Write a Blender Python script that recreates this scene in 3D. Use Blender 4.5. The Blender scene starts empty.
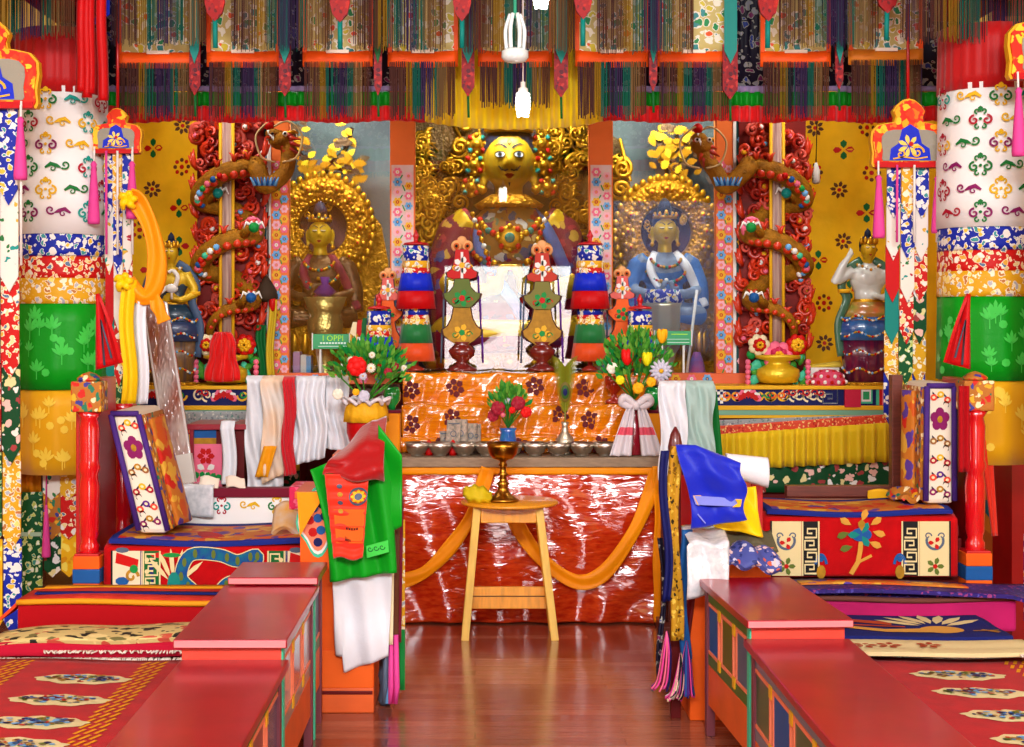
# Tibetan Buddhist temple hall: altar, glazed shrine, canopy, thrones and low desks
EXPOSURE = -0.52
L_FRONT_FILL, L_TOP_FILL, L_SHR, L_WALL_CLOTH, L_SIDE = 1500, 130, 26, 36, 130
import bpy, math, random
from mathutils import Vector, Matrix
from mathutils.geometry import tessellate_polygon
sc = bpy.context.scene
COL = sc.collection
random.seed(7)
PI = math.pi
sin, cos = math.sin, math.cos
# camera model: focal length 1500 px, vanishing point at pixel (475,320), eye height 1.59 m, looking along +Y
FPX, VPX, VPY, EYE = 1500.0, 475.0, 320.0, 1.59
def PX(x, d): return (x - VPX) * d / FPX
def PZ(y, d): return EYE + (VPY - y) * d / FPX
def P(x, y, d): return Vector((PX(x, d), d, PZ(y, d)))
def lerp(a, b, t): return a + (b - a) * t
def R(a, b): return random.uniform(a, b)

# ------------------------------------------------------------------ materials
def lin(c):
    return tuple((v/255/12.92 if v/255 <= .04045 else ((v/255+.055)/1.055)**2.4) for v in c) + (1,)
MATS = {}
class NT:
    def __init__(s, name):
        s.m = bpy.data.materials.new(name); s.m.use_nodes = True
        s.t = s.m.node_tree; s.b = s.t.nodes['Principled BSDF']
    def n(s, typ, **kw):
        x = s.t.nodes.new('ShaderNode' + typ)
        for k, v in kw.items(): setattr(x, k, v)
        return x
    def l(s, a, ao, b, bi): s.t.links.new(a.outputs[ao], b.inputs[bi])
    def set(s, **kw):
        names = dict(rough='Roughness', metal='Metallic', spec='Specular IOR Level', coat='Coat Weight', coatr='Coat Roughness',
                     sheen='Sheen Weight', em='Emission Strength', trans='Transmission Weight', alpha='Alpha', ior='IOR', sub='Subsurface Weight')
        for k, v in kw.items(): s.b.inputs[names[k]].default_value = v
def coords(nt, scale=(1, 1, 1)):
    tc = nt.n('TexCoord'); mp = nt.n('Mapping'); mp.inputs['Scale'].default_value = scale
    nt.l(tc, 'Object', mp, 'Vector'); return mp
def add_bump(nt, mp, scale, strength, dist=.01, detail=3, typ=None, distort=0):
    nz = nt.n('TexNoise'); nz.inputs['Scale'].default_value = scale; nz.inputs['Detail'].default_value = detail
    nz.inputs['Distortion'].default_value = distort
    if typ: nz.noise_type = typ
    bp = nt.n('Bump'); bp.inputs['Strength'].default_value = strength; bp.inputs['Distance'].default_value = dist
    nt.l(mp, 'Vector', nz, 'Vector'); nt.l(nz, 'Fac', bp, 'Height'); nt.l(bp, 'Normal', nt.b, 'Normal')
    return nz
def mk(name, rgb, rough=.6, metal=0, spec=None, coat=0, coatr=.1, bump=None, var=0, vscale=6, sheen=0, em=0, trans=0, stretch=(1, 1, 1), alpha=1, rgb2=None):
    if name in MATS: return MATS[name]
    nt = NT(name); c = lin(rgb)
    if spec is None: spec = .5 if (metal or coat or rough < .35) else .18
    nt.b.inputs['Base Color'].default_value = c
    nt.set(rough=rough, metal=metal, spec=spec, coat=coat, coatr=coatr, sheen=sheen, trans=trans, alpha=alpha)
    if em:
        nt.b.inputs['Emission Color'].default_value = c; nt.set(em=em)
    if bump or var or rgb2:
        mp = coords(nt, stretch)
        if bump: add_bump(nt, mp, bump[0], bump[1], bump[2] if len(bump) > 2 else .01, 3, bump[3] if len(bump) > 3 else None)
        if var or rgb2:
            nz = nt.n('TexNoise'); nz.inputs['Scale'].default_value = vscale; nz.inputs['Detail'].default_value = 4
            nt.l(mp, 'Vector', nz, 'Vector')
            rp = nt.n('ValToRGB'); e = rp.color_ramp.elements
            e[0].position, e[1].position = .3, .7
            if rgb2: e[0].color, e[1].color = c, lin(rgb2)
            else:
                e[0].color = tuple(v*(1-var) for v in c[:3]) + (1,); e[1].color = tuple(min(1, v*(1+var)) for v in c[:3]) + (1,)
            nt.l(nz, 'Fac', rp, 'Fac'); nt.l(rp, 'Color', nt.b, 'Base Color')
    MATS[name] = nt.m
    return nt.m
def brocade(name, base, cols, scale=30, dens=.36, rough=.5, stretch=(1, 1, 1), outline=None, distort=.35, metal=0, sheen=0):
    """woven silk: distorted blossoms of several thread colours scattered on a ground colour"""
    if name in MATS: return MATS[name]
    nt = NT(name); nt.set(rough=rough, sheen=sheen, metal=metal, spec=.2); distort = max(distort, .7)
    mp = coords(nt, stretch)
    nz = nt.n('TexNoise'); nz.inputs['Scale'].default_value = scale*.9; nz.inputs['Detail'].default_value = 2
    nt.l(mp, 'Vector', nz, 'Vector')
    mx = nt.n('VectorMath', operation='MULTIPLY_ADD')
    mx.inputs[1].default_value = (distort*2.2/scale,)*3
    nt.l(nz, 'Color', mx, 0); nt.l(mp, 'Vector', mx, 2)
    vo = nt.n('TexVoronoi'); vo.inputs['Scale'].default_value = scale
    nt.l(mx, 'Vector', vo, 'Vector')
    sep = nt.n('SeparateColor'); nt.l(vo, 'Color', sep, 'Color')
    rp = nt.n('ValToRGB'); rp.color_ramp.interpolation = 'CONSTANT'
    e = rp.color_ramp.elements
    e[0].position = 0; e[0].color = lin(cols[0])
    e[1].position = 1/len(cols); e[1].color = lin(cols[1 % len(cols)])
    for i in range(2, len(cols)):
        q = e.new(i/len(cols)); q.color = lin(cols[i])
    nt.l(sep, 'Red', rp, 'Fac')
    ms = nt.n('MapRange'); ms.inputs['From Min'].default_value = dens; ms.inputs['From Max'].default_value = dens + .04
    nt.l(vo, 'Distance', ms, 'Value')
    m1 = nt.n('MixRGB'); m1.inputs['Color2'].default_value = lin(base)
    nt.l(rp, 'Color', m1, 'Color1'); nt.l(ms, 'Result', m1, 'Fac')
    last = m1
    if outline:
        sb = nt.n('Math', operation='SUBTRACT'); sb.inputs[1].default_value = dens + .06
        nt.l(vo, 'Distance', sb, 0)
        ab = nt.n('Math', operation='ABSOLUTE'); nt.l(sb, 'Value', ab, 0)
        lt = nt.n('Math', operation='LESS_THAN'); lt.inputs[1].default_value = .055; nt.l(ab, 'Value', lt, 0)
        m2 = nt.n('MixRGB'); m2.inputs['Color2'].default_value = lin(outline)
        nt.l(m1, 'Color', m2, 'Color1'); nt.l(lt, 'Value', m2, 'Fac'); last = m2
    nt.l(last, 'Color', nt.b, 'Base Color')
    bp = nt.n('Bump'); bp.inputs['Strength'].default_value = .3; bp.inputs['Distance'].default_value = .004
    nt.l(vo, 'Distance', bp, 'Height'); nt.l(bp, 'Normal', nt.b, 'Normal')
    MATS[name] = nt.m
    return nt.m

# ------------------------------------------------------------------ object tree
LOC = {}
def thing(name, label, cat, loc=(0, 0, 0), group=None):
    o = bpy.data.objects.new(name, None); COL.objects.link(o)
    o.empty_display_size = .05
    o.location = loc; LOC[o] = Vector(loc)
    o['label'] = label; o['category'] = cat
    if group: o['group'] = group
    return o
def copy_tree(o, parent=None):
    c = o.copy(); COL.objects.link(c); LOC[c] = LOC[o].copy()
    if parent is not None: c.parent = parent
    for ch in list(o.children): copy_tree(ch, c)
    return c
def retag(o, label, loc=None, group=None, rz=0):
    o['label'] = label
    if loc is not None: o.location = loc
    if group: o['group'] = group
    o.rotation_euler.z = rz
    return o
ORD = ['first', 'second', 'third', 'fourth', 'fifth', 'sixth', 'seventh', 'eighth', 'ninth', 'tenth', 'eleventh', 'twelfth']

class MB:
    """collects shapes in world coordinates and links them as ONE mesh object"""
    def __init__(s, mp=None): s.v, s.f, s.fm, s.fs, s.mats, s.map = [], [], [], [], [], mp
    def mi(s, m):
        if m not in s.mats: s.mats.append(m)
        return s.mats.index(m)
    def add(s, vs, fs, m, smooth=False):
        b = len(s.v); i = s.mi(m)
        s.v.extend(Vector(v) for v in vs)
        for f in fs:
            s.f.append(tuple(b + k for k in f)); s.fm.append(i); s.fs.append(smooth)
        return s
    def box(s, x0, x1, y0, y1, z0, z1, m):
        vs = [(x, y, z) for z in (z0, z1) for y in (y0, y1) for x in (x0, x1)]
        return s.add(vs, [(0, 2, 3, 1), (4, 5, 7, 6), (0, 1, 5, 4), (2, 6, 7, 3), (0, 4, 6, 2), (1, 3, 7, 5)], m)
    def beam(s, p, q, w, h, m, up=(0, 0, 1), w2=None, h2=None):
        p, q = Vector(p), Vector(q); d = (q - p).normalized(); up = Vector(up)
        if abs(d.dot(up)) > .98: up = Vector((0, 1, 0))
        a = d.cross(up).normalized(); b = a.cross(d)
        w2 = w if w2 is None else w2; h2 = h if h2 is None else h2
        vs = [c + a*sx*ww/2 + b*sz*hh/2 for c, ww, hh in ((p, w, h), (q, w2, h2)) for sx, sz in ((-1, -1), (1, -1), (1, 1), (-1, 1))]
        return s.add(vs, [(3, 2, 1, 0), (4, 5, 6, 7), (0, 1, 5, 4), (1, 2, 6, 5), (2, 3, 7, 6), (3, 0, 4, 7)], m)
    def lathe(s, prof, c, m, seg=24, sx=1, sy=1, wob=None, a0=0, a1=2*PI):
        c = Vector(c); full = abs(a1 - a0 - 2*PI) < 1e-6; n = seg if full else seg + 1; vs, fs = [], []
        for r, z in prof:
            for i in range(n):
                a = a0 + (a1 - a0)*i/seg; k = r*(wob(a, z) if wob else 1)
                vs.append(c + Vector((k*cos(a)*sx, k*sin(a)*sy, z)))
        for j in range(len(prof) - 1):
            for i in range(seg):
                i2 = (i + 1) % n
                fs.append((j*n + i, j*n + i2, (j+1)*n + i2, (j+1)*n + i))
        if full:
            if prof[0][0] > 1e-4: fs.append(tuple(reversed(range(n))))
            if prof[-1][0] > 1e-4: fs.append(tuple((len(prof)-1)*n + i for i in range(n)))
        return s.add(vs, fs, m, True)
    def tube(s, pts, rad, m, seg=8, closed=False, flat=1):
        pts = [Vector(p) for p in pts]; n = len(pts)
        if not hasattr(rad, '__len__'): rad = [rad]*n
        vs, fs = [], []; ref = None
        for i, p in enumerate(pts):
            a = pts[(i-1) % n] if closed or i else p
            b = pts[(i+1) % n] if closed or i < n-1 else p
            t = (b - a)
            t = t.normalized() if t.length > 1e-9 else Vector((0, 0, 1))
            if ref is None:
                ref = t.cross(Vector((0, 1, 0)))
                if ref.length < .1: ref = t.cross(Vector((1, 0, 0)))
            ref = (ref - t*ref.dot(t)).normalized(); o = t.cross(ref)
            for k in range(seg):
                an = 2*PI*k/seg
                vs.append(p + ref*cos(an)*rad[i] + o*sin(an)*rad[i]*flat)
        for i in range(n if closed else n-1):
            j = (i+1) % n
            for k in range(seg):
                k2 = (k+1) % seg
                fs.append((i*seg+k, i*seg+k2, j*seg+k2, j*seg+k))
        if not closed:
            fs.append(tuple(reversed(range(seg)))); fs.append(tuple((n-1)*seg+k for k in range(seg)))
        return s.add(vs, fs, m, True)
    def ball(s, c, r, m, seg=12, rings=8, rot=None):
        if not hasattr(r, '__len__'): r = (r, r, r)
        c = Vector(c); vs, fs = [], []
        for j in range(rings+1):
            th = PI*j/rings
            for i in range(seg):
                a = 2*PI*i/seg
                v = Vector((r[0]*sin(th)*cos(a), r[1]*sin(th)*sin(a), r[2]*cos(th)))
                vs.append(c + (rot @ v if rot else v))
        for j in range(rings):
            for i in range(seg):
                i2 = (i+1) % seg
                fs.append((j*seg+i, (j+1)*seg+i, (j+1)*seg+i2, j*seg+i2))
        return s.add(vs, fs, m, True)
    def prism(s, poly, y0, y1, m, side=None):
        """polygon in XZ extruded from y0 to y1"""
        n = len(poly); side = side or m
        tri = tessellate_polygon([[Vector((x, z, 0)) for x, z in poly]])
        s.add([(x, y0, z) for x, z in poly], [tuple(t) for t in tri], m)
        s.add([(x, y1, z) for x, z in poly], [tuple(reversed(t)) for t in tri], m)
        vs = [(x, y0, z) for x, z in poly] + [(x, y1, z) for x, z in poly]
        return s.add(vs, [(i, (i+1) % n, n+(i+1) % n, n+i) for i in range(n)], side)
    def sheet(s, fn, nu, nv, m, th=.004, smooth=True):
        """a cloth of real thickness; fn(u,v) -> point, m a material or a function of (u,v)"""
        g = [[Vector(fn(i/nu, j/nv)) for i in range(nu+1)] for j in range(nv+1)]
        W = nu+1; N = W*(nv+1); top, bot = [], []
        for j in range(nv+1):
            for i in range(nu+1):
                du = g[j][min(i+1, nu)] - g[j][max(i-1, 0)]; dv = g[min(j+1, nv)][i] - g[max(j-1, 0)][i]
                nn = du.cross(dv); nn = nn.normalized() if nn.length > 1e-12 else Vector((0, -1, 0))
                top.append(g[j][i] + nn*th/2); bot.append(g[j][i] - nn*th/2)
        for j in range(nv):
            for i in range(nu):
                mm = m((i+.5)/nu, (j+.5)/nv) if callable(m) else m
                a = j*W+i; k = s.mi(mm); b = len(s.v)
                # indices patched after the vertices are appended
                s.f.append(('T', a, a+1, a+W+1, a+W)); s.fm.append(k); s.fs.append(smooth)
                s.f.append(('T', N+a, N+a+W, N+a+W+1, N+a+1)); s.fm.append(k); s.fs.append(smooth)
        edge = [j*W for j in range(nv+1)][::-1] + list(range(1, W)) + [j*W+nu for j in range(1, nv+1)] + [nv*W+i for i in range(nu-1, 0, -1)]
        k = s.mi(m(.5, .99) if callable(m) else m)
        for i in range(len(edge)):
            p, q = edge[i], edge[(i+1) % len(edge)]
            s.f.append(('T', p, N+p, N+q, q)); s.fm.append(k); s.fs.append(False)
        b = len(s.v); s.v.extend(top); s.v.extend(bot)
        s.f = [tuple(b+x for x in f[1:]) if f[0] == 'T' else f for f in s.f]
        return s
    # ---- drawing on a mapped surface: map(u,v,h)
    def stroke(s, pts, w, m, h=.0015, taper=None):
        n = len(pts); vs = []
        for i, (u, v) in enumerate(pts):
            a = pts[max(i-1, 0)]; b = pts[min(i+1, n-1)]
            dx, dy = b[0]-a[0], b[1]-a[1]; l = math.hypot(dx, dy) or 1
            k = w/2*(taper(i/(n-1)) if taper else 1)
            vs += [s.map(u - dy/l*k, v + dx/l*k, h), s.map(u + dy/l*k, v - dx/l*k, h)]
        return s.add(vs, [(2*i, 2*i+1, 2*i+3, 2*i+2) for i in range(n-1)], m)
    def poly(s, pts, m, h=.0015):
        tri = tessellate_polygon([[Vector((u, v, 0)) for u, v in pts]])
        return s.add([s.map(u, v, h) for u, v in pts], [tuple(t) for t in tri], m)
    def disc(s, c, r, m, h=.0015, seg=12, ry=None, rot=0):
        ry = ry or r
        pts = [(c[0] + r*cos(a)*cos(rot) - ry*sin(a)*sin(rot), c[1] + r*cos(a)*sin(rot) + ry*sin(a)*cos(rot)) for a in [2*PI*i/seg for i in range(seg)]]
        return s.add([s.map(u, v, h) for u, v in pts] + [s.map(c[0], c[1], h)], [(i, (i+1) % seg, seg) for i in range(seg)], m)
    def ring(s, c, r, w, m, h=.0015, seg=20, a0=0, a1=2*PI, ry=None):
        ry = ry or r
        return s.stroke([(c[0] + r*cos(a0+(a1-a0)*i/seg), c[1] + ry*sin(a0+(a1-a0)*i/seg)) for i in range(seg+1)], w, m, h)
    def petals(s, c, r, n, m, h=.0015, fat=.35, a0=0, inner=.15, sy=1):
        for k in range(n):
            a = a0 + 2*PI*k/n; q = []
            for t, w in ((inner, 0), (.45, fat*.9), (.75, fat), (1, 0), (.75, -fat), (.45, -fat*.9)):
                x = r*t; y = r*w*.6
                q.append((c[0] + x*cos(a) - y*sin(a), c[1] + (x*sin(a) + y*cos(a))*sy))
            s.poly(q, m, h)
        return s
    def spiral(s, c, r, a0, turns, w, m, h=.0015, flip=1, n=18, tail=None):
        pts = []
        if tail: pts += tail
        for i in range(n+1):
            t = i/n; a = a0 + flip*turns*2*PI*t; k = r*(1-.82*t)
            pts.append((c[0] + k*cos(a), c[1] + k*sin(a)))
        return s.stroke(pts, w, m, h, taper=lambda t: 1.0 - .25*t)
    def text(s, txt, size, c, m, h=.002):
        cu = bpy.data.curves.new('lettering', 'FONT'); cu.body = txt; cu.size = size; cu.align_x = 'CENTER'; cu.align_y = 'CENTER'; cu.resolution_u = 2
        o = bpy.data.objects.new('lettering', cu); COL.objects.link(o)
        me = bpy.data.meshes.new_from_object(o)
        s.add([s.map(c[0]+v.co.x, c[1]+v.co.y, h) for v in me.vertices], [tuple(p.vertices) for p in me.polygons], m)
        bpy.data.objects.remove(o); bpy.data.meshes.remove(me); bpy.data.curves.remove(cu)
        return s
    def build(s, name, parent=None, label=None, cat=None, group=None, kind=None, bevel=0, remesh=0, subsurf=0, smooth=False):
        off = Vector((0, 0, 0))
        if parent is not None: off = LOC[parent]
        elif kind != 'structure':
            lo = [min(v[k] for v in s.v) for k in range(3)]; hi = [max(v[k] for v in s.v) for k in range(3)]
            off = Vector(((lo[0]+hi[0])/2, (lo[1]+hi[1])/2, lo[2]))
        me = bpy.data.meshes.new(name)
        me.from_pydata([tuple(v - off) for v in s.v], [], s.f)
        for m in s.mats: me.materials.append(m)
        me.polygons.foreach_set('material_index', s.fm)
        me.polygons.foreach_set('use_smooth', [True]*len(s.f) if smooth else s.fs)
        me.update()
        o = bpy.data.objects.new(name, me); COL.objects.link(o)
        if parent is not None: o.parent = parent
        else: o.location = off
        LOC[o] = off
        if label: o['label'] = label
        if cat: o['category'] = cat
        if group: o['group'] = group
        if kind: o['kind'] = kind
        if remesh:
            md = o.modifiers.new('r', 'REMESH'); md.mode = 'VOXEL'; md.voxel_size = remesh; md.use_smooth_shade = True
            ms = o.modifiers.new('s', 'SMOOTH'); ms.iterations = 3; ms.factor = .5
        if bevel:
            md = o.modifiers.new('b', 'BEVEL'); md.width = bevel; md.segments = 2; md.limit_method = 'ANGLE'; md.angle_limit = .6
        if subsurf:
            md = o.modifiers.new('u', 'SUBSURF'); md.levels = md.render_levels = subsurf
        return o
def front(d):
    """map for drawing on the plane y=d facing the camera side, u,v in world x,z"""
    return lambda u, v, h: Vector((u, d - h, v))
def frontpx(d):
    return lambda u, v, h: P(u, v, d) + Vector((0, -h, 0))
def flat(z, x0=0, y0=0):
    return lambda u, v, h: Vector((x0+u, y0+v, z+h))
def curve(pts, n=8):
    """Catmull-Rom through points"""
    pts = [Vector(p) for p in pts]; out = []
    for i in range(len(pts)-1):
        p0, p1, p2, p3 = pts[max(i-1, 0)], pts[i], pts[i+1], pts[min(i+2, len(pts)-1)]
        for k in range(n):
            t = k/n
            out.append(.5*((2*p1) + (p2-p0)*t + (2*p0-5*p1+4*p2-p3)*t*t + (3*p1-p0-3*p2+p3)*t**3))
    out.append(pts[-1]); return out
# ------------------------------------------------------------------ the palette
red = mk('red lacquer', (186, 6, 14), .4, coat=.25, coatr=.15, var=.12)
table_red = mk('red table paint', (156, 0, 28), .28, spec=.4, coat=.2, coatr=.12, var=.16, vscale=4)
edge_highlight = mk('pinkish table edge highlight', (246, 136, 140), .3, coat=.3)  # red edge with its bright highlight put into the colour
dark_red = mk('dark red paint', (96, 14, 16), .45, var=.2)
red_silk = mk('red silk', (190, 2, 8), .5, sheen=.05, bump=(60, .15))
red_cloth = mk('red wool', (168, 2, 14), .85, sheen=.05, bump=(220, .3, .004))
red_pile = mk('red carpet pile', (178, 1, 8), .9, sheen=.05, bump=(320, .4, .004), var=.15, vscale=14)
maroon = mk('maroon cloth', (112, 14, 40), .7, sheen=.05)
magenta = mk('magenta cloth', (176, 22, 92), .75, sheen=.05, var=.15)
orange = mk('orange paint', (232, 92, 20), .5, var=.12)
orange_deep = mk('orange lacquer', (222, 92, 24), .5, coat=.1, var=.1)
orange_band = mk('orange satin band', (240, 84, 10), .5, sheen=.05, var=.1)
orange_silk = mk('orange silk', (250, 150, 6), .45, sheen=.05, bump=(50, .12))
yellow_silk = mk('yellow silk', (250, 204, 8), .42, sheen=.05, bump=(50, .15))
yellow_cloth = mk('yellow wall cloth', (240, 182, 8), .7, sheen=.2, bump=(12, .25, .02), var=.1)
mustard = mk('mustard curtain', (220, 184, 24), .55, sheen=.05, bump=(40, .15))
gold = mk('gilding', (206, 150, 26), .36, metal=.75, bump=(90, .25, .006))
gold_face = mk('gold paint', (212, 172, 22), .42, metal=.25, var=.08)
gold_relief = mk('gold relief', (190, 134, 14), .38, metal=.7, bump=(38, 1.0, .03))
gold_paint = mk('yellow gold paint', (232, 176, 30), .45)
green_silk = mk('green silk', (6, 150, 24), .42, sheen=.05, bump=(60, .12))
green_dark = mk('dark green silk', (6, 96, 40), .5, sheen=.05)
green = mk('green paint', (20, 140, 60), .5)
leaf_green = mk('leaf green', (40, 118, 30), .55, rgb2=(84, 160, 48), vscale=40)
teal = mk('teal paint', (12, 128, 118), .5)
teal_green = mk('sea green paint', (70, 190, 150), .45)
blue = mk('royal blue silk', (14, 40, 196), .45, sheen=.05, bump=(50, .15))
blue_paint = mk('blue paint', (24, 84, 150), .45, var=.1)
slate = mk('slate blue paint', (82, 96, 116), .4, var=.1)
navy = mk('navy', (18, 22, 84), .55)
navy_pile = mk('navy carpet pile', (26, 34, 104), .9, bump=(320, .4, .004))
light_blue = mk('light blue', (110, 170, 220), .5)
purple = mk('purple', (88, 30, 130), .6)
pink = mk('pink', (236, 110, 140), .6)
hot_pink = mk('pink tassel', (222, 70, 150), .6)
peach = mk('peach paint', (240, 130, 96), .5)
white = mk('white paint', (235, 232, 225), .55)
khata = mk('white silk scarf', (228, 230, 236), .5, sheen=.05, bump=(45, .2), var=.05)
khata_green = mk('pale green silk scarf', (168, 196, 188), .45, sheen=.05, bump=(45, .2), var=.08)
cream = mk('cream', (236, 220, 176), .7)
cream_pile = mk('cream carpet pile', (222, 206, 152), .9, bump=(320, .4, .004))
beige_pile = mk('beige carpet pile', (196, 176, 112), .9, bump=(320, .4, .004), rgb2=(120, 96, 50), vscale=20)
black = mk('black', (18, 18, 22), .5)
brown = mk('brown', (92, 48, 24), .5, var=.2)
dark_wood = mk('dark brown wood', (104, 46, 34), .4, var=.25, stretch=(3, 3, 20), coat=.2)
pine = mk('pine wood', (232, 152, 22), .45, var=.14, stretch=(12, 12, 1.5), vscale=5, coat=.25)
pine_lit = mk('front-lit pine wood', (248, 200, 96), .45, var=.1, stretch=(12, 12, 1.5), vscale=5, coat=.25)  # lighter copy of the pine, front lighting put into the colour
shelf_wood = mk('grey shelf wood', (150, 128, 104), .6, var=.2, stretch=(3, 12, 12))
steel = mk('steel', (214, 208, 196), .34, metal=1)
silver = mk('silver', (200, 192, 170), .35, metal=.8, bump=(60, .4))
brass = mk('brass', (176, 124, 40), .28, metal=1, var=.12)
grey_board = mk('grey painted board', (148, 150, 140), .6, var=.08)
shrine_back = mk('grey blue shrine wall', (80, 84, 92), .7, rgb2=(112, 130, 132), vscale=3)
bulb_glass = mk('lit lamp tube', (255, 252, 246), .3, em=9)
bulb_off = mk('unlit lamp tube', (225, 238, 236), .15, coat=.6)
plastic_white = mk('white plastic', (228, 226, 218), .35)
sign_green = mk('green sign plate', (26, 160, 96), .35, coat=.3)
sign_yellow = mk('yellow green lettering', (170, 240, 60), .5)
sign_white = mk('pale lettering', (214, 244, 232), .5)
robe_maroon = mk('maroon robe', (116, 22, 50), .6, var=.3, vscale=10, sheen=.05)
robe_blue = mk('blue robe', (62, 112, 180), .55, var=.3, vscale=10, sheen=.05)
bronze = mk('dark bronze', (84, 60, 36), .4, metal=.6, bump=(40, .5, .01), var=.3)
dragon_skin = mk('ochre dragon scales', (150, 98, 12), .6, bump=(110, .9, .01), var=.35, vscale=24)
cloud_red = mk('red cloud carving', (168, 30, 14), .4, coat=.2, var=.25, vscale=20)
scroll_red = mk('orange red scroll', (206, 50, 14), .4, coat=.2)
hair_blue = mk('dark blue hair', (26, 36, 62), .6)
eye_white = mk('eye white', (240, 238, 230), .4)
lip_red = mk('lip red', (170, 40, 30), .5)
note_paper = mk('banknote paper', (196, 170, 150), .8, rgb2=(120, 120, 110), vscale=60)
paper = mk('paper', (232, 216, 196), .7)
tag_white = mk('white cloth tag', (244, 226, 206), .7)
candle_red = mk('red butter', (190, 14, 10), .5)
butter_green = mk('green butter', (92, 110, 40), .5)
butter_gold = mk('ochre butter', (170, 124, 28), .5, var=.2, vscale=30)
plastic_wrap = mk('brown board in clear wrap', (150, 72, 52), .12, coat=1, coatr=.06, bump=(26, .6, .02, 'RIDGED_MULTIFRACTAL'), rgb2=(206, 196, 190), vscale=5, stretch=(2, 2, .7))
def vinyl(name, a, b, scale, stretch, strength=.9):
    if name in MATS: return MATS[name]
    nt = NT(name); nt.set(rough=.16, coat=1, coatr=.05, spec=.6)
    mp = coords(nt, stretch)
    z1 = nt.n('TexNoise'); z1.inputs['Scale'].default_value = scale*6; z1.inputs['Detail'].default_value = 6
    nt.l(mp, 'Vector', z1, 'Vector')
    rp = nt.n('ValToRGB'); e = rp.color_ramp.elements; e[0].position, e[1].position = .35, .65; e[0].color, e[1].color = lin(a), lin(b)
    nt.l(z1, 'Fac', rp, 'Fac'); nt.l(rp, 'Color', nt.b, 'Base Color')
    z3 = nt.n('TexNoise'); z3.inputs['Scale'].default_value = scale*3.4; z3.inputs['Detail'].default_value = 3; z3.noise_type = 'RIDGED_MULTIFRACTAL'; z3.inputs['Distortion'].default_value = 1.0
    nt.l(mp, 'Vector', z3, 'Vector')
    b3 = nt.n('Bump'); b3.inputs['Strength'].default_value = strength*.8; b3.inputs['Distance'].default_value = .006; nt.l(z3, 'Fac', b3, 'Height')
    z2 = nt.n('TexNoise'); z2.inputs['Scale'].default_value = scale; z2.inputs['Detail'].default_value = 4; z2.noise_type = 'RIDGED_MULTIFRACTAL'
    z2.inputs['Distortion'].default_value = .6
    nt.l(mp, 'Vector', z2, 'Vector')
    bp = nt.n('Bump'); bp.inputs['Strength'].default_value = strength; bp.inputs['Distance'].default_value = .02
    nt.l(z2, 'Fac', bp, 'Height'); nt.l(b3, 'Normal', bp, 'Normal'); nt.l(bp, 'Normal', nt.b, 'Normal'); nt.l(bp, 'Normal', nt.b, 'Coat Normal')
    MATS[name] = nt.m; return nt.m
vinyl_red = vinyl('red cloth under clear plastic', (176, 34, 8), (206, 66, 20), 5.0, (.55, 1, 2.0), 1.0)
vinyl_orange = vinyl('orange cloth under clear plastic', (216, 112, 4), (236, 140, 10), 3.2, (.4, 1, 5.5), .5)
clear_wrap = vinyl('white plastic sheet', (196, 204, 210), (226, 230, 234), 6, (1, 1, 1), .5)
# brocades
br_blue = brocade('blue brocade', (20, 40, 160), [(240, 236, 226), (240, 236, 226), (230, 190, 60), (60, 150, 150)], 34, .36, outline=(240, 238, 230))
br_red = brocade('red brocade', (196, 20, 16), [(240, 214, 150), (230, 170, 60), (240, 236, 226), (90, 120, 150)], 34, .36, outline=(244, 226, 190))
br_gold = brocade('gold brocade', (222, 166, 28), [(246, 236, 206), (250, 226, 120), (190, 120, 60), (180, 180, 190)], 34, .36, outline=(248, 238, 206))
br_green = brocade('green brocade', (10, 84, 40), [(236, 236, 220), (190, 200, 90), (60, 150, 130)], 30, .3, outline=(210, 224, 150))
br_green_floral = brocade('green floral cloth', (6, 70, 34), [(240, 232, 220), (236, 190, 176), (226, 214, 150), (160, 60, 60), (240, 240, 236)], 22, .42)
br_canopy = brocade('canopy brocade', (196, 180, 110), [(40, 140, 80), (226, 90, 40), (236, 232, 210), (206, 190, 60), (60, 140, 140)], 22, .36, outline=(236, 232, 214))
br_dark = brocade('dark brocade', (24, 20, 40), [(150, 150, 160), (120, 40, 90), (40, 60, 140)], 26, .3, outline=(160, 160, 150))
br_multi = brocade('multicoloured brocade', (176, 110, 40), [(200, 40, 30), (40, 120, 90), (240, 220, 170), (60, 60, 140), (230, 170, 40)], 32, .42)
br_white = brocade('white brocade', (232, 226, 214), [(170, 24, 50), (30, 150, 140), (214, 170, 50), (40, 120, 60)], 24, .24)
br_stripe = brocade('grey brocade trim', (150, 152, 150), [(110, 112, 120), (206, 200, 186), (96, 130, 120)], 60, .34)
br_redtrim = brocade('red brocade trim', (206, 66, 36), [(236, 150, 100), (170, 30, 24), (230, 190, 110)], 60, .34)
br_purple = brocade('violet brocade', (46, 30, 110), [(80, 70, 160), (150, 60, 120), (30, 30, 90)], 50, .36)
br_bluefloral = brocade('blue floral brocade', (70, 80, 150), [(220, 190, 190), (200, 90, 60), (190, 190, 210), (40, 50, 110)], 40, .4)
br_cushion = brocade('orange and violet carpet', (200, 120, 40), [(200, 40, 30), (220, 170, 60), (90, 60, 150), (206, 90, 30)], 14, .5, distort=.8)
br_beige = brocade('beige floral carpet', (206, 184, 120), [(40, 40, 34), (190, 80, 60), (226, 206, 140), (30, 30, 26), (110, 104, 60)], 15, .42, stretch=(1, 2, 1), distort=.9)
br_yellow = brocade('yellow damask', (238, 180, 14), [(252, 226, 90), (226, 150, 8)], 16, .4, distort=.9)
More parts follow.
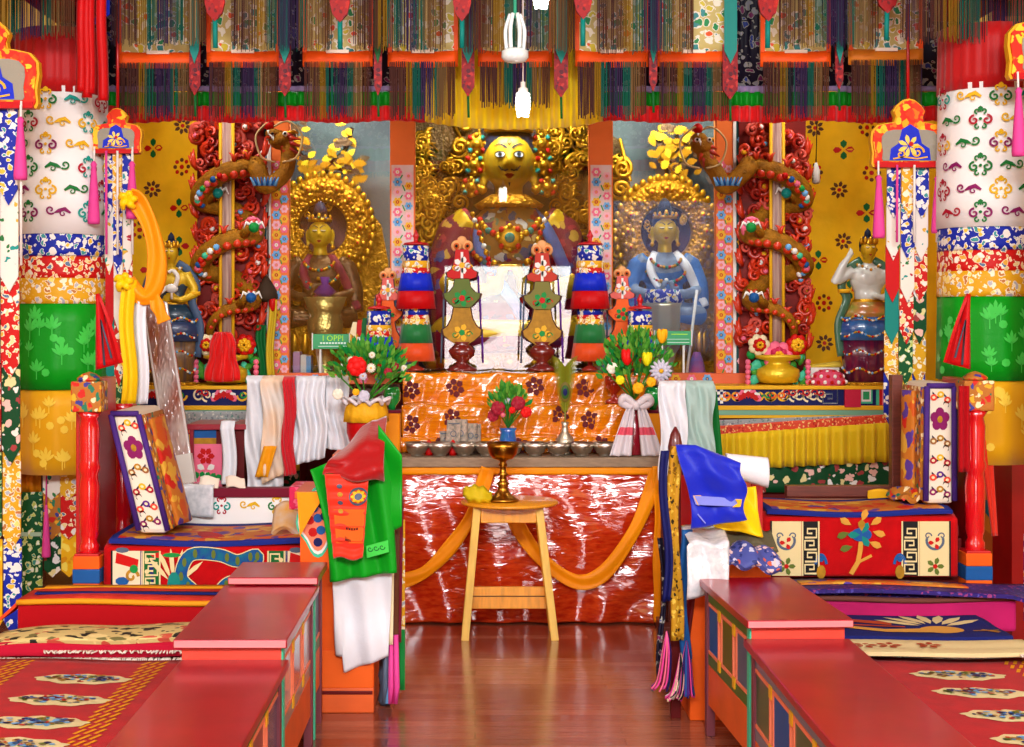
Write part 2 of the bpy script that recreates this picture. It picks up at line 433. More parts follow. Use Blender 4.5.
# ------------------------------------------------------------------ camera, view, world
cam = bpy.data.cameras.new('camera'); co = bpy.data.objects.new('camera', cam); COL.objects.link(co)
co.location = (0, 0, EYE); co.rotation_euler = (PI/2, 0, 0)
cam.sensor_width = 36; cam.lens = FPX*36/1024; cam.shift_x = (512 - VPX)/1024; cam.shift_y = -(373.5 - VPY)/1024
cam.clip_start = .05; sc.camera = co
vs = sc.view_settings
sc.display_settings.display_device = 'sRGB'
vs.view_transform = 'Standard'; vs.look = 'None'; vs.gamma = 1; vs.use_curve_mapping = False
vs.exposure = EXPOSURE
w = bpy.data.worlds.new('sky'); sc.world = w; w.use_nodes = True
w.node_tree.nodes['Background'].inputs['Color'].default_value = (.62, .8, 1, 1)
w.node_tree.nodes['Background'].inputs['Strength'].default_value = 3.0
cy = sc.cycles
cy.use_denoising = True; cy.max_bounces = 7; cy.diffuse_bounces = 3; cy.glossy_bounces = 4; cy.transmission_bounces = 4
cy.transparent_max_bounces = 8; cy.sample_clamp_indirect = 6; cy.caustics_reflective = False; cy.caustics_refractive = False

def area(name, loc, rot, sx, sy, power, col=(1, 1, 1)):
    l = bpy.data.lights.new(name, 'AREA'); l.shape = 'RECTANGLE'; l.size = sx; l.size_y = sy; l.energy = power; l.color = col
    o = bpy.data.objects.new(name, l); COL.objects.link(o); o.location = loc; o.rotation_euler = rot
    return o
area('added_frontal_light', (.2, -3.8, 4.95), (math.radians(76), 0, 0), 6.4, 1.2, L_FRONT_FILL, (.96, .98, 1))  # unseen source added behind the camera for broad frontal light
area('overhead_fill_light', (.2, 2.6, 5.7), (math.radians(22), 0, 0), 3.4, 3.0, L_TOP_FILL, (1, .98, .96))  # overhead fill added under the closed ceiling, no roof lantern is built
for k, x in enumerate((-.79, .16, 1.11)):
    area('shrine_fill_light', (x, 8.95, 2.98), (math.radians(28), 0, 0), .5, .12, L_SHR, (1, .95, .85))  # unseen lights added inside each bay to brighten the statues
for x, p in ((-1.75, 1), (2.2, 1)):
    area('wall_cloth_area_light', (x, 8.0, 3.5), (math.radians(45), 0, 0), .9, .25, L_WALL_CLOTH*p, (1, .96, .9))  # bare area lights aimed at the wall cloths, no lamp body is built
s = bpy.data.lights.new('sun', 'SUN'); s.energy = 60; s.angle = .01; s.color = (1, .97, .92)
so = bpy.data.objects.new('sun', s); COL.objects.link(so); so.rotation_euler = (math.radians(-48), 0, 0)

# ------------------------------------------------------------------ the room
def floor_mat():
    nt = NT('polished floorboards'); nt.set(rough=.2, coat=.5, coatr=.1)
    mp = coords(nt)
    br = nt.n('TexBrick'); br.offset = .37; br.inputs['Scale'].default_value = 1
    br.inputs['Brick Width'].default_value = .9; br.inputs['Row Height'].default_value = .085; br.inputs['Mortar Size'].default_value = .0025
    br.inputs['Color1'].default_value = lin((128, 60, 40)); br.inputs['Color2'].default_value = lin((172, 104, 78)); br.inputs['Mortar'].default_value = lin((62, 30, 20))
    nt.l(mp, 'Vector', br, 'Vector')
    m2 = coords(nt, (1.5, 30, 1)); nz = nt.n('TexNoise'); nz.inputs['Scale'].default_value = 2.5; nz.inputs['Detail'].default_value = 6
    nt.l(m2, 'Vector', nz, 'Vector')
    mx = nt.n('MixRGB', blend_type='OVERLAY'); mx.inputs['Fac'].default_value = .5
    nt.l(br, 'Color', mx, 'Color1'); nt.l(nz, 'Fac', mx, 'Color2'); nt.l(mx, 'Color', nt.b, 'Base Color')
    bp = nt.n('Bump'); bp.inputs['Strength'].default_value = .12; bp.inputs['Distance'].default_value = .01
    nt.l(nz, 'Fac', bp, 'Height'); nt.l(bp, 'Normal', nt.b, 'Normal'); nt.l(bp, 'Normal', nt.b, 'Coat Normal')
    return nt.m
m_floor = floor_mat()
m_wall = mk('ochre plaster', (206, 160, 70), .8, var=.08)
m_ceil = mk('painted ceiling boards', (150, 90, 50), .7, var=.1)
def struct(name, mb): return mb.build(name, kind='structure')
X0, X1, Y0, Y1, ZT = -4.0, 4.6, -4.0, 10.0, 5.8
struct('floor', MB().box(X0-.2, X1+.2, Y0-.2, Y1+.2, -.1, 0, m_floor))
struct('ceiling', MB().box(X0-.2, X1+.2, Y0-.2, Y1+.2, ZT, ZT+.1, m_ceil))
struct('wall_back', MB().box(X0-.2, X1+.2, Y1, Y1+.2, 0, ZT, m_wall))
struct('wall_left', MB().box(X0-.2, X0, Y0, Y1, 0, ZT, m_wall))
struct('wall_right', MB().box(X1, X1+.2, Y0, Y1, 0, ZT, m_wall))
q = MB()   # the entrance wall behind the camera, with a doorway, an added window and a row of high openings added for light
DX0, DX1, DZ = -.5, 1.68, 2.43
WX0, WX1, WZ0, WZ1 = 2.1, 3.5, 1.1, 3.2
for a, b, c, d in ((X0, DX0, 0, 4.3), (DX0, DX1, DZ, 4.3), (DX1, WX0, 0, 4.3), (WX0, WX1, 0, WZ0), (WX0, WX1, WZ1, 4.3), (WX1, X1, 0, 4.3),
                   (X0, -3.1, 4.3, 5.6), (3.5, X1, 4.3, 5.6), (X0, X1, 5.6, ZT)):
    q.box(a, b, Y0-.2, Y0, c, d, m_wall)
struct('wall_rear', q)
q = MB()
for x in (DX0, DX1): q.box(x-.06, x+.06, Y0-.24, Y0+.04, 0, DZ+.06, red)
q.box(DX0-.06, DX1+.06, Y0-.24, Y0+.04, DZ-.06, DZ+.06, red)
struct('door_1', q)
q = MB()
for x in (WX0, (WX0+WX1)/2, WX1): q.box(x-.04, x+.04, Y0-.16, Y0+.03, WZ0, WZ1, blue_paint)
for z in (WZ0, 2.3, WZ1): q.box(WX0-.04, WX1+.04, Y0-.16, Y0+.03, z-.04, z+.04, blue_paint)
struct('added_window_1', q)  # unseen window added for the blue haze reflected in the shrine glass
def gauze_mat():
    nt = NT('pale blue gauze'); t = nt.t; t.nodes.remove(nt.b); out = t.nodes['Material Output']
    a = nt.n('BsdfTranslucent'); a.inputs['Color'].default_value = (.42, .58, .85, 1); b = nt.n('BsdfDiffuse'); b.inputs['Color'].default_value = (.5, .62, .8, 1); mx = nt.n('MixShader')
    nt.l(a, 'BSDF', mx, 1); nt.l(b, 'BSDF', mx, 2); nt.l(mx, 'Shader', out, 'Surface'); return nt.m
MB().sheet(lambda u, v: (lerp(WX0-.1, WX1+.1, u), Y0+.1+.03*sin(u*40), lerp(WZ0-.1, WZ1+.1, v)), 80, 4, gauze_mat(), .004).build('hanging_haze_curtain', label='unseen pale blue gauze added over the rear window for its reflected haze', cat='curtain')  # unseen curtain added so the window reflects as soft blue haze
q = MB()
for k in range(9): q.box(-3.1+k*.825-.03, -3.1+k*.825+.03, Y0-.14, Y0-.04, 4.3, 5.6, red)
struct('added_window_2', q)  # bars across the opening added for the frontal light
m_pave = mk('pinkish paving', (186, 160, 160), .8, var=.1)
m_white_wall = mk('whitewashed wall', (240, 240, 238), .8)
m_pinkstone = mk('pinkish grey stone', (206, 194, 196), .8, var=.1)
struct('courtyard_ground', MB().box(-14, 16, -26, Y0-.2, -.14, -.04, m_pave))
struct('courtyard_wall', MB().box(-14, 16, -14.4, -14, -.04, 1.95, m_pinkstone).box(-14, 16, -14.4, -14, 1.95, 4.6, m_white_wall))
# pillars and the beams that carry the canopy and the banners
q = MB(); PLX, PLY = -2.02, 7.33; PRX, PRY = 2.42, 7.1
for nm, x, y in (('pillar_left', PLX, PLY), ('pillar_right', PRX, PRY)):
    px = -2.62 if x < 0 else 2.81
    struct(nm, MB().box(px-.14, px+.14, 7.46, 7.74, 0, 5.79, dark_red if 0 else red).box(px-.2, px+.2, 7.4, 7.8, 2.9, 3.09, orange_deep))
    struct('beam_' + nm[7:], MB().box(x-.11, x+.11, 6.2, 9.3, 3.1, 3.3, red))
struct('beam_front', MB().box(X0, X1, 7.1, 7.66, 3.42, 3.62, dark_red))
# added side fill lights with window frames, and the lower painted wall
for k, (x, sg) in enumerate(((X0, 1), (X1, -1))):
    area('side_fill_light', (x + sg*.06, 2.6, 2.5), (0, -sg*PI/2, 0), 1.5, 4.2, L_SIDE, (.96, .98, 1))  # unseen light added to fill the aisle sides of the desks
    q = MB()
    for y in (.5, 1.55, 2.6, 3.65, 4.7): q.box(x, x+sg*.1, y-.04, y+.04, 1.7, 3.3, red) if sg > 0 else q.box(x+sg*.1, x, y-.04, y+.04, 1.7, 3.3, red)
    for z in (1.7, 3.3): q.box(min(x, x+sg*.1), max(x, x+sg*.1), .46, 4.74, z-.05, z+.05, red)
    struct(f'added_window_{k+3}', q)  # window frame built round the added side light
struct('trim_1', MB().box(X0, -2.75, 9.5, 9.6, 0, 3.4, dark_red))
# ------------------------------------------------------------------ the hanging canopy of brocade panels and thread fringes
th = [mk('plum thread', (66, 34, 28), .8), mk('brown thread', (78, 44, 22), .8), mk('olive thread', (118, 86, 6), .8), mk('teal thread', (4, 74, 62), .8),
      mk('violet thread', (42, 26, 60), .8), mk('beige thread', (98, 72, 40), .8), mk('dark thread', (24, 20, 28), .8), mk('pale thread', (140, 116, 76), .8)]
def thread_col(t, ph=0):
    t = (t + ph) % 1
    for e, ch in ((.1, (0, 4, 1)), (.26, (0, 1, 5)), (.36, (2, 1)), (.48, (3, 6)), (.68, (4, 6, 3)), (.77, (3, 5)), (.9, (5, 1, 7)), (1.01, (1, 5, 0))):
        if t < e: return th[ch[0] if random.random() < .72 else random.choice(ch)]
def fringe_mb(x0, x1, zt, zb, y, n, ph=0, rag=.02, bright=0):
    """threads hanging in a row, each a slim three-sided cord"""
    q = MB(); w = (x1-x0)/n
    for i in range(n):
        x = x0 + (i+.5)*w + R(-.3, .3)*w; yy = y + (.016 if i % 2 else -.008) + R(-.006, .006); k = w*R(.5, .72); zz = zb + R(-rag, rag); dx = R(-.003, .003)
        m = thread_col(i/n, ph)
        if random.random() < .04: continue
        vs = [(x-k, yy, zt), (x+k, yy, zt), (x, yy+k*1.2, zt), (x-k*.8+dx, yy, zz), (x+k*.8+dx, yy, zz), (x+dx, yy+k, zz)]
        q.add(vs, [(0, 1, 4, 3), (1, 2, 5, 4), (2, 0, 3, 5), (3, 4, 5), (0, 2, 1)], m)
    return q
D = 7.34
panels = [(118, 200), (207, 280), (303, 373), (388, 458), (478, 552), (575, 648), (657, 730), (760, 830), (848, 922)]
pdesc = ['beside the red top of the pillar on the left', 'with a red flap at its edge over the carved dragon', 'above the gilded tree in the glass case', 'above the gold scrollwork',
         'in the middle, above the crowned gilded face', 'above the shrine post with the whitish glare', 'above the blue draped statue', 'above the carved dragon on the right', 'beside the red top of the pillar on the right']
for k, (a, b) in enumerate(panels):
    x0, x1 = PX(a, D), PX(b, D); zb = PZ(67 + (1 if k in (0, 8) else 0) - (3 if k == 8 else 0), D); zt = 3.4; cx = (x0+x1)/2
    t = thing('canopy_brocade_hanging', f'orange hemmed brocade canopy panel {pdesc[k]}', 'canopy panel', (cx, D, zb), 'brocade panels of the hanging canopy')
    sag = .006
    MB().sheet(lambda u, v: (lerp(x0, x1, u), D + .006*sin(u*9+k), lerp(zb+.05, zt, v)), 12, 8, br_canopy, .008).build('brocade_field', t)
    q = MB()
    q.sheet(lambda u, v: (lerp(x0, x1, u), D - .012 + .006*sin(u*9+k), lerp(zb, zb+.078, v) - sag*sin(u*PI)), 12, 2, orange_band if k != 8 else mk('ochre satin band', (214, 120, 16), .5, sheen=.3), .008)
    q.box(x0, x0+.02, D-.018, D-.006, zb+.07, zt, orange_band); q.box(x1-.02, x1, D-.018, D-.006, zb+.07, zt, orange_band)
    bo = q.build('satin_border', t)
    MB(front(D-.02)).box(cx-.055, cx+.055, D-.028, D-.018, zb+.064, zb+.08, tag_white).build('cloth_tag', bo)
    fringe_mb(x0+.01, x1-.01, zb+.02, PZ(106 if k == 4 else 117, D), D-.03, 64 if k in (3, 4, 5) else 110, R(0, .05)).build('lower_fringe', t)
# the upper row of thread fringes, hung a little further forward
D2 = 7.16
ups = [(-30, 74, 36), (112, 206, 42), (231, 331, 47), (354, 446, 48), (464, 575, 50), (597, 694, 50), (779, 879, 44), (901, 1060, 40)]
udesc = ['behind the near pendant banner on the left edge', 'beside the red ribbons of the pillar on the left', 'above the dragon on the left', 'above the gilded tree',
         'over the middle panel, behind the lamp bulbs', 'above the statue with blue drapery', 'above the dragon on the right', 'over the red pillar cloth on the right']
for k, (a, b, yb) in enumerate(ups):
    D2 = 6.9 if k in (0, 7) else 7.16
    x0, x1 = PX(a, D2), PX(b, D2)
    t = thing('canopy_thread_fringe', f'long multicoloured thread fringe {udesc[k]}', 'fringe', ((x0+x1)/2, D2, PZ(yb, D2)), 'upper thread fringes of the canopy')
    MB().box(x0, x1, D2-.02, D2+.02, 3.36, 3.42, orange_band).build('fringe_heading', t)
    fringe_mb(x0, x1, 3.38, PZ(yb, D2), D2, int((b-a)*1.5), .0).build('fringe', t)
# red shield shaped flaps
D3 = 7.05
for k, (x, yb, w_, dsc) in enumerate(((92, 20, 22, 'with blue edge above the red ribbons'), (215, 22, 20, 'above the second canopy panel'), (340, 23, 20, 'above the gilded tree'), (462, 22, 18, 'to the left of the bulbs'),
                                   (583, 20, 18, 'to the right of the bulbs'), (768, 22, 20, 'above the dragon on the right'), (887, 14, 22, 'above the pendant banner with blue dragon'))):
    c = PX(x, D3); h = w_*D3/FPX/2; zb = PZ(yb, D3)
    out = [(c-h, 3.42), (c-h, zb+.09), (c-h*.75, zb+.04), (c, zb), (c+h*.75, zb+.04), (c+h, zb+.09), (c+h, 3.42)]
    t = thing('canopy_flap', f'red pointed brocade flap hanging in the canopy {dsc}', 'flap', (c, D3, zb), 'red flaps of the canopy')
    if k == 0: MB().prism([(c-h*1.5, 3.42), (c-h*1.5, zb+.03), (c, zb-.02), (c+h*1.5, zb+.03), (c+h*1.5, 3.42)], D3+.02, D3+.03, blue).build('backing', t)
    MB().prism(out, D3-.012, D3+.008, brocade('red flap brocade', (150, 2, 4), [(176, 24, 8), (140, 8, 20), (100, 2, 6)], 40, .4)).build('flap_cloth', t)
    q = MB(); q.tube([(c, D3, zb+.01), (c, D3+.01, zb-.12)], .012, teal); q.build('ribbon', t)
# pointed streamers between the panels
D4 = 7.28
for k, (x, yt, yb, wd) in enumerate(((195, 44, 96, 11), (285, 44, 97, 12), (378, 52, 96, 8), (468, 20, 97, 13), (561, 48, 98, 14), (653, 50, 92, 8), (730, 18, 100, 15), (839, 40, 90, 8))):
    c = PX(x, D4); h = wd*D4/FPX/2; z1, z0 = PZ(yt, D4), PZ(yb, D4); zm = PZ(57, D4)
    t = thing('canopy_streamer', f'pointed red and teal streamer between the {ORD[k]} and {ORD[k+1]} canopy panels', 'streamer', (c, D4, z0), 'pointed streamers between the canopy panels')
    MB().prism([(c-h*.85, 3.42), (c-h*.85, zm+.03), (c, zm-.035), (c+h*.85, zm+.03), (c+h*.85, 3.42)], D4-.02, D4-.012, teal if k != 2 else green_dark).build('teal_tongue', t)
    MB().prism([(c-h, zm+.06), (c-h, z0+.05), (c, z0), (c+h, z0+.05), (c+h, zm+.06)], D4-.008, D4+.004, brocade('streamer brocade', (130, 2, 14), [(176, 40, 36), (160, 6, 6), (80, 4, 26)], 44, .4)).build('red_tongue', t)
    MB().tube([(c, D4, z0+.01), (c+.003, D4, z0-.1)], .006, green_dark, 6).build('tail', t)
# the banded valance behind the panels
D5 = 7.58
for nm, a, b, lab in (('l', 60, 432, 'dark valance with green and red hem over the left half of the shrine'), ('r', 592, 960, 'dark valance with green and red hem over the right half of the shrine')):
    x0, x1 = PX(a, D5), PX(b, D5)
    t = thing('hem_valance', lab, 'valance', ((x0+x1)/2, D5, PZ(121, D5)), 'hem valances behind the canopy')
    def pl(amp, f): return lambda u, v: 0
    n = int((b-a)*1.1)
    def band(y0, y1, m, amp, dy=0):
        return MB().sheet(lambda u, v: (lerp(x0, x1, u), D5 + dy + amp*sin(u*n*.5 + 2*sin(u*17)), PZ(lerp(y1, y0, v), D5) + .006*sin(u*23)*(1-v)), n, 3, m, .005)
    band(-60, 88, br_dark, .004, .01).build('dark_band', t)
    band(86, 92, mk('lilac braid', (150, 130, 170), .7), .005).build('braid', t)
    band(92, 107, green_silk, .012).build('green_band', t)
    band(106, 122, mk('bright red hem', (226, 10, 16), .5, sheen=.3), .016, -.004).build('red_hem', t)
x0, x1 = PX(425, D5), PX(602, D5)
t = thing('hem_valance', 'bright yellow pleated valance over the crowned gilded face', 'valance', (PX(512, D5), D5-.06, PZ(132, D5)), 'hem valances behind the canopy')
MB().sheet(lambda u, v: (lerp(x0, x1, u), D5 - .06 + .02*sin(u*88 + 2*sin(u*9)), lerp(PZ(122 + 9*sin(u*PI)**.6, D5), PZ(-60, D5), v)), 180, 6, mk('yellow hem silk', (255, 222, 10), .45, sheen=.3), .005).build('pleated_silk', t)
# lamps on cords
def bulb(x, y0, y1, d, lit, lab, twist=False):
    z0, z1 = PZ(y1, d), PZ(y0, d); c = PX(x, d); h = z1-z0
    t = thing('hanging_lamp_bulb', lab, 'light bulb', (c, d, z0))
    r = h*.165
    m = bulb_glass if lit else bulb_off
    q = MB()
    for ph in (0, PI):
        q.tube([(c + r*(.55+.45*sin(PI*min(1, .12+i/64*.9)))*cos(ph+i*.42), d + r*.9*sin(ph+i*.42), z0 + h*.08 + h*.62*i/48) for i in range(49)], r*.28, m, 7)
    q.build('spiral_tube', t)
    MB().lathe([(r*.55, h*.66), (r*.85, h*.7), (r*.8, h*.82), (r*.4, h*.86), (r*.4, h)], (c, d, z0), plastic_white, 14).build('base', t)
    MB().tube([(c, d, z1-.01), (c, d, 5.79)], .003, white, 6).build('cord', t)
    return t
bulb(523, 82, 119, 6.5, True, 'lit spiral lamp bulb hanging before the yellow valance')
bulb(541, -30, 11, 6.6, True, 'lit spiral lamp bulb hanging highest at the top edge')
# the larger unlit lamp with a ribbed glass bowl
d = 6.4; c = PX(515, d); z0, z1 = PZ(63, d), PZ(10, d); h = z1-z0
t = thing('hanging_lamp', 'unlit white ribbed lamp hanging between the two lit bulbs', 'lamp', (c, d, z0))
MB().lathe([(.015, 0), (.045, .006), (.058, .022), (.058, .05), (.04, .06)], (c, d, z0), bulb_off, 20).build('ribbed_base', t)
q = MB()
for k in range(6):
    a = k*PI/3
    q.tube(curve([(c+.036*cos(a), d+.036*sin(a), z0+.06), (c+.04*cos(a), d+.04*sin(a), z0+.14), (c+.02*cos(a), d+.02*sin(a), z0+h*.92)], 6), .009, bulb_off, 7)
q.build('glass_tube', t)
MB().tube([(c, d, z0+h*.85), (c, d, 5.79)], .007, teal_green, 6).build('cord', t)
# little white switch on a wire before the yellow cloth on the right
d = 8.9; c = PX(816, d)
t = thing('hanging_pull_switch', 'small white pull switch on a thin wire before the yellow cloth', 'switch', (c, d, PZ(184, d)))
MB().lathe([(.014, 0), (.024, .01), (.024, .08), (.016, .1), (.008, .125)], (c, d, PZ(184, d)), plastic_white, 12).build('switch_body', t)
MB().tube([(c, d, PZ(166, d)), (c+.01, d, PZ(90, d)), (c, d, 5.79)], .003, black, 6).build('wire', t)
# ------------------------------------------------------------------ the glazed shrine case
def glass_mat():
    nt = NT('window glass'); t = nt.t
    t.nodes.remove(nt.b)
    out = t.nodes['Material Output']
    tr = nt.n('BsdfTransparent'); tr.inputs['Color'].default_value = (.96, .98, .98, 1)
    gl = nt.n('BsdfGlossy'); gl.inputs['Roughness'].default_value = .015
    fr = nt.n('Fresnel'); fr.inputs['IOR'].default_value = 1.62
    mu = nt.n('Math', operation='MULTIPLY'); mu.inputs[1].default_value = 1.7
    mx = nt.n('MixShader')
    nt.l(fr, 'Fac', mu, 0); nt.l(mu, 'Value', mx, 'Fac'); nt.l(tr, 'BSDF', mx, 1); nt.l(gl, 'BSDF', mx, 2); nt.l(mx, 'Shader', out, 'Surface')
    return nt.m
glass = glass_mat()
S = 8.8; ZB, ZTOP = PZ(384, S), 3.3
sh = thing('shrine_case', 'tall painted shrine case with three glazed bays behind the altar', 'shrine', (PX(502, S), S, ZB))
posts = [(271, 289), (390, 415), (589, 613), (716, 733)]
q = MB()
for a, b in posts: q.box(PX(a, S), PX(b, S), S, S+.08, ZB, ZTOP, mk('peach orange paint', (234, 116, 52), .45, var=.08))
q.box(PX(262, S), PX(745, S), S, S+.08, ZTOP-.3, ZTOP, orange_deep)
q.build('frame', sh, bevel=.004)
q = MB()
q.box(PX(255, S), PX(390, S), S-.04, S+.1, ZB, PZ(373, S), orange_deep); q.box(PX(390, S), PX(613, S), S, S+.1, ZB, PZ(373, S), orange_deep)
q.box(PX(613, S), PX(748, S), S-.04, S+.1, ZB, PZ(373, S), orange_deep)
q.build('sill', sh, bevel=.004)
q = MB()
for a, b, m in ((255, 258, gold_paint), (258, 267, mk('dark teal strip', (14, 70, 72), .5)), (267, 271, white), (733, 736, white), (736, 743, mk('dark teal strip', (14, 70, 72), .5)), (743, 746, gold_paint)):
    q.box(PX(a, S), PX(b, S), S-.01, S+.1, ZB, ZTOP, m)
q.build('outer_moulding', sh)
q = MB(frontpx(S-.002))
def small_flower(x, y, r, c1, c2, h=.002):
    q.petals((x, y), r, 6, c1, h, .55); q.disc((x, y), r*.36, c2, h+.001); q.disc((x, y), r*.16, gold_paint, h+.002, 8)
fl = [(pink, white), (light_blue, blue_paint), (mk('pale pink', (240, 180, 190), .6), pink), (gold_paint, candle_red)]
for a, b in posts:
    lo = 172 if 380 < a < 600 else 165
    k = 0; y = lo
    while y < 372:
        small_flower(a + (b-a)*.3, y, 5, *fl[k % 4]); small_flower(a + (b-a)*.74, y+4, 4.4, *fl[(k+2) % 4])
        q.stroke([(a+(b-a)*.5, y+3), (a + (b-a)*(.6 if k % 2 else .35), y+9)], 1.2, green, .001)
        y += 10; k += 1
for a, b in ((292, 388), (620, 714)):
    for k in range(6): small_flower(lerp(a, b, (k+.5)/6), 378.5, 5, *fl[k % 4], h=.043)
for y in range(140, 380, 17):
    small_flower(262.5, y, 4, *fl[(y//17) % 4], h=.013); small_flower(739.5, y, 3.2, *fl[(y//17+1) % 4], h=.013)
q.build('painted_flowers', sh)
for a, b in posts[1:3]: MB().box(PX(a+1.5, S), PX(b-1.5, S), S-.0015, S, PZ(372, S), PZ(165, S), mk('whitish glare field', (222, 176, 160), .5, rgb2=(226, 206, 206), vscale=12)).build('glare_field', sh)  # whitish glare on the middle posts, put into the colour
bays = [(289, 390), (415, 589), (613, 716)]
q = MB()
q.box(PX(262, S), PX(745, S), 9.62, 9.66, .9, ZTOP, shrine_back)
for x in (262, 402, 601, 743): q.box(PX(x, S)-.015, PX(x, S)+.015, S+.08, 9.62, .9, ZTOP, shrine_back)
q.box(PX(262, S), PX(745, S), S+.08, 9.62, ZB-.06, ZB-.02, dark_wood); q.box(PX(262, S), PX(745, S), S, 9.66, ZTOP, ZTOP+.03, dark_wood)
q.build('interior', sh)
for a, b in bays:
    MB().box(PX(a, S), PX(b, S), S+.03, S+.034, PZ(373, S), ZTOP-.3, glass).build('glass_pane', sh)
q = MB()
q.box(PX(255, S), PX(748, S), S, 9.66, 0, ZB-.06, dark_red)
q.build('plinth', sh)
FZ = ZB - .017     # floor of the case

# ---- statues
def face(root, C, a, b, c, big):
    mp = lambda u, v, h: Vector(C) + Vector((a*sin(u)*cos(v)*(1+h), -b*cos(u)*cos(v)*(1+h), c*sin(v)*(1+h)))
    q = MB(mp)
    for s in (-1, 1):
        q.stroke([(s*(.1+.58*t), .3 + .15*sin(t*PI*.75)) for t in [i/8 for i in range(9)]], .07, hair_blue, .02, taper=lambda t: 1-.7*t)
        if big:
            q.disc((s*.38, .1), .2, eye_white, .03, 16, .085); q.disc((s*.37, .1), .085, mk('iris', (60, 90, 110), .3), .045, 12); q.disc((s*.36, .1), .045, black, .05, 10)
            q.ring((s*.38, .1), .21, .03, black, .04, 18, ry=.095)
            q.spiral((s*.33, -.36), .07, PI/2, .9, .02, hair_blue, .03, flip=s)
            q.stroke([(s*.05, -.35), (s*.18, -.39), (s*.34, -.34), (s*.44, -.24)], .05, hair_blue, .05)
        else:
            q.stroke([(s*(.16+.4*t), .1 - .07*sin(t*PI)) for t in [i/8 for i in range(9)]], .05, black, .02)
            q.stroke([(s*(.16+.4*t), .13) for t in [i/8 for i in range(9)]], .04, eye_white, .02)
    q.poly([(-.2, -.5), (-.07, -.45), (0, -.47), (.07, -.45), (.2, -.5), (.07, -.62), (-.07, -.62)], lip_red, .1)
    if big:
        q.poly([(-.06, -.74), (.06, -.74), (0, -.92)], hair_blue, .12)
        q.disc((0, .5), .1, black, .03, 14); q.disc((0, .5), .055, gold_face, .04, 10)
    q.build('painted_features', root)
def seated(name, label, px, py, d, hh, wide, skin, robe, shawl, big=False, group=None):
    c = P(px, py, d); z0 = c.z - 6.05*hh
    t = thing(name, label, 'statue', (c.x, d, FZ), group)
    def L(x, y, z): return c + Vector((x*hh*wide, y*hh, z*hh))
    def H(x, y, z): return c + Vector((x, y, z))*hh
    q = MB()
    hm = MB(); hm.ball(c, (.78*hh, .72*hh, hh), gold_face, 24, 16)
    hm.ball(H(0, -.05, -.55), (.5*hh, .6*hh, .45*hh), gold_face, 16, 10)
    hm.tube([H(0, -.62, .3), H(0, -.77, -.1), H(0, -.72, -.22)], [.07*hh, .1*hh, .11*hh], gold_face, 8); hm.ball(H(0, -.12, -.45), (.6*hh, .52*hh, .5*hh), gold_face, 16, 10)
    for s in (-1, 1):
        hm.ball(H(.1*s, -.7, -.2), .075*hh, gold_face, 8, 6)
        hm.tube([H(.76*s, .1, .25), H(.84*s, .12, -.1), H(.82*s, .1, -.55), H(.78*s, .1, -.85)], [.12*hh, .15*hh, .1*hh, .13*hh], gold_face, 8)
    hm.tube([H(0, .1, -.6), H(0, .15, -1.5)], [.42*hh, .48*hh], gold_face, 14); head = hm.build('head', t, remesh=hh*.075)
    q.tube([H(0, .1, -1.1), H(0, .15, -1.7)], [.4*hh, .48*hh], skin, 14)
    q.ball(L(0, .25, -2.6), (1.45*hh*wide, .8*hh, 1.25*hh), skin, 20, 12)
    q.ball(L(0, .3, -4.1), (1.1*hh*wide, .8*hh, 1.3*hh), skin, 20, 12)
    q.ball(L(0, .2, -5.3), (1.5*hh*wide, 1.1*hh, .75*hh), skin, 20, 10)
    for s in (-1, 1):
        q.tube([L(s*1.2, .2, -1.85), L(s*1.65, .2, -2.2), L(s*2.05, 0, -3.5), L(s*1.95, -.3, -4.0), L(s*1.2, -.95, -4.2), L(s*.62, -1.2, -4.1)], [.5*hh, .52*hh, .42*hh, .42*hh, .33*hh, .22*hh], skin, 12)
        q.ball(L(s*.42, -1.25, -4.0), (.26*hh, .2*hh, .3*hh), skin, 10, 8)
        for f in range(4): q.tube([L(s*(.45-.08*f), -1.35, -3.9), L(s*(.36-.08*f), -1.5, -3.55), L(s*(.26-.07*f), -1.45, -3.3)], .085*hh, skin, 6)
        q.tube([L(s*.6, -1.3, -4.0), L(s*.7, -1.45, -3.65)], .09*hh, skin, 6)
        q.tube([L(s*.8, .1, -5.4), L(s*1.7, -.7, -5.5), L(s*1.95, -1.0, -5.5), L(s*1.4, -1.5, -5.5), L(-s*.4, -1.5, -5.35)], [.75*hh, .7*hh, .6*hh, .5*hh, .35*hh], skin, 12)
    body = q.build('body', t, remesh=hh*.1)
    q = MB()
    q.ball(L(0, .3, -2.75), (1.55*hh*wide, .84*hh, 1.25*hh), robe, 20, 12); q.ball(L(0, .32, -4.3), (1.25*hh*wide, .9*hh, 1.4*hh), robe, 20, 12); q.ball(L(0, .2, -5.3), (1.6*hh*wide, 1.2*hh, .8*hh), robe, 20, 10)
    for s in (-1, 1):
        q.tube([L(s*1.1, .25, -1.8), L(s*1.7, .25, -2.25), L(s*2.15, .05, -3.5), L(s*2.15, -.1, -4.2), L(s*2.3, -.2, -5.2)], [.5*hh, .6*hh, .55*hh, .6*hh, .45*hh], robe, 12)
        q.tube([L(s*.9, .1, -5.5), L(s*1.7, -.7, -5.6), L(s*1.9, -1.0, -5.6), L(s*1.4, -1.45, -5.65), L(-s*.2, -1.45, -5.5)], [.8*hh, .76*hh, .66*hh, .56*hh, .4*hh], robe, 12)
    q.build('robe', t, remesh=hh*.14)
    q = MB()
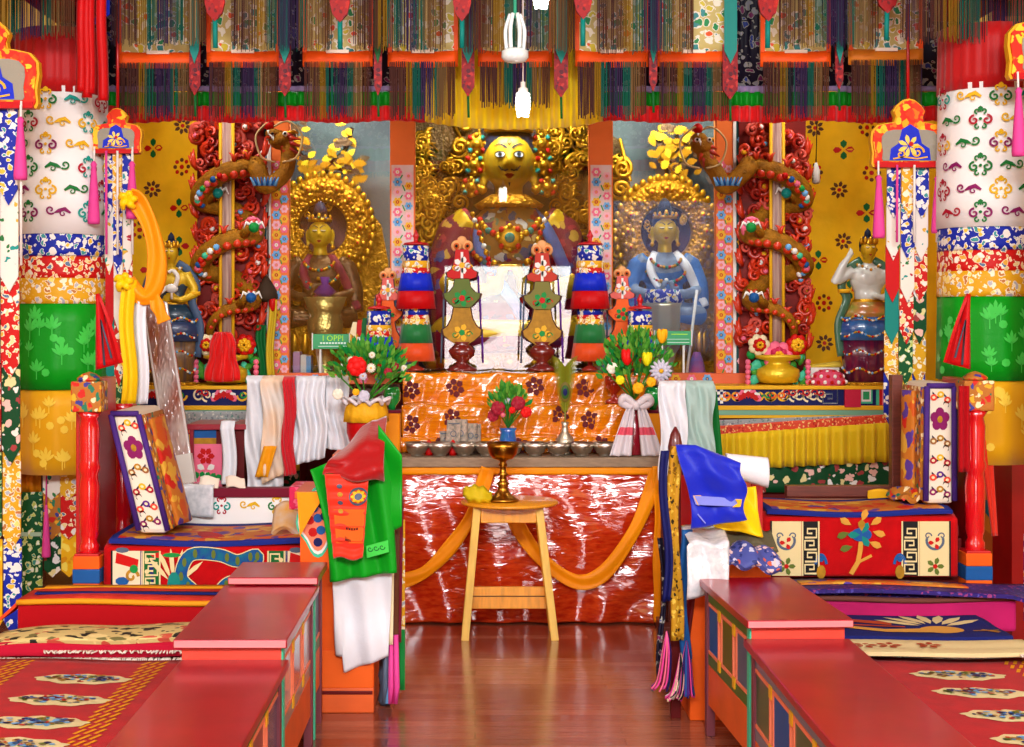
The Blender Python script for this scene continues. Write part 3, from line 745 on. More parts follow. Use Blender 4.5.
    for s, m in ((-1, shawl), (1, shawl)):
        pts = curve([L(s*.55, .1, -1.5), L(s*.95, -.55, -2.4), L(s*.7, -.75, -3.3), L(-s*.2, -1.15, -4.6), L(-s*.6, -1.6, -5.4)] if s < 0 else [L(.6, .1, -1.5), L(1.2, -.5, -2.3), L(1.8, -.4, -3.6), L(2.4, -.6, -5.0)], 6)
        q.tube(pts, (.2 if big else .3)*hh, m, 10, flat=.5)
    q.build('shawl', t)
    q = MB()   # hair, topknot and crown
    q.ball(H(0, .22, .3), (.84*hh, .8*hh, .95*hh), hair_blue, 18, 12); q.lathe([(.5*hh, 0), (.42*hh, .5*hh), (.3*hh, .8*hh), (.1*hh, 1.0*hh)], H(0, .2, 1.1), hair_blue, 14)
    q.build('hair', t)
    q = MB()
    q.lathe([(.74*hh, 0), (.8*hh, .06*hh), (.8*hh, .2*hh), (.76*hh, .22*hh)], H(0, .05, .84 if big else .7), gold, 20, sy=.95)
    for k in range(5):
        a = -PI/2 + (k-2)*.55; o = H(.78*cos(a), .05+.76*sin(a), 1.0 if big else .84); g = hh*(.32 if k == 2 else .24)*(1 if big else .8)
        q.ball(o + Vector((0, 0, g*.7)), (g*.55, g*.3, g), gold, 10, 8); q.ball(o + Vector((.1*hh*cos(a), .1*hh*sin(a), g*.5)), g*.28, (blue_paint, candle_red, green)[k % 3], 8, 6)
    q.build('crown', t)
    if big:
        for s_ in (-1, 1):
            q = MB()
            for (x, z, r_) in ((1.02, .5, .36), (1.1, -.15, .34), (1.2, -.85, .32)):
                q.ball(H(x*s_, .1, z), (r_*hh, .14*hh, r_*hh), gold, 16, 8); q.ball(H(x*s_, -.05, z), r_*.45*hh, gold, 10, 6)
                for j in range(8): q.ball(H(x*s_ + r_*.8*cos(j*PI/4), -.02, z + r_*.8*sin(j*PI/4)), .09*hh, (gold, teal, gold, candle_red)[j % 4], 7, 5)
            q.build('ear_ornament', t)
        q = MB(); q.ball(L(0, -.02, -2.45), (1.25*hh, .86*hh, 1.2*hh), brocade('chest brocade', (150, 110, 50), [(40, 80, 120), (160, 40, 36), (226, 196, 120), (110, 30, 70), (90, 120, 90), (200, 200, 190)], 16, .46), 28, 16)
        q.build('brocade_collar', t)
        q = MB(); q.lathe([(.62*hh, -.3*hh), (1.0*hh, -.42*hh), (1.12*hh, -.3*hh), (.6*hh, .02*hh)], H(0, .05, -1.12), gold_relief, 28, sy=.85); q.build('gold_neck_collar', t)
        for s_ in (-1, 1):
            q = MB(); pts = [L(s_*(1.15-.07*i), -.5-.42*sin(PI*min(1, i/12+.1)), -1.75 - .2*i) for i in range(12)]
            q.tube(pts, .03*hh, gold, 6)
            for i, p_ in enumerate(pts): q.ball(p_, .09*hh, (gold, white, gold, candle_red)[i % 4], 7, 5)
            q.build('bead_string', t)
        q = MB(); q.ball(L(0, -.9, -2.5), (.4*hh, .14*hh, .4*hh), gold, 14, 10); q.ball(L(0, -1.05, -2.5), (.16*hh, .08*hh, .16*hh), teal, 10, 8)
        for j in range(8): q.ball(L(.36*cos(j*PI/4), -.95, -2.5+.36*sin(j*PI/4)), .1*hh, (gold, candle_red)[j % 2], 7, 5)
        q.build('breast_ornament', t)
    for s in (-1, 1):
        q = MB(); q.lathe([(.02*hh, 0), (.14*hh, .1*hh), (.16*hh, .2*hh), (.05*hh, .32*hh)], H(.84*s, -.05, -1.1), gold, 12); q.build('earring', t)
    q = MB()
    for r_, n, zz in ((.95, 15, -1.75), (1.25, 21, -2.5)):
        for k in range(n):
            a = PI*(.08 + .84*k/(n-1)); p = L(r_*cos(a), -.4-.52*sin(a), zz - .75*sin(a)*r_)
            q.ball(p, .11*hh, (gold, gold, candle_red, teal)[k % 4], 8, 6)
    for k in range(9): q.ball(L(R(-.8, .8), -1.0, R(-4.6, -2.9)), .13*hh, (gold, gold, teal, candle_red, white)[k % 5], 8, 6)
    q.build('jewellery', t)
    face(head, c, .78*hh, .72*hh, hh, big)
    q = MB()   # lotus throne
    zb = FZ + .002
    q.lathe([(2.2*hh*wide, 0), (2.5*hh*wide, .12*(z0-zb)), (2.0*hh*wide, .5*(z0-zb)), (2.6*hh*wide, .9*(z0-zb)), (2.5*hh*wide, z0-zb)], (c.x, d-.1*hh, zb), gold_relief, 28, sy=.62)
    for k in range(20):
        a = 2*PI*k/20; q.ball((c.x + 2.45*hh*wide*cos(a), d + 1.5*hh*wide*sin(a), zb + .72*(z0-zb)), (.3*hh, .25*hh, .24*(z0-zb)), gold, 8, 6)
    q.build('lotus_seat', t)
    return t
seated('gilded_statue', 'large gilded crowned statue with wide open eyes in the middle bay', 509, 160, 9.2, .195, 1.0, gold_face, brocade('robe brocade', (110, 16, 46), [(150, 40, 60), (190, 150, 60), (80, 20, 60), (60, 70, 120)], 14, .4), robe_blue, True)
seated('gilded_statue', 'small gilded statue with lowered eyes and dark robe before a golden halo', 320, 233, 9.2, .094, 1.05, mk('blackened bronze', (92, 66, 34), .4, metal=.6, bump=(50, .5, .008), var=.4, vscale=30), bronze, robe_maroon)
seated('gilded_statue', 'small gilded statue in pale blue drapery before a golden halo', 665, 230, 9.2, .094, 1.05, mk('slate blue skin', (120, 136, 160), .45, var=.3, vscale=24), robe_blue, khata)

# ---- golden halos
def halo(label, px, py, d, ro, ri, body):
    c = P(px, py, d); k = d/FPX; ro *= k; ri *= k
    t = thing('halo_screen', label, 'halo', (c.x, d, FZ))
    q = MB(); n = 44
    prof = [(ri, .02), (ri*1.02, -.03), (lerp(ri, ro, .3), -.05), (lerp(ri, ro, .7), -.05), (ro*.97, -.02), (ro, .02)]
    vs = [(c.x + r_*sin(2*PI*i/n)*.96, d+y, c.z + r_*cos(2*PI*i/n)*1.02) for r_, y in prof for i in range(n)]
    fs = [(j*n+i, j*n+(i+1) % n, (j+1)*n+(i+1) % n, (j+1)*n+i) for j in range(len(prof)-1) for i in range(n)] + [(5*n+i, 5*n+(i+1) % n, (i+1) % n, i) for i in range(n)]
    q.add(vs, fs, gold_relief, True); q.build('halo_ring', t)
    q = MB()
    for i in range(16):
        a = 2*PI*i/16; r_ = lerp(ri, ro, .55); p = Vector((c.x + r_*sin(a)*.96, d-.055, c.z + r_*cos(a)*1.02))
        q.ball(p, (.026, .016, .026), gold, 10, 6)
        for j in range(5): q.ball(p + Vector((.034*cos(j*1.257), .003, .034*sin(j*1.257))), (.015, .01, .015), gold, 8, 5)
        q.ball(p + Vector((0, -.014, 0)), .009, candle_red, 8, 5)
    for i in range(40):
        a = 2*PI*i/40; p = Vector((c.x + ro*sin(a)*.97, d-.02, c.z + ro*cos(a)*1.03)); q.ball(p, (.02, .014, .026), gold, 8, 5)
        r_ = ri*1.1; q.ball((c.x + r_*sin(a)*.96, d-.035, c.z + r_*cos(a)*1.02), .011, gold, 6, 5)
    q.build('blossoms', t)
    q = MB()   # flaming body screen below
    out = []
    for x, y in body: p = P(x, y, d); out.append((p.x, p.z))
    q.prism(out, d+.025, d+.06, gold_relief)
    for i in range(60):
        x, y = random.choice(body); x2, y2 = random.choice(body); s_ = R(.55, .95); p = P(lerp(px, x, s_), lerp(py+45, y, s_), d)
        a0 = R(0, 6.3); rr = R(.014, .03)
        q.tube([p + Vector((rr*(1-.8*j/10)*cos(a0+j*.75), -.0-.002*j, rr*(1-.8*j/10)*sin(a0+j*.75))) for j in range(11)], .006, gold, 5)
    q.build('flame_screen', t)
    MB().box(c.x-ri*.97, c.x+ri*.97, d+.022, d+.03, c.z-ri, c.z+ri, mk('dark halo disc', (62, 40, 50), .6, var=.4, vscale=14)).build('dark_field', t)
halo('golden halo with blossoms behind the dark robed statue', 323, 228, 9.36, 52, 25, [(287, 372), (283, 270), (290, 215), (300, 190), (330, 200), (365, 205), (381, 225), (388, 262), (388, 320), (382, 372)])
halo('golden halo with blossoms behind the blue draped statue', 666, 232, 9.36, 53, 26, [(618, 372), (614, 290), (622, 225), (640, 205), (690, 200), (708, 225), (716, 270), (716, 372)])
# ---- gold scrollwork panels flanking the big statue
def scroll_panel(label, x0, x1, y0, y1, d, edge, seed, dense):
    random.seed(seed)
    a, b = P(x0, y1, d), P(x1, y0, d)
    t = thing('scrollwork_carving', label, 'carving', ((a.x+b.x)/2, d, FZ))
    out = [(P(x, y, d).x, P(x, y, d).z) for x, y in edge]
    MB().prism(out, d+.02, d+.05, mk('dark gilded ground', (92, 66, 24), .5, metal=.5, bump=(50, .8, .02))).build('ground', t)
    q = MB()
    for i in range(dense):
        for _ in range(60):
            x, y = R(x0, x1), R(y0, y1)
            if inside(edge, x, y): break
        p = P(x, y, d); rr = R(.035, .075); a0 = R(0, 6.3); f = random.choice((-1, 1)); dy = R(-.03, 0)
        pts = [p + Vector((rr*(1-.85*j/22)*cos(a0+f*j*.5), dy-.0015*j, rr*(1-.85*j/22)*sin(a0+f*j*.5))) for j in range(23)]
        pts = [pts[0] + Vector((R(-.1, .1), .02, -R(.05, .12)))] + pts
        q.tube(pts, [rr*.12 + rr*.1*sin(PI*j/23) for j in range(24)], gold, 7)
        q.ball(pts[-1], rr*.22, gold, 8, 6)
        if i % 3 == 0:
            for j in range(4): q.tube([p + Vector((.01*j, 0, -.02*j)), p + Vector((R(.02, .06), -.03, .05-.02*j)), p + Vector((R(.06, .1), -.01, .06-.03*j))], [.012, .016, .003], gold, 6)
    for i in range(26):   # beaded inner edge
        tt = i/25; e = edge[-1]; f_ = edge[-2]
        p = P(lerp(f_[0], e[0], tt), lerp(f_[1], e[1], tt), d-.03); q.ball(p, .013, gold, 7, 5)
    q.build('scrolls', t)
def inside(poly, x, y):
    r_ = False; j = len(poly)-1
    for i in range(len(poly)):
        (a, b), (c, d_) = poly[i], poly[j]
        if (b > y) != (d_ > y) and x < (c-a)*(y-b)/(d_-b)+a: r_ = not r_
        j = i
    return r_
scroll_panel('gold scrollwork carving filling the side of the middle bay beside the left shrine post', 414, 478, 118, 260, 9.42, [(413, 110), (413, 300), (440, 300), (446, 230), (478, 175), (480, 110)], 3, 46)
scroll_panel('gold scrollwork carving filling the side of the middle bay beside the right shrine post', 540, 592, 118, 260, 9.42, [(594, 110), (594, 300), (572, 300), (562, 230), (540, 175), (538, 110)], 4, 46)
scroll_panel('narrow gold scroll carving at the inner edge of the blue draped statue bay', 613, 634, 140, 300, 9.4, [(612, 135), (612, 330), (620, 330), (636, 240), (630, 180), (620, 140)], 5, 22)
# ---- gilded trees above the side statues
def tree(label, xs, seed):
    random.seed(seed); d = 9.42
    t = thing('gilded_tree', label, 'gilded tree', (PX(xs[0][0][0], d), d, FZ))
    q = MB()
    for a in xs: q.tube(curve([P(x, y, d) for x, y in a], 6), .014, bronze, 7)
    q.tube(curve([P(xs[0][0][0], xs[0][0][1], d+.05), P(xs[0][0][0], 300, d+.1), (PX(xs[0][0][0], d), d+.1, FZ)], 5), .02, bronze, 7)
    q.build('branch', t)
    q = MB()
    for a in xs:
        for k in range(24):
            i = random.randrange(1, len(a)); p = P(lerp(a[i-1][0], a[i][0], R(0, 1)) + R(-12, 12), lerp(a[i-1][1], a[i][1], R(0, 1)) + R(-10, 10), d-.03+R(-.02, .02))
            s_ = R(.035, .056); an = R(-1.2, 1.2)
            pts = []
            for j in range(13):
                tt = j/12; w_ = s_*.6*sin(PI*tt**.8)*(1 - .45*(j % 2)); pts.append((s_*1.6*(tt-.5), w_))
            pl_ = pts + [(x, -y) for x, y in pts[-2:0:-1]]
            q.prism([(p.x + x*cos(an) - y*sin(an), p.z + x*sin(an) + y*cos(an)) for x, y in pl_], p.y-.006, p.y+.006, (gold, gold, bronze, gold)[k % 4] if k % 5 else mk('bright gilding', (226, 190, 20), .45, metal=.3))
    q.build('leaves', t)
tree('gilded leafy tree above the halo of the dark robed statue', [[(318, 190), (330, 165), (345, 150), (352, 128)], [(318, 190), (310, 165), (298, 150), (296, 128)], [(330, 165), (352, 172), (362, 168)]], 11)
tree('gilded leafy tree above the halo of the blue draped statue', [[(672, 190), (665, 165), (662, 145), (660, 125)], [(672, 190), (680, 165), (690, 150), (694, 130)], [(665, 165), (680, 150), (676, 135)]], 12)
random.seed(21)
# ---- offerings behind the glass
def on_floor(x, y0, y1, d): return Vector((PX(x, d), d, FZ)), PZ(y0, d) - FZ
p, h = on_floor(325, 297, 372, 8.98)
t = thing('offering_vessel', 'tall silver gilt vessel before the dark robed statue', 'vessel', p)
MB().lathe([(.03, 0), (.06, .01), (.05, .05*h), (.045, .4*h), (.1, .55*h), (.11, .72*h), (.09, .78*h), (.1, .84*h), (.13, h), (.115, h)], p, mk('silver gilt', (214, 190, 110), .3, metal=.8, bump=(60, .5)), 20).build('cup', t)
MB().lathe([(.03, h), (.07, h+.03), (.02, h+.08), (.03, h+.12)], p, purple, 14).build('lid_cloth', t)
p, h = on_floor(663, 303, 372, 8.98)
t = thing('offering_vessel', 'fluted silver vessel behind the green sign and yellow flower', 'vessel', p)
MB().lathe([(.05, 0), (.08, .01), (.06, .25*h), (.08, .4*h), (.1, .46*h), (.105, h*.96), (.115, h), (.1, h)], p, mk('pale silver', (214, 208, 176), .3, metal=.6), 28, wob=lambda a, z: 1+.05*sin(a*9)).build('fluted_cup', t)
MB().lathe([(.11, h), (.12, h+.012), (.11, h+.05), (.1, h+.08)], p, br_blue, 20).build('cloth_band', t)
k = 0
for x, wd, y, m, lab in ((297, 7, 352, mk('lilac cover', (190, 150, 190), .6), 'lilac book standing behind the glass beside the left frame'), (304, 6, 355, white, 'white book standing behind the glass'), (309, 5, 356, light_blue, 'light blue book standing behind the glass'),):
    p, h = on_floor(x, y, 372, 8.95); hw = wd*8.95/FPX/2
    t = thing('book', lab, 'book', p)
    MB().box(p.x-hw, p.x+hw, 8.92, 9.04, FZ+.001, FZ+h, m).build('cover', t, bevel=.003); MB().box(p.x-hw*.7, p.x+hw*.7, 8.925, 9.045, FZ+.004, FZ+h+.003, paper).build('pages', t)
p, h = on_floor(336, 356, 372, 8.93)
MB().sheet(lambda u, v: (p.x + (u-.5)*.13, 8.9+v*.1+.01*sin(u*9), FZ+.01 + .07*sin(PI*u)**.6*(.4+.6*sin(PI*v*.9+.2)) + .01*sin(u*21)), 18, 10, blue, .006).build('folded_cloth', label='blue folded cloth on the shrine floor under the green sign', cat='cloth')
a, b = P(311, 305, 8.95), Vector((PX(324, 8.95), 8.93, FZ+.01))
MB().beam(a, b, .03, .012, mk('pale lath', (226, 206, 180), .6)).build('wooden_lath', label='pale wooden lath leaning behind the green sign on the left', cat='lath')
a, b = P(697, 290, 8.95), Vector((PX(685, 8.95), 8.93, FZ+.01))
MB().tube([a, b], .009, white, 8).build('incense_rod', label='thin white rod leaning beside the silver vessel', cat='rod')
p, h = on_floor(697, 352, 372, 8.98)
MB().lathe([(.075, 0), (.06, .03), (.045, h*.6), (.02, h)], p, mk('pink purple brocade', (180, 60, 140), .5, rgb2=(60, 110, 180), vscale=14), 16, wob=lambda a, z: 1+.12*sin(a*5)).build('offering_cone', label='pink and blue cloth cone on the shrine floor beside the white rod', cat='offering')
# ------------------------------------------------------------------ patterned yellow cloths on the wall beside the case
def wall_cloth(label, x0, x1, y0, y1, d, motifs):
    a, b = P(x0, y1, d), P(x1, y0, d)
    t = thing('hanging_wall_cloth', label, 'wall cloth', ((a.x+b.x)/2, d, a.z))
    f = lambda x, z: d + .02*sin(x*9+z*3) + .012*sin(x*23 - z*7)
    MB().sheet(lambda u, v: (lerp(a.x, b.x, u), f(lerp(a.x, b.x, u), lerp(a.z, b.z, v)), lerp(a.z, b.z, v)), 40, 30, yellow_cloth, .006).build('cloth', t)
    for x, y, k in motifs:
        q = MB(lambda u, v, h: Vector((PX(u, d), f(PX(u, d), PZ(v, d)) - .004 - h, PZ(v, d))))
        if k == 0: q.petals((x, y), 10, 2, candle_red, 0, .5); q.petals((x, y), 10, 2, green_dark, .0005, .5, PI/2)
        elif k == 1: q.petals((x, y), 9, 8, brown, 0, .32, .2, .35); q.disc((x, y), 2, candle_red, 0, 10)
        else:
            for j in range(8): q.disc((x + 7*cos(j*PI/4), y + 7*sin(j*PI/4)), 2.1, candle_red if j % 2 else brown, 0, 8)
            q.disc((x, y), 2.4, candle_red, 0, 10)
        q.build('printed_flower', t)
    MB().tube([(a.x-.02, d-.01, b.z), (b.x+.02, d-.01, b.z)], .014, dark_wood).build('hanging_rail', t)
wall_cloth('yellow cloth printed with red flowers beside the dragon carving on the left', 60, 262, 90, 400, 9.45, [(153, 148, 0), (152, 189, 1), (179, 208, 0), (182, 167, 2), (179, 246, 0), (183, 126, 1), (140, 230, 2), (150, 270, 0), (160, 305, 2), (178, 330, 1)])
wall_cloth('yellow cloth printed with red flowers behind the standing statue on the right', 742, 960, 90, 400, 9.45, [(843, 150, 0), (839, 190, 1), (866, 213, 0), (818, 260, 0), (844, 241, 1), (824, 303, 2), (824, 343, 1), (871, 173, 2), (866, 128, 2), (815, 172, 2), (815, 128, 1), (850, 290, 0), (868, 250, 2)])
# ------------------------------------------------------------------ carved dragon pillars
def dragon(sgn, label, cx, headpts, ytop, drape):
    d = 8.62; c = PX(cx, d); k = d/FPX; zb = PZ(384, d); zt = PZ(118, d)
    t = thing('dragon_carving', label, 'carving', (c, d, zb), 'carved dragon panels beside the shrine')
    MB().box(c-34*k, c+34*k, d+.16, d+.2, zb, zt+.1, mk('maroon board', (120, 26, 20), .5, var=.4)).build('backing_board', t)
    q = MB(); q.lathe([(.036, zb+.1), (.036, zt+.1)], (c, d+.05, 0), mk('striped pole with highlight', (206, 180, 160), .4, rgb2=(130, 80, 84), vscale=9, stretch=(6, 6, .3)), 14)  # the pole's white highlight is put into its pale stripes
    for s in (-1, 1): q.tube([(c+s*.036, d+.025, zb+.1), (c+s*.036, d+.025, zt+.1)], .01, gold_paint, 6)
    q.build('pole', t)
    turns = 2.5; n = 130; za, zz = PZ(332, d), PZ(160, d); A = 28*k
    def hel(u): a = PI*1.5 + u*turns*2*PI; return Vector((c - sgn*A*sin(a)*(.6 + .4*min(1, u*4)), d + .05 - .09*cos(a), lerp(za, zz, u) + .022*cos(a*2)))
    body = [hel(i/n) for i in range(n+1)]
    hp = [P(x, y, d-.1) for x, y in headpts]
    full = body + curve([body[-1]] + hp, 8)[1:]
    m = len(full)
    rad = [.02 + .036*min(1, i/34) if i < n else .056 - .016*(i-n)/(m-n) for i in range(m)]
    MB().tube(full, rad, dragon_skin, 10).build('body', t)
    q = MB()   # belly plates, back fins and beads
    for i in range(6, n, 3):
        p = full[i]
        if p.y >= d+.05 and q.v: q.build('belly_rib', t); q = MB()
        if p.y < d+.05: q.ball(p + Vector((0, -rad[i]*.75, -rad[i]*.55)), (rad[i]*.5, rad[i]*.4, rad[i]*.45), scroll_red, 7, 5)
    if q.v: q.build('belly_rib', t)
    cols = [green, pink, blue_paint, candle_red, teal_green, white, light_blue]
    for s0 in (100, 47):
        q = MB(); pts = [full[s0+int(j*2.1)] + Vector((sgn*.0, -rad[s0]-.008, -.016)) for j in range(9)]; q.tube(pts, .008, gold_paint, 6)
        for j, p in enumerate(pts): q.ball(p, .019, cols[(j + s0) % 7], 10, 7)
        q.build('bead_string', t)
    # head
    H = hp[-1]; hd = (hp[-1]-hp[-2]).normalized()
    q = MB(); q.ball(H, (.065, .06, .055), dragon_skin, 12, 8); q.ball(H + hd*.06 + Vector((0, -.02, -.012)), (.045, .04, .03), dragon_skin, 10, 8); q.ball(H + hd*.07 + Vector((0, -.02, -.04)), (.035, .03, .014), scroll_red, 10, 6)
    for s in (-1, 1):
        q.tube([H + Vector((s*.03, .01, .04)), H + Vector((s*.05, .02, .09)) - hd*.05, H + Vector((s*.04, .03, .12)) - hd*.1], [.012, .009, .003], gold, 6)
        q.ball(H + Vector((s*.035, -.045, .03)), .015, white, 8, 6); q.ball(H + Vector((s*.035, -.058, .03)), .008, black, 8, 6)
    q.ball(H + hd*.09 + Vector((0, -.03, .01)), .03, candle_red, 8, 6)
    for j in range(9):
        a = j*.7; q.tube([H - hd*.02 + Vector((0, .02, .02)), H - hd*.07 + Vector((.03*cos(a), -.03, .05*sin(a)+.03)), H - hd*.12 + Vector((.06*cos(a), -.02, .07*sin(a)+.05))], [.018, .014, .003], scroll_red if j % 2 else cloud_red, 6)
    for j in range(4): q.tube([H + hd*(.05+.015*j) + Vector((.0, -.05, -.025)), H + hd*(.05+.015*j) + Vector((0, -.055, -.05))], [.007, .002], white, 5)
    hd_ = q.build('head', t)
    q = MB()
    for s in (-1, 1): q.tube(curve([H + hd*.08 + Vector((0, -.03, 0)), H + Vector((.05*s, -.05, .1)), H + Vector((.13*s, -.04, .02)), H + Vector((.1*s, -.04, -.1)), H + Vector((.02*s, -.04, -.13))], 6), .006, mk('pale whisker', (196, 170, 120), .5), 6)
    q.build('whisker', hd_)
    q = MB()   # pink edged spine frills along the body
    for i in range(10, n, 5):
        p = full[i]
        if p.y > d+.07:
            if q.v: q.build('spine_frill', t); q = MB()
            continue
        for j in range(2): q.tube([p + Vector((0, -rad[i]*.5, rad[i]*.8)), p + Vector((.012*(2*j-1), -rad[i]*.6, rad[i]*1.5)), p + Vector((.03*(2*j-1), -rad[i]*.5, rad[i]*1.7))], [.012, .009, .002], scroll_red, 5)
    if q.v: q.build('spine_frill', t)
    q = MB(); p = hel(.62)   # pink ruff
    for rr in (.05, .034, .018): q.tube([p + Vector((rr*cos(a*.5), -.075, rr*1.2*sin(a*.5))) for a in range(13)], .012, (pink, cream, pink)[int(rr*60) % 3], 7)
    q.build('pink_ruff', t)
    q = MB(); p = hp[1]   # blue frill and claws
    for j in range(9): q.tube([p + Vector(((j-4)*.014, -.045, 0)), p + Vector(((j-4)*.02, -.06, .045))], [.012, .003], blue_paint if j % 2 else light_blue, 6)
    q.build('frill', t)
    for u in (.12, .52, .74):
        q = MB(); p = hel(u + .02); e = p + Vector((-sgn*.09, -.1, .05))
        q.tube([p, lerp(p, e, .5) + Vector((0, -.05, .02)), e], [.03, .028, .02], dragon_skin, 8)
        for j in range(4): q.tube([e, e + Vector(((j-1.5)*.03, -.035, .03)), e + Vector(((j-1.5)*.04, -.03, -.005))], [.012, .009, .003], white, 6)
        q.ball(e + Vector((0, -.04, 0)), .03, (blue_paint, green, teal)[int(u*3)], 10, 7)
        q.build('claw', t)
    # red clouds
    q = MB()
    random.seed(31 if sgn > 0 else 32)
    for i in range(104):
        x, z = c + R(-33, 33)*k, lerp(PZ(340, d), zt, (i+.5)/104); rr = R(.03, .055); f = random.choice((-1, 1)); a0 = R(0, 6.3); y = d+.13
        q.tube([(x + rr*(1-.85*j/18)*cos(a0+f*j*.6), y-.004*j, z + rr*(1-.85*j/18)*sin(a0+f*j*.6)) for j in range(19)], [rr*.3]*10 + [rr*.22]*9, (scroll_red, cloud_red, scroll_red, mk('rose cloud carving', (206, 84, 70), .45))[i % 4], 7)
        if i % 4 == 0: q.ball((x, y-.06, z), .016, (pink, white, gold_paint, light_blue)[(i//4) % 4], 8, 6)
    q.build('cloud_scrolls', t)
    for i in range(17):
        if i == 0: sides = {-1: MB(), 1: MB()}
        s = -1 if i % 2 else 1; q = sides[s]; z = lerp(PZ(345, d), PZ(150, d), i/16); p = Vector((c + s*R(29, 34)*k, d+.12, z))
        for j in range(3): q.tube([p + Vector((0, 0, -.03)), p + Vector((s*.02, -.02, .01*j)), p + Vector((s*(.05-.015*j), -.015, .05+.02*j))], [.012, .018, .003], scroll_red, 6)
        q.ball(p, .013, (white, pink)[i % 2], 8, 5)
    for q in sides.values(): q.build('flame_edge', t)
    # lotus flowers and vase
    q = MB()
    for x, y, rr, m1, m2 in ((-19, 345, 11, cream, candle_red), (19, 345, 11, candle_red, gold_paint), (0, 356, 15, pink, mk('deep pink', (190, 40, 80), .5))):
        if drape and x == 0: continue
        p = P(cx+x, y, d); rr *= k
        for ring_, rm in ((1, m1), (.62, m2), (.35, gold_paint)):
            for j in range(7):
                a = j*2*PI/7 + ring_; q.ball(p + Vector((rr*.62*ring_*cos(a), -.0-.05*(1-ring_), rr*.62*ring_*sin(a))), (rr*.42*ring_, .02, rr*.42*ring_), rm, 8, 6)
    q.build('lotus_blossom', t)
    q = MB()
    for i in range(26):
        s = -1 if i % 2 else 1; p = P(cx + s*R(12, 30), R(345, 382), d+.02); a = R(0, 6.3)
        q.ball(p, (R(.02, .045), .014, R(.015, .03)), (green, leaf_green, teal_green)[i % 3], 8, 6, Matrix.Rotation(a, 3, 'Y'))
    for s in (-1, 1):
        for j in range(5): q.ball(P(cx + s*30, 362+j*5, d), .017, pink, 8, 6)
    q.build('lotus_leaves', t)
    q = MB(); q.lathe([(.05, 0), (.11, .012), (.125, .05), (.12, .085), (.07, .11), (.06, .13), (.13, .15), (.13, .165), (.05, .17)], (c, d, zb), mk('gilt vase', (222, 182, 30), .35, metal=.4, bump=(50, .4)), 24, sy=.8); q.build('vase', t)
    return t
dragon(-1, 'carved ochre dragon coiled round a pole with a red scarf at its foot', 226, [(258, 170), (266, 186), (285, 172), (288, 150), (280, 140)], 118, True)
dragon(1, 'carved ochre dragon coiled round a pole above a pink lotus and gilt vase', 778, [(746, 170), (726, 186), (716, 172), (706, 158), (702, 146)], 118, False)
d = 8.5; c = PX(223, d)
def rs(u, v):
    w_ = (.035 + .075*v**.7 - .02*v*v)*(1+.1*sin(v*9)); z = lerp(PZ(332, d), PZ(382, d), v)
    a = (u-.5)*PI*.95
    return (c + w_*sin(a)*1.05 + .01*sin(u*30), d - .012 - w_*.45*cos(a) - .014*sin(u*26+v*3), z + .03*abs(u-.5)*v)
t = MB().sheet(rs, 34, 14, mk('bright red scarf', (224, 10, 8), .5, sheen=.3), .005).build('silk_scarf', label='bright red scarf draped over the gilt vase under the dragon', cat='scarf')
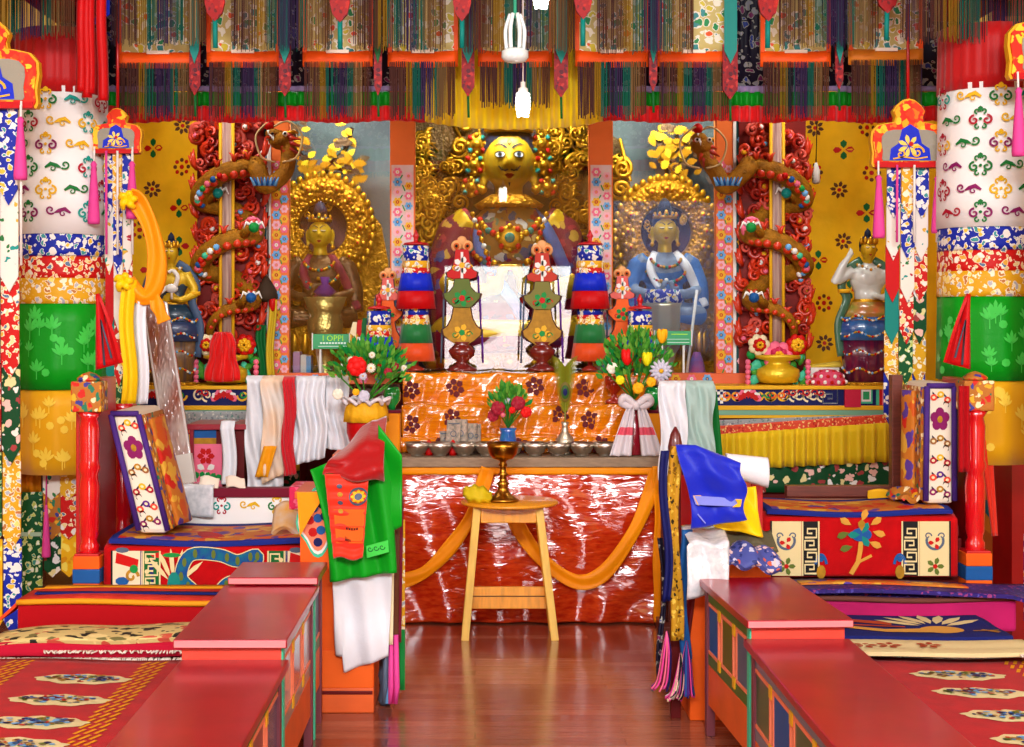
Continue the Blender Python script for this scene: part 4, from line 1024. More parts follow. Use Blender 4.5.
# ------------------------------------------------------------------ lower side altars
SZ = PZ(384, 8.62) - .003
def meander(q, x0, y0, s, m, w):
    for pts in ([(0, 0), (4, 0), (4, 4), (0, 4), (0, 1.4), (2.6, 1.4), (2.6, 2.7), (1.2, 2.7)],): q.stroke([(x0+a*s, y0+b*s) for a, b in pts], w, m, .002)
def side_altar(label, xa, xb, seg):
    d = 8.45; a, b = PX(xa, d), PX(xb, d)
    t = thing('side_altar', label, 'altar cabinet', ((a+b)/2, d, 0), 'side altars')
    MB().box(a, b, d+.02, 8.78, 0, SZ-.02, dark_red).build('cabinet_body', t)
    MB().box(a-.01, b+.01, d-.015, 8.79, SZ-.02, SZ, gold_paint).box(a, b, d-.01, d+.03, PZ(410, d), PZ(405.5, d), gold_paint).build('ledge', t, bevel=.003)
    MB().box(a, b, d, d+.03, PZ(406, d), SZ-.02, navy).build('frieze', t)
    q = MB(frontpx(d-.001)); y = 395.5
    for k, (x, kind) in enumerate(seg):
        if kind == 'lotus':
            for j in range(7):
                an = PI*(j-3)/7; q.petals((x + 5*sin(an), y+4), 12 - abs(j-3), 1, white if j % 2 else pink, .002+.0005*j, .6, -PI/2+an, .1); q.petals((x+5*sin(an), y+4), 9-abs(j-3), 1, candle_red, .006+.0003*j, .5, -PI/2+an, .1)
        elif kind == 'curl':
            for s in (-1, 1):
                q.spiral((x+s*5, y), 6, PI*(s < 0), 1.1, 2.2, gold_paint, .002, flip=s); q.spiral((x+s*5, y-1), 4, PI*(s > 0), 1.0, 1.8, (green, orange, teal_green)[k % 3], .003, flip=-s)
        elif kind == 'white':
            for s in (-1, 1): q.spiral((x+s*4, y), 6, PI/2*s, 1.2, 2, cream, .002, flip=s); q.spiral((x-s*3, y-3), 3.6, PI, 1, 1.6, candle_red, .003, flip=s)
        elif kind == 'meander': meander(q, x-9, y-7, 3.6, slate, 1.6); meander(q, x-9, y-6.4, 3.6, white, .6)
        elif kind == 'checks':
            for i in range(4):
                for j in range(5):
                    if (i+j) % 2 == 0: q.box(PX(x-6+i*3, d), PX(x-3+i*3, d), d-.003, d-.001, PZ(y-7+j*3+3, d), PZ(y-7+j*3, d), white)
        elif kind == 'block': q.box(PX(x-8, d), PX(x+8, d), d-.02, d, PZ(407, d), SZ-.02, mk('crimson block', (190, 30, 60), .5))
        elif kind == 'frame':
            for w_, m, h in ((8, teal_green, .002), (6, white, .004), (4, mk('jade square', (40, 150, 90), .5), .006)): q.poly([(x-w_*.8, y-w_), (x+w_*.8, y-w_), (x+w_*.8, y+w_), (x-w_*.8, y+w_)], m, h)
        elif kind == 'bars':
            for j, m in enumerate((teal_green, candle_red, pink, teal_green)): q.box(PX(x-6+j*3, d), PX(x-3+j*3, d), d-.004, d, PZ(405, d), PZ(387, d), m)
    q.build('frieze_painting', t)
    q = MB(); q.box(a, b, d-.004, d+.03, PZ(415, d), PZ(410, d), mk('sage moulding', (120, 170, 140), .5)); q.box(a, b, d, d+.03, PZ(418, d), PZ(415, d), gold_paint)
    q.build('moulding', t)
    return t, a, b, d
def drapes(t, a, b, d, tilt, n):
    def f(y0, y1, m, amp, fr, name, dy, t0=0, t1=0):
        nn = n*3 if 'pleat' in name else n
        MB().sheet(lambda u, v: (lerp(a, b, u), d - dy + amp*sin(u*fr + 1.5*sin(u*13))*(1 if 'pleat' not in name else (1.1-v*.5)), lerp(PZ(y1 + t1*u, d), PZ(y0 + t0*u, d), v)), nn, 5, m, .004).build(name, t)
    f(411 if tilt > -5 else 420, 428, br_stripe, .003, 20, 'brocade_trim', .022, tilt*.4, tilt*.8)
    f(426, 436, br_redtrim, .003, 20, 'red_trim', .026, tilt*.8, tilt*.8)
    f(434, 470, mustard, .022, n*.8, 'pleated_curtain', .044, tilt*.8, tilt*.6)
    f(458, 492, br_green_floral, .004, 17, 'floral_cloth', .016)
t, a, b, d = side_altar('painted side altar with green floral cloth below the pink lotus vase', 712, 897, [(720, 'checks'), (731, 'curl'), (748, 'lotus'), (764, 'curl'), (777, 'curl'), (790, 'white'), (804, 'white'), (818, 'white'), (832, 'meander'), (852, 'block'), (866, 'frame'), (882, 'bars')])
drapes(t, a, b, d, -16, 110)
t, a, b, d = side_altar('painted side altar below the dragon with the red scarf', 100, 300, [(118, 'frame'), (134, 'bars'), (152, 'lotus'), (176, 'curl'), (203, 'white'), (224, 'lotus'), (248, 'curl'), (270, 'white'), (290, 'checks')])
drapes(t, a, b, d, 0, 110)
# small offerings on the side altars
d = 8.56
def small(x, y0, d=8.56): return PX(x, d), PZ(y0, d) - SZ
x, h = small(828, 369)
t = thing('offering_cake', 'round pink ornamented offering cake before a white card', 'offering', (x, d, SZ))
MB().lathe([(.1, 0), (.1, .02), (.085, h*.7), (.05, h*.95), (0, h)], (x, d, SZ), mk('rose icing', (206, 70, 100), .5), 24).build('cake_body', t)
q = MB()
for rr, zz, n in ((.1, .018, 16), (.085, .05, 14), (.055, .075, 10)):
    for k in range(n): q.ball((x+rr*cos(k*2*PI/n), d+rr*sin(k*2*PI/n), SZ+zz), .012, white if k % 2 else candle_red, 8, 5)
q.build('icing_bead', t)
MB().box(x-.11, x+.09, d+.105, d+.112, SZ+.001, SZ+h*1.05, white).build('name_card', label='plain white card standing behind the pink offering cake', cat='card')
x, h = small(826, 364, 8.7)
t = thing('wrapped_scripture', 'low brown box with a yellow folded cloth on top beside the statue', 'box', (x, 8.74, SZ))
MB().box(x-.1, x+.12, 8.69, 8.77, SZ+.001, SZ+h*.85, brown).build('box_body', t, bevel=.004); MB().sheet(lambda u, v: (x-.11+.2*u, 8.68+.09*v, SZ+h*.87+.03*u*sin(PI*v)), 8, 6, mk('straw yellow cloth', (226, 196, 70), .6), .01).build('yellow_cloth', t)

# ------------------------------------------------------------------ standing statues wrapped in clear film
def standing(label, px, y0, y1, d, cols, arm, group=None):
    c = PX(px, d); H = PZ(y0, d) - SZ - .002; zb = SZ + .002; k = H/7.6
    skirt1, skirt2, skirt3, top, cape, skin = cols
    t = thing('standing_statue', label, 'statue', (c, d, zb))
    def V(x, y, z): return Vector((c + x*k, d + y*k, zb + z*k))
    q = MB()
    hq = MB(); hq.ball(V(0, -.1, 6.75), (.4*k, .42*k, .55*k), gold_face, 18, 12); hq.tube([V(0, -.05, 6.5), V(0, .05, 5.95)], [.22*k, .24*k], gold_face, 10); hq.ball(V(0, -.52, 6.68), (.07*k, .08*k, .14*k), gold_face, 8, 6); hd_ = hq.build('head', t, remesh=k*.07)
    q.tube([V(0, 0, 6.2), V(0, .05, 5.8)], [.2*k, .26*k], skin, 10)
    q.ball(V(0, .05, 5.3), (.85*k, .5*k, .75*k), skin, 16, 10); q.ball(V(0, .05, 4.4), (.62*k, .45*k, .7*k), skin, 16, 10)
    pts = {1: ([V(-.75, 0, 5.7), V(-1.55, -.1, 5.15), V(-1.75, -.2, 5.0), V(-1.35, -.3, 5.9), V(-.95, -.35, 6.5)]), 0: ([V(-.75, 0, 5.7), V(-1.2, 0, 4.8), V(-.9, -.4, 4.1)])}[1 if arm else 0]
    q.tube(pts, [.3*k, .26*k, .24*k, .2*k, .14*k][:len(pts)], skin, 9); q.ball(pts[-1], .18*k, skin, 8, 6)
    p2 = [V(.75, 0, 5.7), V(1.2, 0, 4.9), V(1.25, -.1, 4.6), V(.6, -.55, 4.3), V(.25, -.6, 4.4)]
    q.tube(p2, [.3*k, .25*k, .24*k, .19*k, .14*k], skin, 9); q.ball(p2[-1], .18*k, skin, 8, 6)
    for s in (-1, 1):
        for f in range(4): q.tube([pts[-1] + Vector((.06*k*(f-1.5), -.05*k, .1*k)), pts[-1] + Vector((.07*k*(f-1.5), -.1*k, .36*k))], .05*k, skin, 5)
        q.tube([V(s*.35, 0, 3.6), V(s*.35, -.05, 1.8), V(s*.35, 0, .2), V(s*.38, -.4, .1)], [.45*k, .33*k, .2*k, .16*k], skin, 9)
    q.build('body', t, remesh=k*.1)
    q = MB()
    w = lambda a, z: 1 + .05*sin(a*13)
    for (z1, r1, z0, r0, m) in ((4.1, .8, 3.2, 1.35, skirt1), (3.35, 1.3, 2.2, 1.5, skirt2), (2.3, 1.35, .05, 1.12, skirt3)):
        q.lathe([(r0*k*.97, z0*k), (r0*k, z0*k), (lerp(r0, r1, .6)*k*1.03, lerp(z0, z1, .6)*k), (r1*k, z1*k)], (c, d, zb), m, 30, sy=.62, wob=w)
    q.build('skirt', t)
    for z_ in (3.3, 2.5, 1.6, .7):
        q = MB(); e_ = 1 if z_ > 1.7 else .9; pts_ = [Vector((c + 1.42*k*cos(a)*e_, d + .9*k*sin(a)*e_, zb + z_*k + .12*k*cos(a*6))) for a in [PI + PI*j/26 for j in range(27)]]; q.tube(pts_, .035*k, gold_paint, 6)
        for j, p_ in enumerate(pts_): q.ball(p_, .07*k, (white, light_blue, gold, candle_red)[(j+int(z_)) % 4], 7, 5)
        q.build('bead_string', t)
    q = MB()
    q.ball(V(0, .1, 5.2), (.92*k, .52*k, .8*k), top, 16, 10); q.ball(V(0, .1, 4.45), (.7*k, .5*k, .6*k), top, 16, 10)
    q.build('bodice', t, remesh=k*.14)
    q = MB()
    for s in (-1, 1): q.tube(curve([V(s*.3, .2, 6.2), V(s*.95, .1, 5.75), V(s*1.3, .1, 4.9), V(s*1.1, -.15, 4.2), V(s*1.5, -.1, 3.0), V(s*1.35, -.1, 1.4)], 5), .22*k, cape, 9, flat=.5)
    q.build('long_shawl', t)
    q = MB(); q.ball(V(0, .1, 6.95), (.43*k, .42*k, .5*k), hair_blue, 14, 10); q.lathe([(.2*k, 0), (.16*k, .3*k), (.02*k, .5*k)], V(0, .05, 7.3), hair_blue, 10)
    q.build('hair', t)
    q = MB(); q.lathe([(.38*k, 0), (.42*k, .05*k), (.4*k, .14*k)], V(0, -.06, 6.95), gold, 16)
    for j in range(5): a = -PI/2+(j-2)*.6; q.ball(V(.4*cos(a), -.06+.42*sin(a), 7.15), (.1*k, .07*k, .2*k), gold, 8, 6)
    q.build('tiara', t); q = MB()
    for j in range(9): a = PI+PI*j/8; q.ball(V(.55*cos(a), -.1+.5*sin(a), 5.7+.25*abs(cos(a))), .08*k, (gold, white)[j % 2], 7, 5)
    q.build('necklace', t)
    for s in (-1, 1): q = MB(); q.lathe([(.3*k, 0), (.33*k, .1*k), (.3*k, .2*k)], V(s*1.2, -.05, 4.55), gold_paint, 12); q.build('bangle', t)
    q = MB(); q.lathe([(.72*k, 0), (.78*k, .12*k), (.72*k, .3*k)], V(0, .05, 3.95), gold, 20, sy=.66)
    q.build('gold_belt', t)
    face(hd_, V(0, -.1, 6.75), .4*k, .42*k, .55*k, False)
    MB().lathe([(1.5*k, 0), (1.5*k, .1*k), (1.3*k, .14*k)], (c, d, zb-.001), gold_relief, 24, sy=.7).build('base', t)
    return t, V, k
mp_ = mk('maroon stripe skirt', (120, 20, 60), .3, coat=.8, coatr=.08, rgb2=(70, 20, 60), vscale=10, stretch=(6, 6, .4))
standing('standing statue with white torso and blue and maroon skirt in clear film', 868, 232, 384, 8.62, (mk('coral skirt', (214, 90, 60), .3, coat=.8, coatr=.08, rgb2=(140, 150, 60), vscale=14), mk('azure skirt', (50, 130, 190), .28, coat=.9, coatr=.06, rgb2=(30, 70, 150), vscale=9), mp_, mk('white statue skin', (214, 220, 214), .35, coat=.5), mk('green shawl', (60, 110, 84), .3, coat=.6), mk('white statue skin', (214, 220, 214), .35)), True)
t, V, k = standing('dark blue robed standing statue with a white bird behind the orange scarf', 171, 236, 384, 8.62, (mk('dark teal robe', (30, 60, 80), .4, coat=.4), mk('night blue robe', (40, 60, 100), .4, coat=.4), mk('bronze gold skirt', (150, 110, 40), .4, coat=.4, rgb2=(70, 60, 70), vscale=10, stretch=(6, 6, .4)), mk('dark teal robe', (30, 60, 80), .4), mk('blue grey shawl', (70, 90, 120), .4), gold_face), False)
q = MB(); q.ball(V(.2, -.85, 4.9), (.34*k, .2*k, .24*k), white, 10, 8); q.tube(curve([V(.4, -.85, 5.0), V(.5, -.85, 5.5), V(.25, -.85, 5.8), V(.05, -.85, 5.7)], 5), [.12*k]*10 + [.08*k]*6, white, 7); q.tube([V(.2, -.85, 4.7), V(.2, -.8, 4.35)], .06*k, white, 6)
for j in range(4): q.tube([V(-.05, -.85, 4.9), V(-.5, -.85, 5.0-.15*j), V(-.6, -.85, 4.8-.2*j)], [.09*k, .08*k, .02*k], white, 6)
q.build('white_bird', t)

# ------------------------------------------------------------------ the main altar
A0, A1 = PX(398, 7.9), PX(661, 7.9); AZ = PZ(457, 7.9)
t = thing('altar_table', 'long altar table with a grey wooden shelf along its top', 'altar', ((A0+A1)/2, 8.0, 0))
MB().box(A0+.02, A1-.02, 7.94, 8.7, 0, AZ-.05, brown).build('carcass', t)
MB().box(A0-.01, A1+.01, 7.86, 8.71, AZ-.05, AZ, shelf_wood).build('tabletop', t, bevel=.004)
random.seed(5)
def ff(u, v):
    x = lerp(A0, A1, u); z = lerp(.008, AZ-.052, v); fan = abs(u-.5)
    y = 7.9 - .008*sin(u*34 + v*6) * (1-v*.7) - .014*(1-v) - .012*sin((u-.32)*26*(1.25-v)) * (1-v)**.5 - .008*math.exp(-((v-.75-.5*(u-.5)**2)/.06)**2)*sin(u*9)
    y -= .04*min(1, (1-v)/.28)**.7 - .012*sin(u*21+v*5)*(v > .05)*sin(PI*v)*.6
    return (x, y, z)
MB().sheet(ff, 110, 60, vinyl_red, .004).build('altar_frontal', label='red cloth under clear plastic covering the front of the altar', cat='altar cloth')
MB().sheet(lambda u, v: (lerp(A0, A1, u), 7.876 + .003*sin(u*70), lerp(AZ-.09, AZ-.052, v)), 60, 3, orange_silk, .004).build('altar_edging', label='narrow orange cloth strip under the altar shelf edge', cat='edging')
# yellow sash in swags over the frontal
d = 7.79
t = thing('yellow_swag', 'long yellow sash in swags across the red altar front', 'sash', (PX(560, d), d, PZ(640, 7.79)))
def ribbon(pts, w, m, q, dd=.03, fl=.5):
    c = curve(pts, 9); n = len(c)-1
    def fn(u, v):
        i = min(int(u*n), n-1); f = u*n - i; p = c[i].lerp(c[i+1], f); tg = (c[i+1]-c[i]).normalized(); nn = Vector((-tg.z, 0, tg.x))
        return p + nn*(v-.5)*w*(1 + .12*sin(u*15)) + Vector((0, -dd*.4*sin(v*PI*2.2+u*6)*fl, 0))
    q.sheet(fn, n, 8, m, .004)
q = MB(); ribbon([P(488, 468, d), P(474, 510, d), P(452, 545, d), P(425, 572, d), P(399, 582, d)], .07, orange_silk, q); q.build('swag', t)
q = MB(); ribbon([P(508, 500, d), P(520, 530, d), P(545, 562, d), P(578, 582, d), P(605, 572, d), P(632, 535, d), P(648, 500, d), P(658, 470, d)], .075, orange_silk, q); q.build('swag', t)
q = MB(); ribbon([P(658, 466, d), P(660, 520, d), P(659, 580, d), P(660, 622, 7.8)], .06, orange_silk, q); q.build('hanging_end', t)
# stepped tier behind the shelf
T = [(8.12, PZ(438, 8.12)), (8.28, PZ(405, 8.28)), (8.44, PZ(373, 8.44))]
t = thing('stepped_tier', 'three orange steps under clear plastic rising behind the bowls', 'stepped altar', ((A0+A1)/2, 8.3, AZ))
q = MB()
for (y, z), nx in zip(T, (8.3, 8.46, 8.72)): q.box(A0+.03, A1-.03, y+.02, nx, AZ+.001, z-.012, brown)
q.build('step_box', t)
zprev = AZ + .004
path = []
for i, (y, z) in enumerate(T):
    path += [Vector((0, y, zprev)), Vector((0, y-.004, lerp(zprev, z, .33))), Vector((0, y-.006, lerp(zprev, z, .66))), Vector((0, y, z-.012)), Vector((0, y+.01, z-.002)), Vector((0, (y + (T[i+1][0] if i < 2 else 8.72))/2, z))]
    zprev = z
path.append(Vector((0, 8.72, T[2][1])))
def tf(u, v):
    n = len(path)-1; i = min(int(v*n), n-1); f = v*n-i; p = path[i].lerp(path[i+1], f); x = lerp(A0, A1, u)
    return (x, p.y - .006*sin(u*40+v*19) - .004*sin(u*90 - v*30), p.z + .004*sin(u*33+v*8))
MB().sheet(tf, 110, 72, vinyl_orange, .004).build('orange_cover', t)
for x, y, i in ((411, 390, 2), (455, 388, 2), (535, 386, 2), (585, 388, 2), (411, 424, 1), (452, 418, 1), (560, 415, 1), (590, 420, 1), (440, 447, 0), (600, 445, 0), (520, 447, 0)):
    dd = T[i][0] - .012; q = MB(frontpx(dd))
    q.petals((x, y), 10, 6, dark_red, .001, .5, .3, .3); q.disc((x, y), 2.6, dark_red, .001); q.build('printed_flower', t)
TZ = T[2][1] + .007
# ------------------------------------------------------------------ water bowls
def bowl(x, lab, first=[None]):
    d = 7.96; c = Vector((PX(x, d), d, AZ+.001))
    if first[0]: return retag(copy_tree(first[0]), lab, c)
    t = thing('water_bowl', lab, 'bowl', c, 'steel water bowls on the altar shelf')
    MB().lathe([(.03, 0), (.036, .004), (.032, .01), (.046, .018), (.061, .045), (.069, .072), (.066, .072), (.056, .046), (.038, .022), (0, .018)], c, steel, 28).build('bowl_body', t)
    MB().lathe([(.0, .06), (.06, .06), (.06, .058), (0, .058)], c, mk('water', (200, 205, 205), .03, spec=.8, coat=1), 24).build('water', t)
    first[0] = t; return t
bx = [405, 417, 440, 464, 487, 511, 535, 558, 582, 605]
for k, x in enumerate(bx[1:]): bowl(x, f'steel water bowl on the altar shelf, {ORD[k]} counted from the green scarf')
# banknotes
random.seed(9)
for k, (x, y, w_, an) in enumerate(((452, 421, 14, .2), (461, 420, 15, -.1), (470, 424, 13, .1), (476, 425, 9, .05), (448, 432, 12, -.25), (467, 434, 14, .3))):
    d = 8.03 + .012*k; c = PX(x, d); hw = w_*d/FPX/2; h = PZ(y, d) - AZ
    q = MB(lambda u, v, h_: Vector((u, d - .006 - h_, v)))
    q.sheet(lambda u, v: (c + (u-.5)*2*hw + an*.06*v, d + .012*sin(u*5+k) + .02*v, AZ + .003 + h*v), 6, 5, note_paper, .003)
    t = q.build('banknote', label=f'worn banknote propped behind the bowls, {ORD[k]} of the little fan of notes', cat='banknote', group='banknotes behind the bowls')
    q = MB(lambda u, v, h_: Vector((c + u + an*.06*((v)/h), d + .012*sin((u/(2*hw)+.5)*5+k) + .02*v/h - .003 - h_, AZ+.003+v)))
    q.ring((0, h*.6), hw*.4, .004, slate, .001, 14); q.stroke([(-hw*.8, h*.25), (hw*.8, h*.25)], .006, brown, .001); q.stroke([(-hw*.8, h*.9), (hw*.8, h*.9)], .005, slate, .001)
    q.build('printed_note', t)
# red little butter cakes between bowls
for x, lab in ((429, 'small red butter cone between the first two bowls'), (453, 'small red butter cone before the banknotes')):
    d = 7.99; c = (PX(x, d), d, AZ+.001)
    MB().lathe([(.02, 0), (.022, .02), (.012, .05), (.018, .06), (.006, .08), (0, .085)], c, candle_red, 14).build('butter_cone', label=lab, cat='offering')

# ------------------------------------------------------------------ flowers
def bouquet(t, c, r, h, flowers, nleaf, seed, vase_top):
    random.seed(seed); c = Vector(c)
    q = MB()
    for i in range(nleaf):
        a, e = R(0, 2*PI), R(-.35, 1.45); rr = R(.35, 1); p = c + Vector((r*rr*cos(a)*cos(e), r*.6*rr*sin(a)*cos(e), h*.5*rr*sin(e)*1.3 + h*.25))
        dr = (p - (c - Vector((0, 0, h*.3)))).normalized(); sd = dr.cross(Vector((sin(a*3), -1, .3))).normalized(); L_ = R(.03, .058); w_ = L_*R(.2, .32); up = dr.cross(sd)
        pts = [p + dr*L_*(tt) + sd*w_*s_ + up*w_*.3*abs(s_) for tt, s_ in ((0, 0), (.35, .9), (.6, .8), (1, 0), (.6, -.8), (.35, -.9))]
        mid = [p + dr*L_*.35, p + dr*L_*.65]
        q.add(pts + mid, [(0, 1, 6), (1, 2, 7, 6), (2, 3, 7), (3, 4, 7), (4, 5, 6, 7), (5, 0, 6)], (leaf_green, leaf_green, green, mk('light leaf', (110, 170, 60), .55))[i % 4], True)
    q.build('foliage', t)
    q = MB()
    for i in range(14): a = R(0, 6.3); q.tube([vase_top, c + Vector((r*.7*cos(a), r*.4*sin(a), h*R(.1, .6)))], .004, leaf_green, 5)
    q.build('stem', t)
    for (x, y, d, s_, m, kind) in flowers:
        p = P(x, y, d); q = MB()
        if kind == 'rose':
            q.ball(p, (s_*.75, s_*.75, s_*.8), m, 12, 8)
            for j in range(9): a = j*2.4; q.ball(p + Vector((s_*.55*cos(a), -.3*s_ - .02*s_*j, s_*.55*sin(a))), (s_*.5, s_*.22, s_*.5), m, 8, 6)
        elif kind == 'tulip':
            for j in range(5): a = j*1.257; q.ball(p + Vector((s_*.3*cos(a), s_*.3*sin(a), 0)), (s_*.42, s_*.42, s_*1.0), m, 8, 6, Matrix.Rotation(.25*cos(a), 3, 'Y'))
        else:
            for ring_, n in ((1, 14), (.65, 10)):
                for j in range(n):
                    a = j*2*PI/n; dd_ = Vector((cos(a), 0, sin(a)))
                    q.ball(p + dd_*s_*.6*ring_ + Vector((0, -s_*.3*(1-ring_), 0)), (s_*.42*ring_, s_*.12, s_*.15), m, 7, 5, Matrix.Rotation(-a, 3, 'Y'))
            q.ball(p + Vector((0, -s_*.25, 0)), s_*.2, gold_paint, 8, 6)
        q.build('blossom', t)
lilac_w = mk('lilac white petals', (206, 204, 222), .6); lemon = mk('lemon petals', (236, 226, 20), .55); rose_red = mk('rose red petals', (226, 22, 20), .5); cream_p = mk('cream petals', (246, 240, 220), .6)
amber = mk('amber petals', (250, 180, 20), .55); plum = mk('plum red petals', (160, 30, 50), .55)
d = 8.02; c = Vector((PX(634, d), d, AZ+.001)); vt = Vector((c.x, d, PZ(400, d)))
t = thing('flower_vase', 'lush bouquet of red, lemon and lilac flowers in a vase with lace scarf', 'flower vase', c)
MB().lathe([(.05, 0), (.06, .01), (.075, .12), (.05, .2), (.035, .25), (.06, vt.z-c.z)], c, mk('wine red glaze', (150, 20, 40), .2, coat=1), 22).build('vase', t)
bouquet(t, (vt.x+.01, d, PZ(382, d)), .2, .3, [(627, 357, 7.93, .045, rose_red, 'tulip'), (647, 359, 7.92, .038, lemon, 'tulip'), (661, 371, 7.9, .062, lilac_w, 'daisy'), (662, 336, 7.93, .04, amber, 'tulip'), (612, 368, 7.95, .03, cream_p, 'rose'), (638, 388, 7.9, .03, amber, 'rose'), (651, 382, 7.9, .026, amber, 'rose'), (620, 380, 7.93, .024, lemon, 'rose')], 420, 41, vt)
t = thing('lace_scarf', 'white lace scarf with red stripes knotted round the neck of the bouquet vase', 'scarf', (c.x, d-.09, AZ+.002))
lace = mk('white lace', (226, 216, 220), .7, bump=(140, .6, .004)); lred = mk('red lace band', (226, 90, 110), .7)
for s in (-1, 1):
    MB().sheet(lambda u, v: (c.x + s*(.006 + (.03 + .085*(1-v)**.8)*u + .02*(1-v)), d - .1 - .012*sin(u*13) - .02*(1-v), AZ + .006 + (PZ(404, d)-AZ)*v), 14, 20, lambda u, v: lred if .42 < v < .56 else lace, .004).build('scarf_tail', t)
q = MB()
for s in (-1, 1): q.tube(curve([Vector((c.x, d-.1, PZ(405, d))), Vector((c.x+s*.06, d-.11, PZ(396, d))), Vector((c.x+s*.075, d-.1, PZ(402, d))), Vector((c.x+s*.02, d-.1, PZ(406, d)))], 5), .02, lace, 8)
q.ball((c.x, d-.11, PZ(404.5, d)), .024, lace, 8, 6)
q.build('bow', t)
# bouquet on the other side, on its own little stand
d = 7.72; sx = PX(366, d); sz = PZ(452, d)
t = thing('flower_stand', 'small orange wooden stand under the red flower vase', 'stand', (sx, d, 0))
MB().box(sx-.16, sx+.16, d-.15, d+.15, sz-.03, sz, orange_deep).build('stand_top', t, bevel=.004)
for i in (-1, 1):
    for j in (-1, 1): MB().box(sx+i*.13-.02, sx+i*.13+.02, d+j*.12-.02, d+j*.12+.02, 0, sz-.03, orange_deep).build('leg', t)
c = Vector((sx, d, sz+.001)); vt = Vector((sx, d, PZ(402, d)))
t = thing('flower_vase', 'bouquet with a red rose and white flowers in a red vase with white netting', 'flower vase', c)
MB().lathe([(.06, 0), (.07, .01), (.1, .1), (.1, .17), (.08, vt.z-c.z-.03), (.095, vt.z-c.z)], c, red_silk, 22).build('vase', t)
MB().lathe([(.09, -.1), (.115, -.1), (.11, -.05), (.1, -.01), (.105, 0), (.09, 0)], vt, mk('yellow vase cloth', (236, 176, 30), .5, bump=(40, .5)), 30, wob=lambda a, z: 1 + .07*sin(a*11)).build('yellow_collar', t)
q = MB()
for j in range(10): a = j*2*PI/10; q.tube(curve([vt + Vector((.1*cos(a), .1*sin(a), 0)), vt + Vector((.125*cos(a+.3), .125*sin(a+.3), .02)), vt + Vector((.11*cos(a+.6), .11*sin(a+.6), -.01))], 4), .011, lace, 6)
q.build('netting', t)
bouquet(t, (sx+.02, d, PZ(384, d)), .215, .25, [(357, 366, 7.6, .05, rose_red, 'rose'), (371, 368, 7.6, .026, cream_p, 'daisy'), (363, 376, 7.58, .022, lilac_w, 'daisy'), (351, 360, 7.62, .02, cream_p, 'daisy'), (364, 396, 7.6, .03, lilac_w, 'rose'), (404, 368, 7.68, .018, cream_p, 'daisy'), (395, 366, 7.66, .02, plum, 'rose'), (338, 394, 7.64, .028, cream_p, 'rose'), (372, 355, 7.62, .018, cream_p, 'daisy'), (388, 372, 7.62, .022, plum, 'rose'), (356, 392, 7.58, .018, amber, 'rose')], 430, 42, vt)
# small blue vase on the shelf
d = 8.06; c = Vector((PX(508, d), d, AZ+.001)); vt = Vector((c.x, d, PZ(428, d)))
t = thing('flower_vase', 'small blue vase of dark red flowers behind the tall brass bowl', 'flower vase', c)
MB().lathe([(.035, 0), (.045, .01), (.05, .06), (.04, vt.z-c.z-.02), (.048, vt.z-c.z)], c, mk('blue glaze', (20, 60, 170), .2, coat=1, rgb2=(40, 130, 180), vscale=20), 20).build('vase', t)
bouquet(t, (c.x, d, PZ(415, d)), .115, .17, [(498, 408, 8.0, .038, plum, 'rose'), (518, 403, 8.0, .038, plum, 'rose'), (508, 401, 8.02, .018, lilac_w, 'daisy'), (526, 412, 8.0, .03, rose_red, 'rose'), (493, 416, 8.02, .03, plum, 'rose'), (512, 410, 7.98, .018, rose_red, 'rose'), (503, 415, 7.98, .014, pink, 'daisy')], 170, 43, vt)
# peacock feather in a silver ewer
d = 8.05; c = Vector((PX(565, d), d, AZ+.001)); zt = PZ(422, d)
t = thing('feather_ewer', 'silver ewer holding an upright peacock feather between the water bowls', 'ewer', c)
MB().lathe([(.03, 0), (.035, .005), (.025, .02), (.05, .05), (.05, .08), (.02, .12), (.015, zt-c.z-.02), (.022, zt-c.z)], c, silver, 22).build('ewer_body', t)
q = MB(); top = PZ(366, d); q.tube([Vector((c.x, d, zt-.05)), Vector((c.x+.005, d, top))], [.005, .002], mk('feather quill', (150, 150, 60), .5), 6)
for i in range(90):
    z = lerp(zt+.05, top, (i//2)/45); s = -1 if i % 2 else 1; L_ = (.02 + .05*((i//2)/45)**.7)
    q.tube([Vector((c.x, d, z)), Vector((c.x + s*L_*.5, d-.004*(i % 3), z+L_*.6)), Vector((c.x + s*L_, d, z+L_*.9))], [.0028, .0026, .001], mk('feather barb', (130, 136, 30), .5), 5)
q.build('feather', t)
q = MB(); p = Vector((c.x, d-.012, PZ(392, d)))
for rx, rz, m, y in ((.03, .055, mk('feather bronze', (110, 96, 30), .5), 0), (.022, .038, mk('feather green', (50, 90, 30), .5), -.004), (.012, .02, navy, -.008)): q.ball(p + Vector((0, y, 0)), (rx, .004, rz), m, 14, 8)
q.build('feather_eye', t)
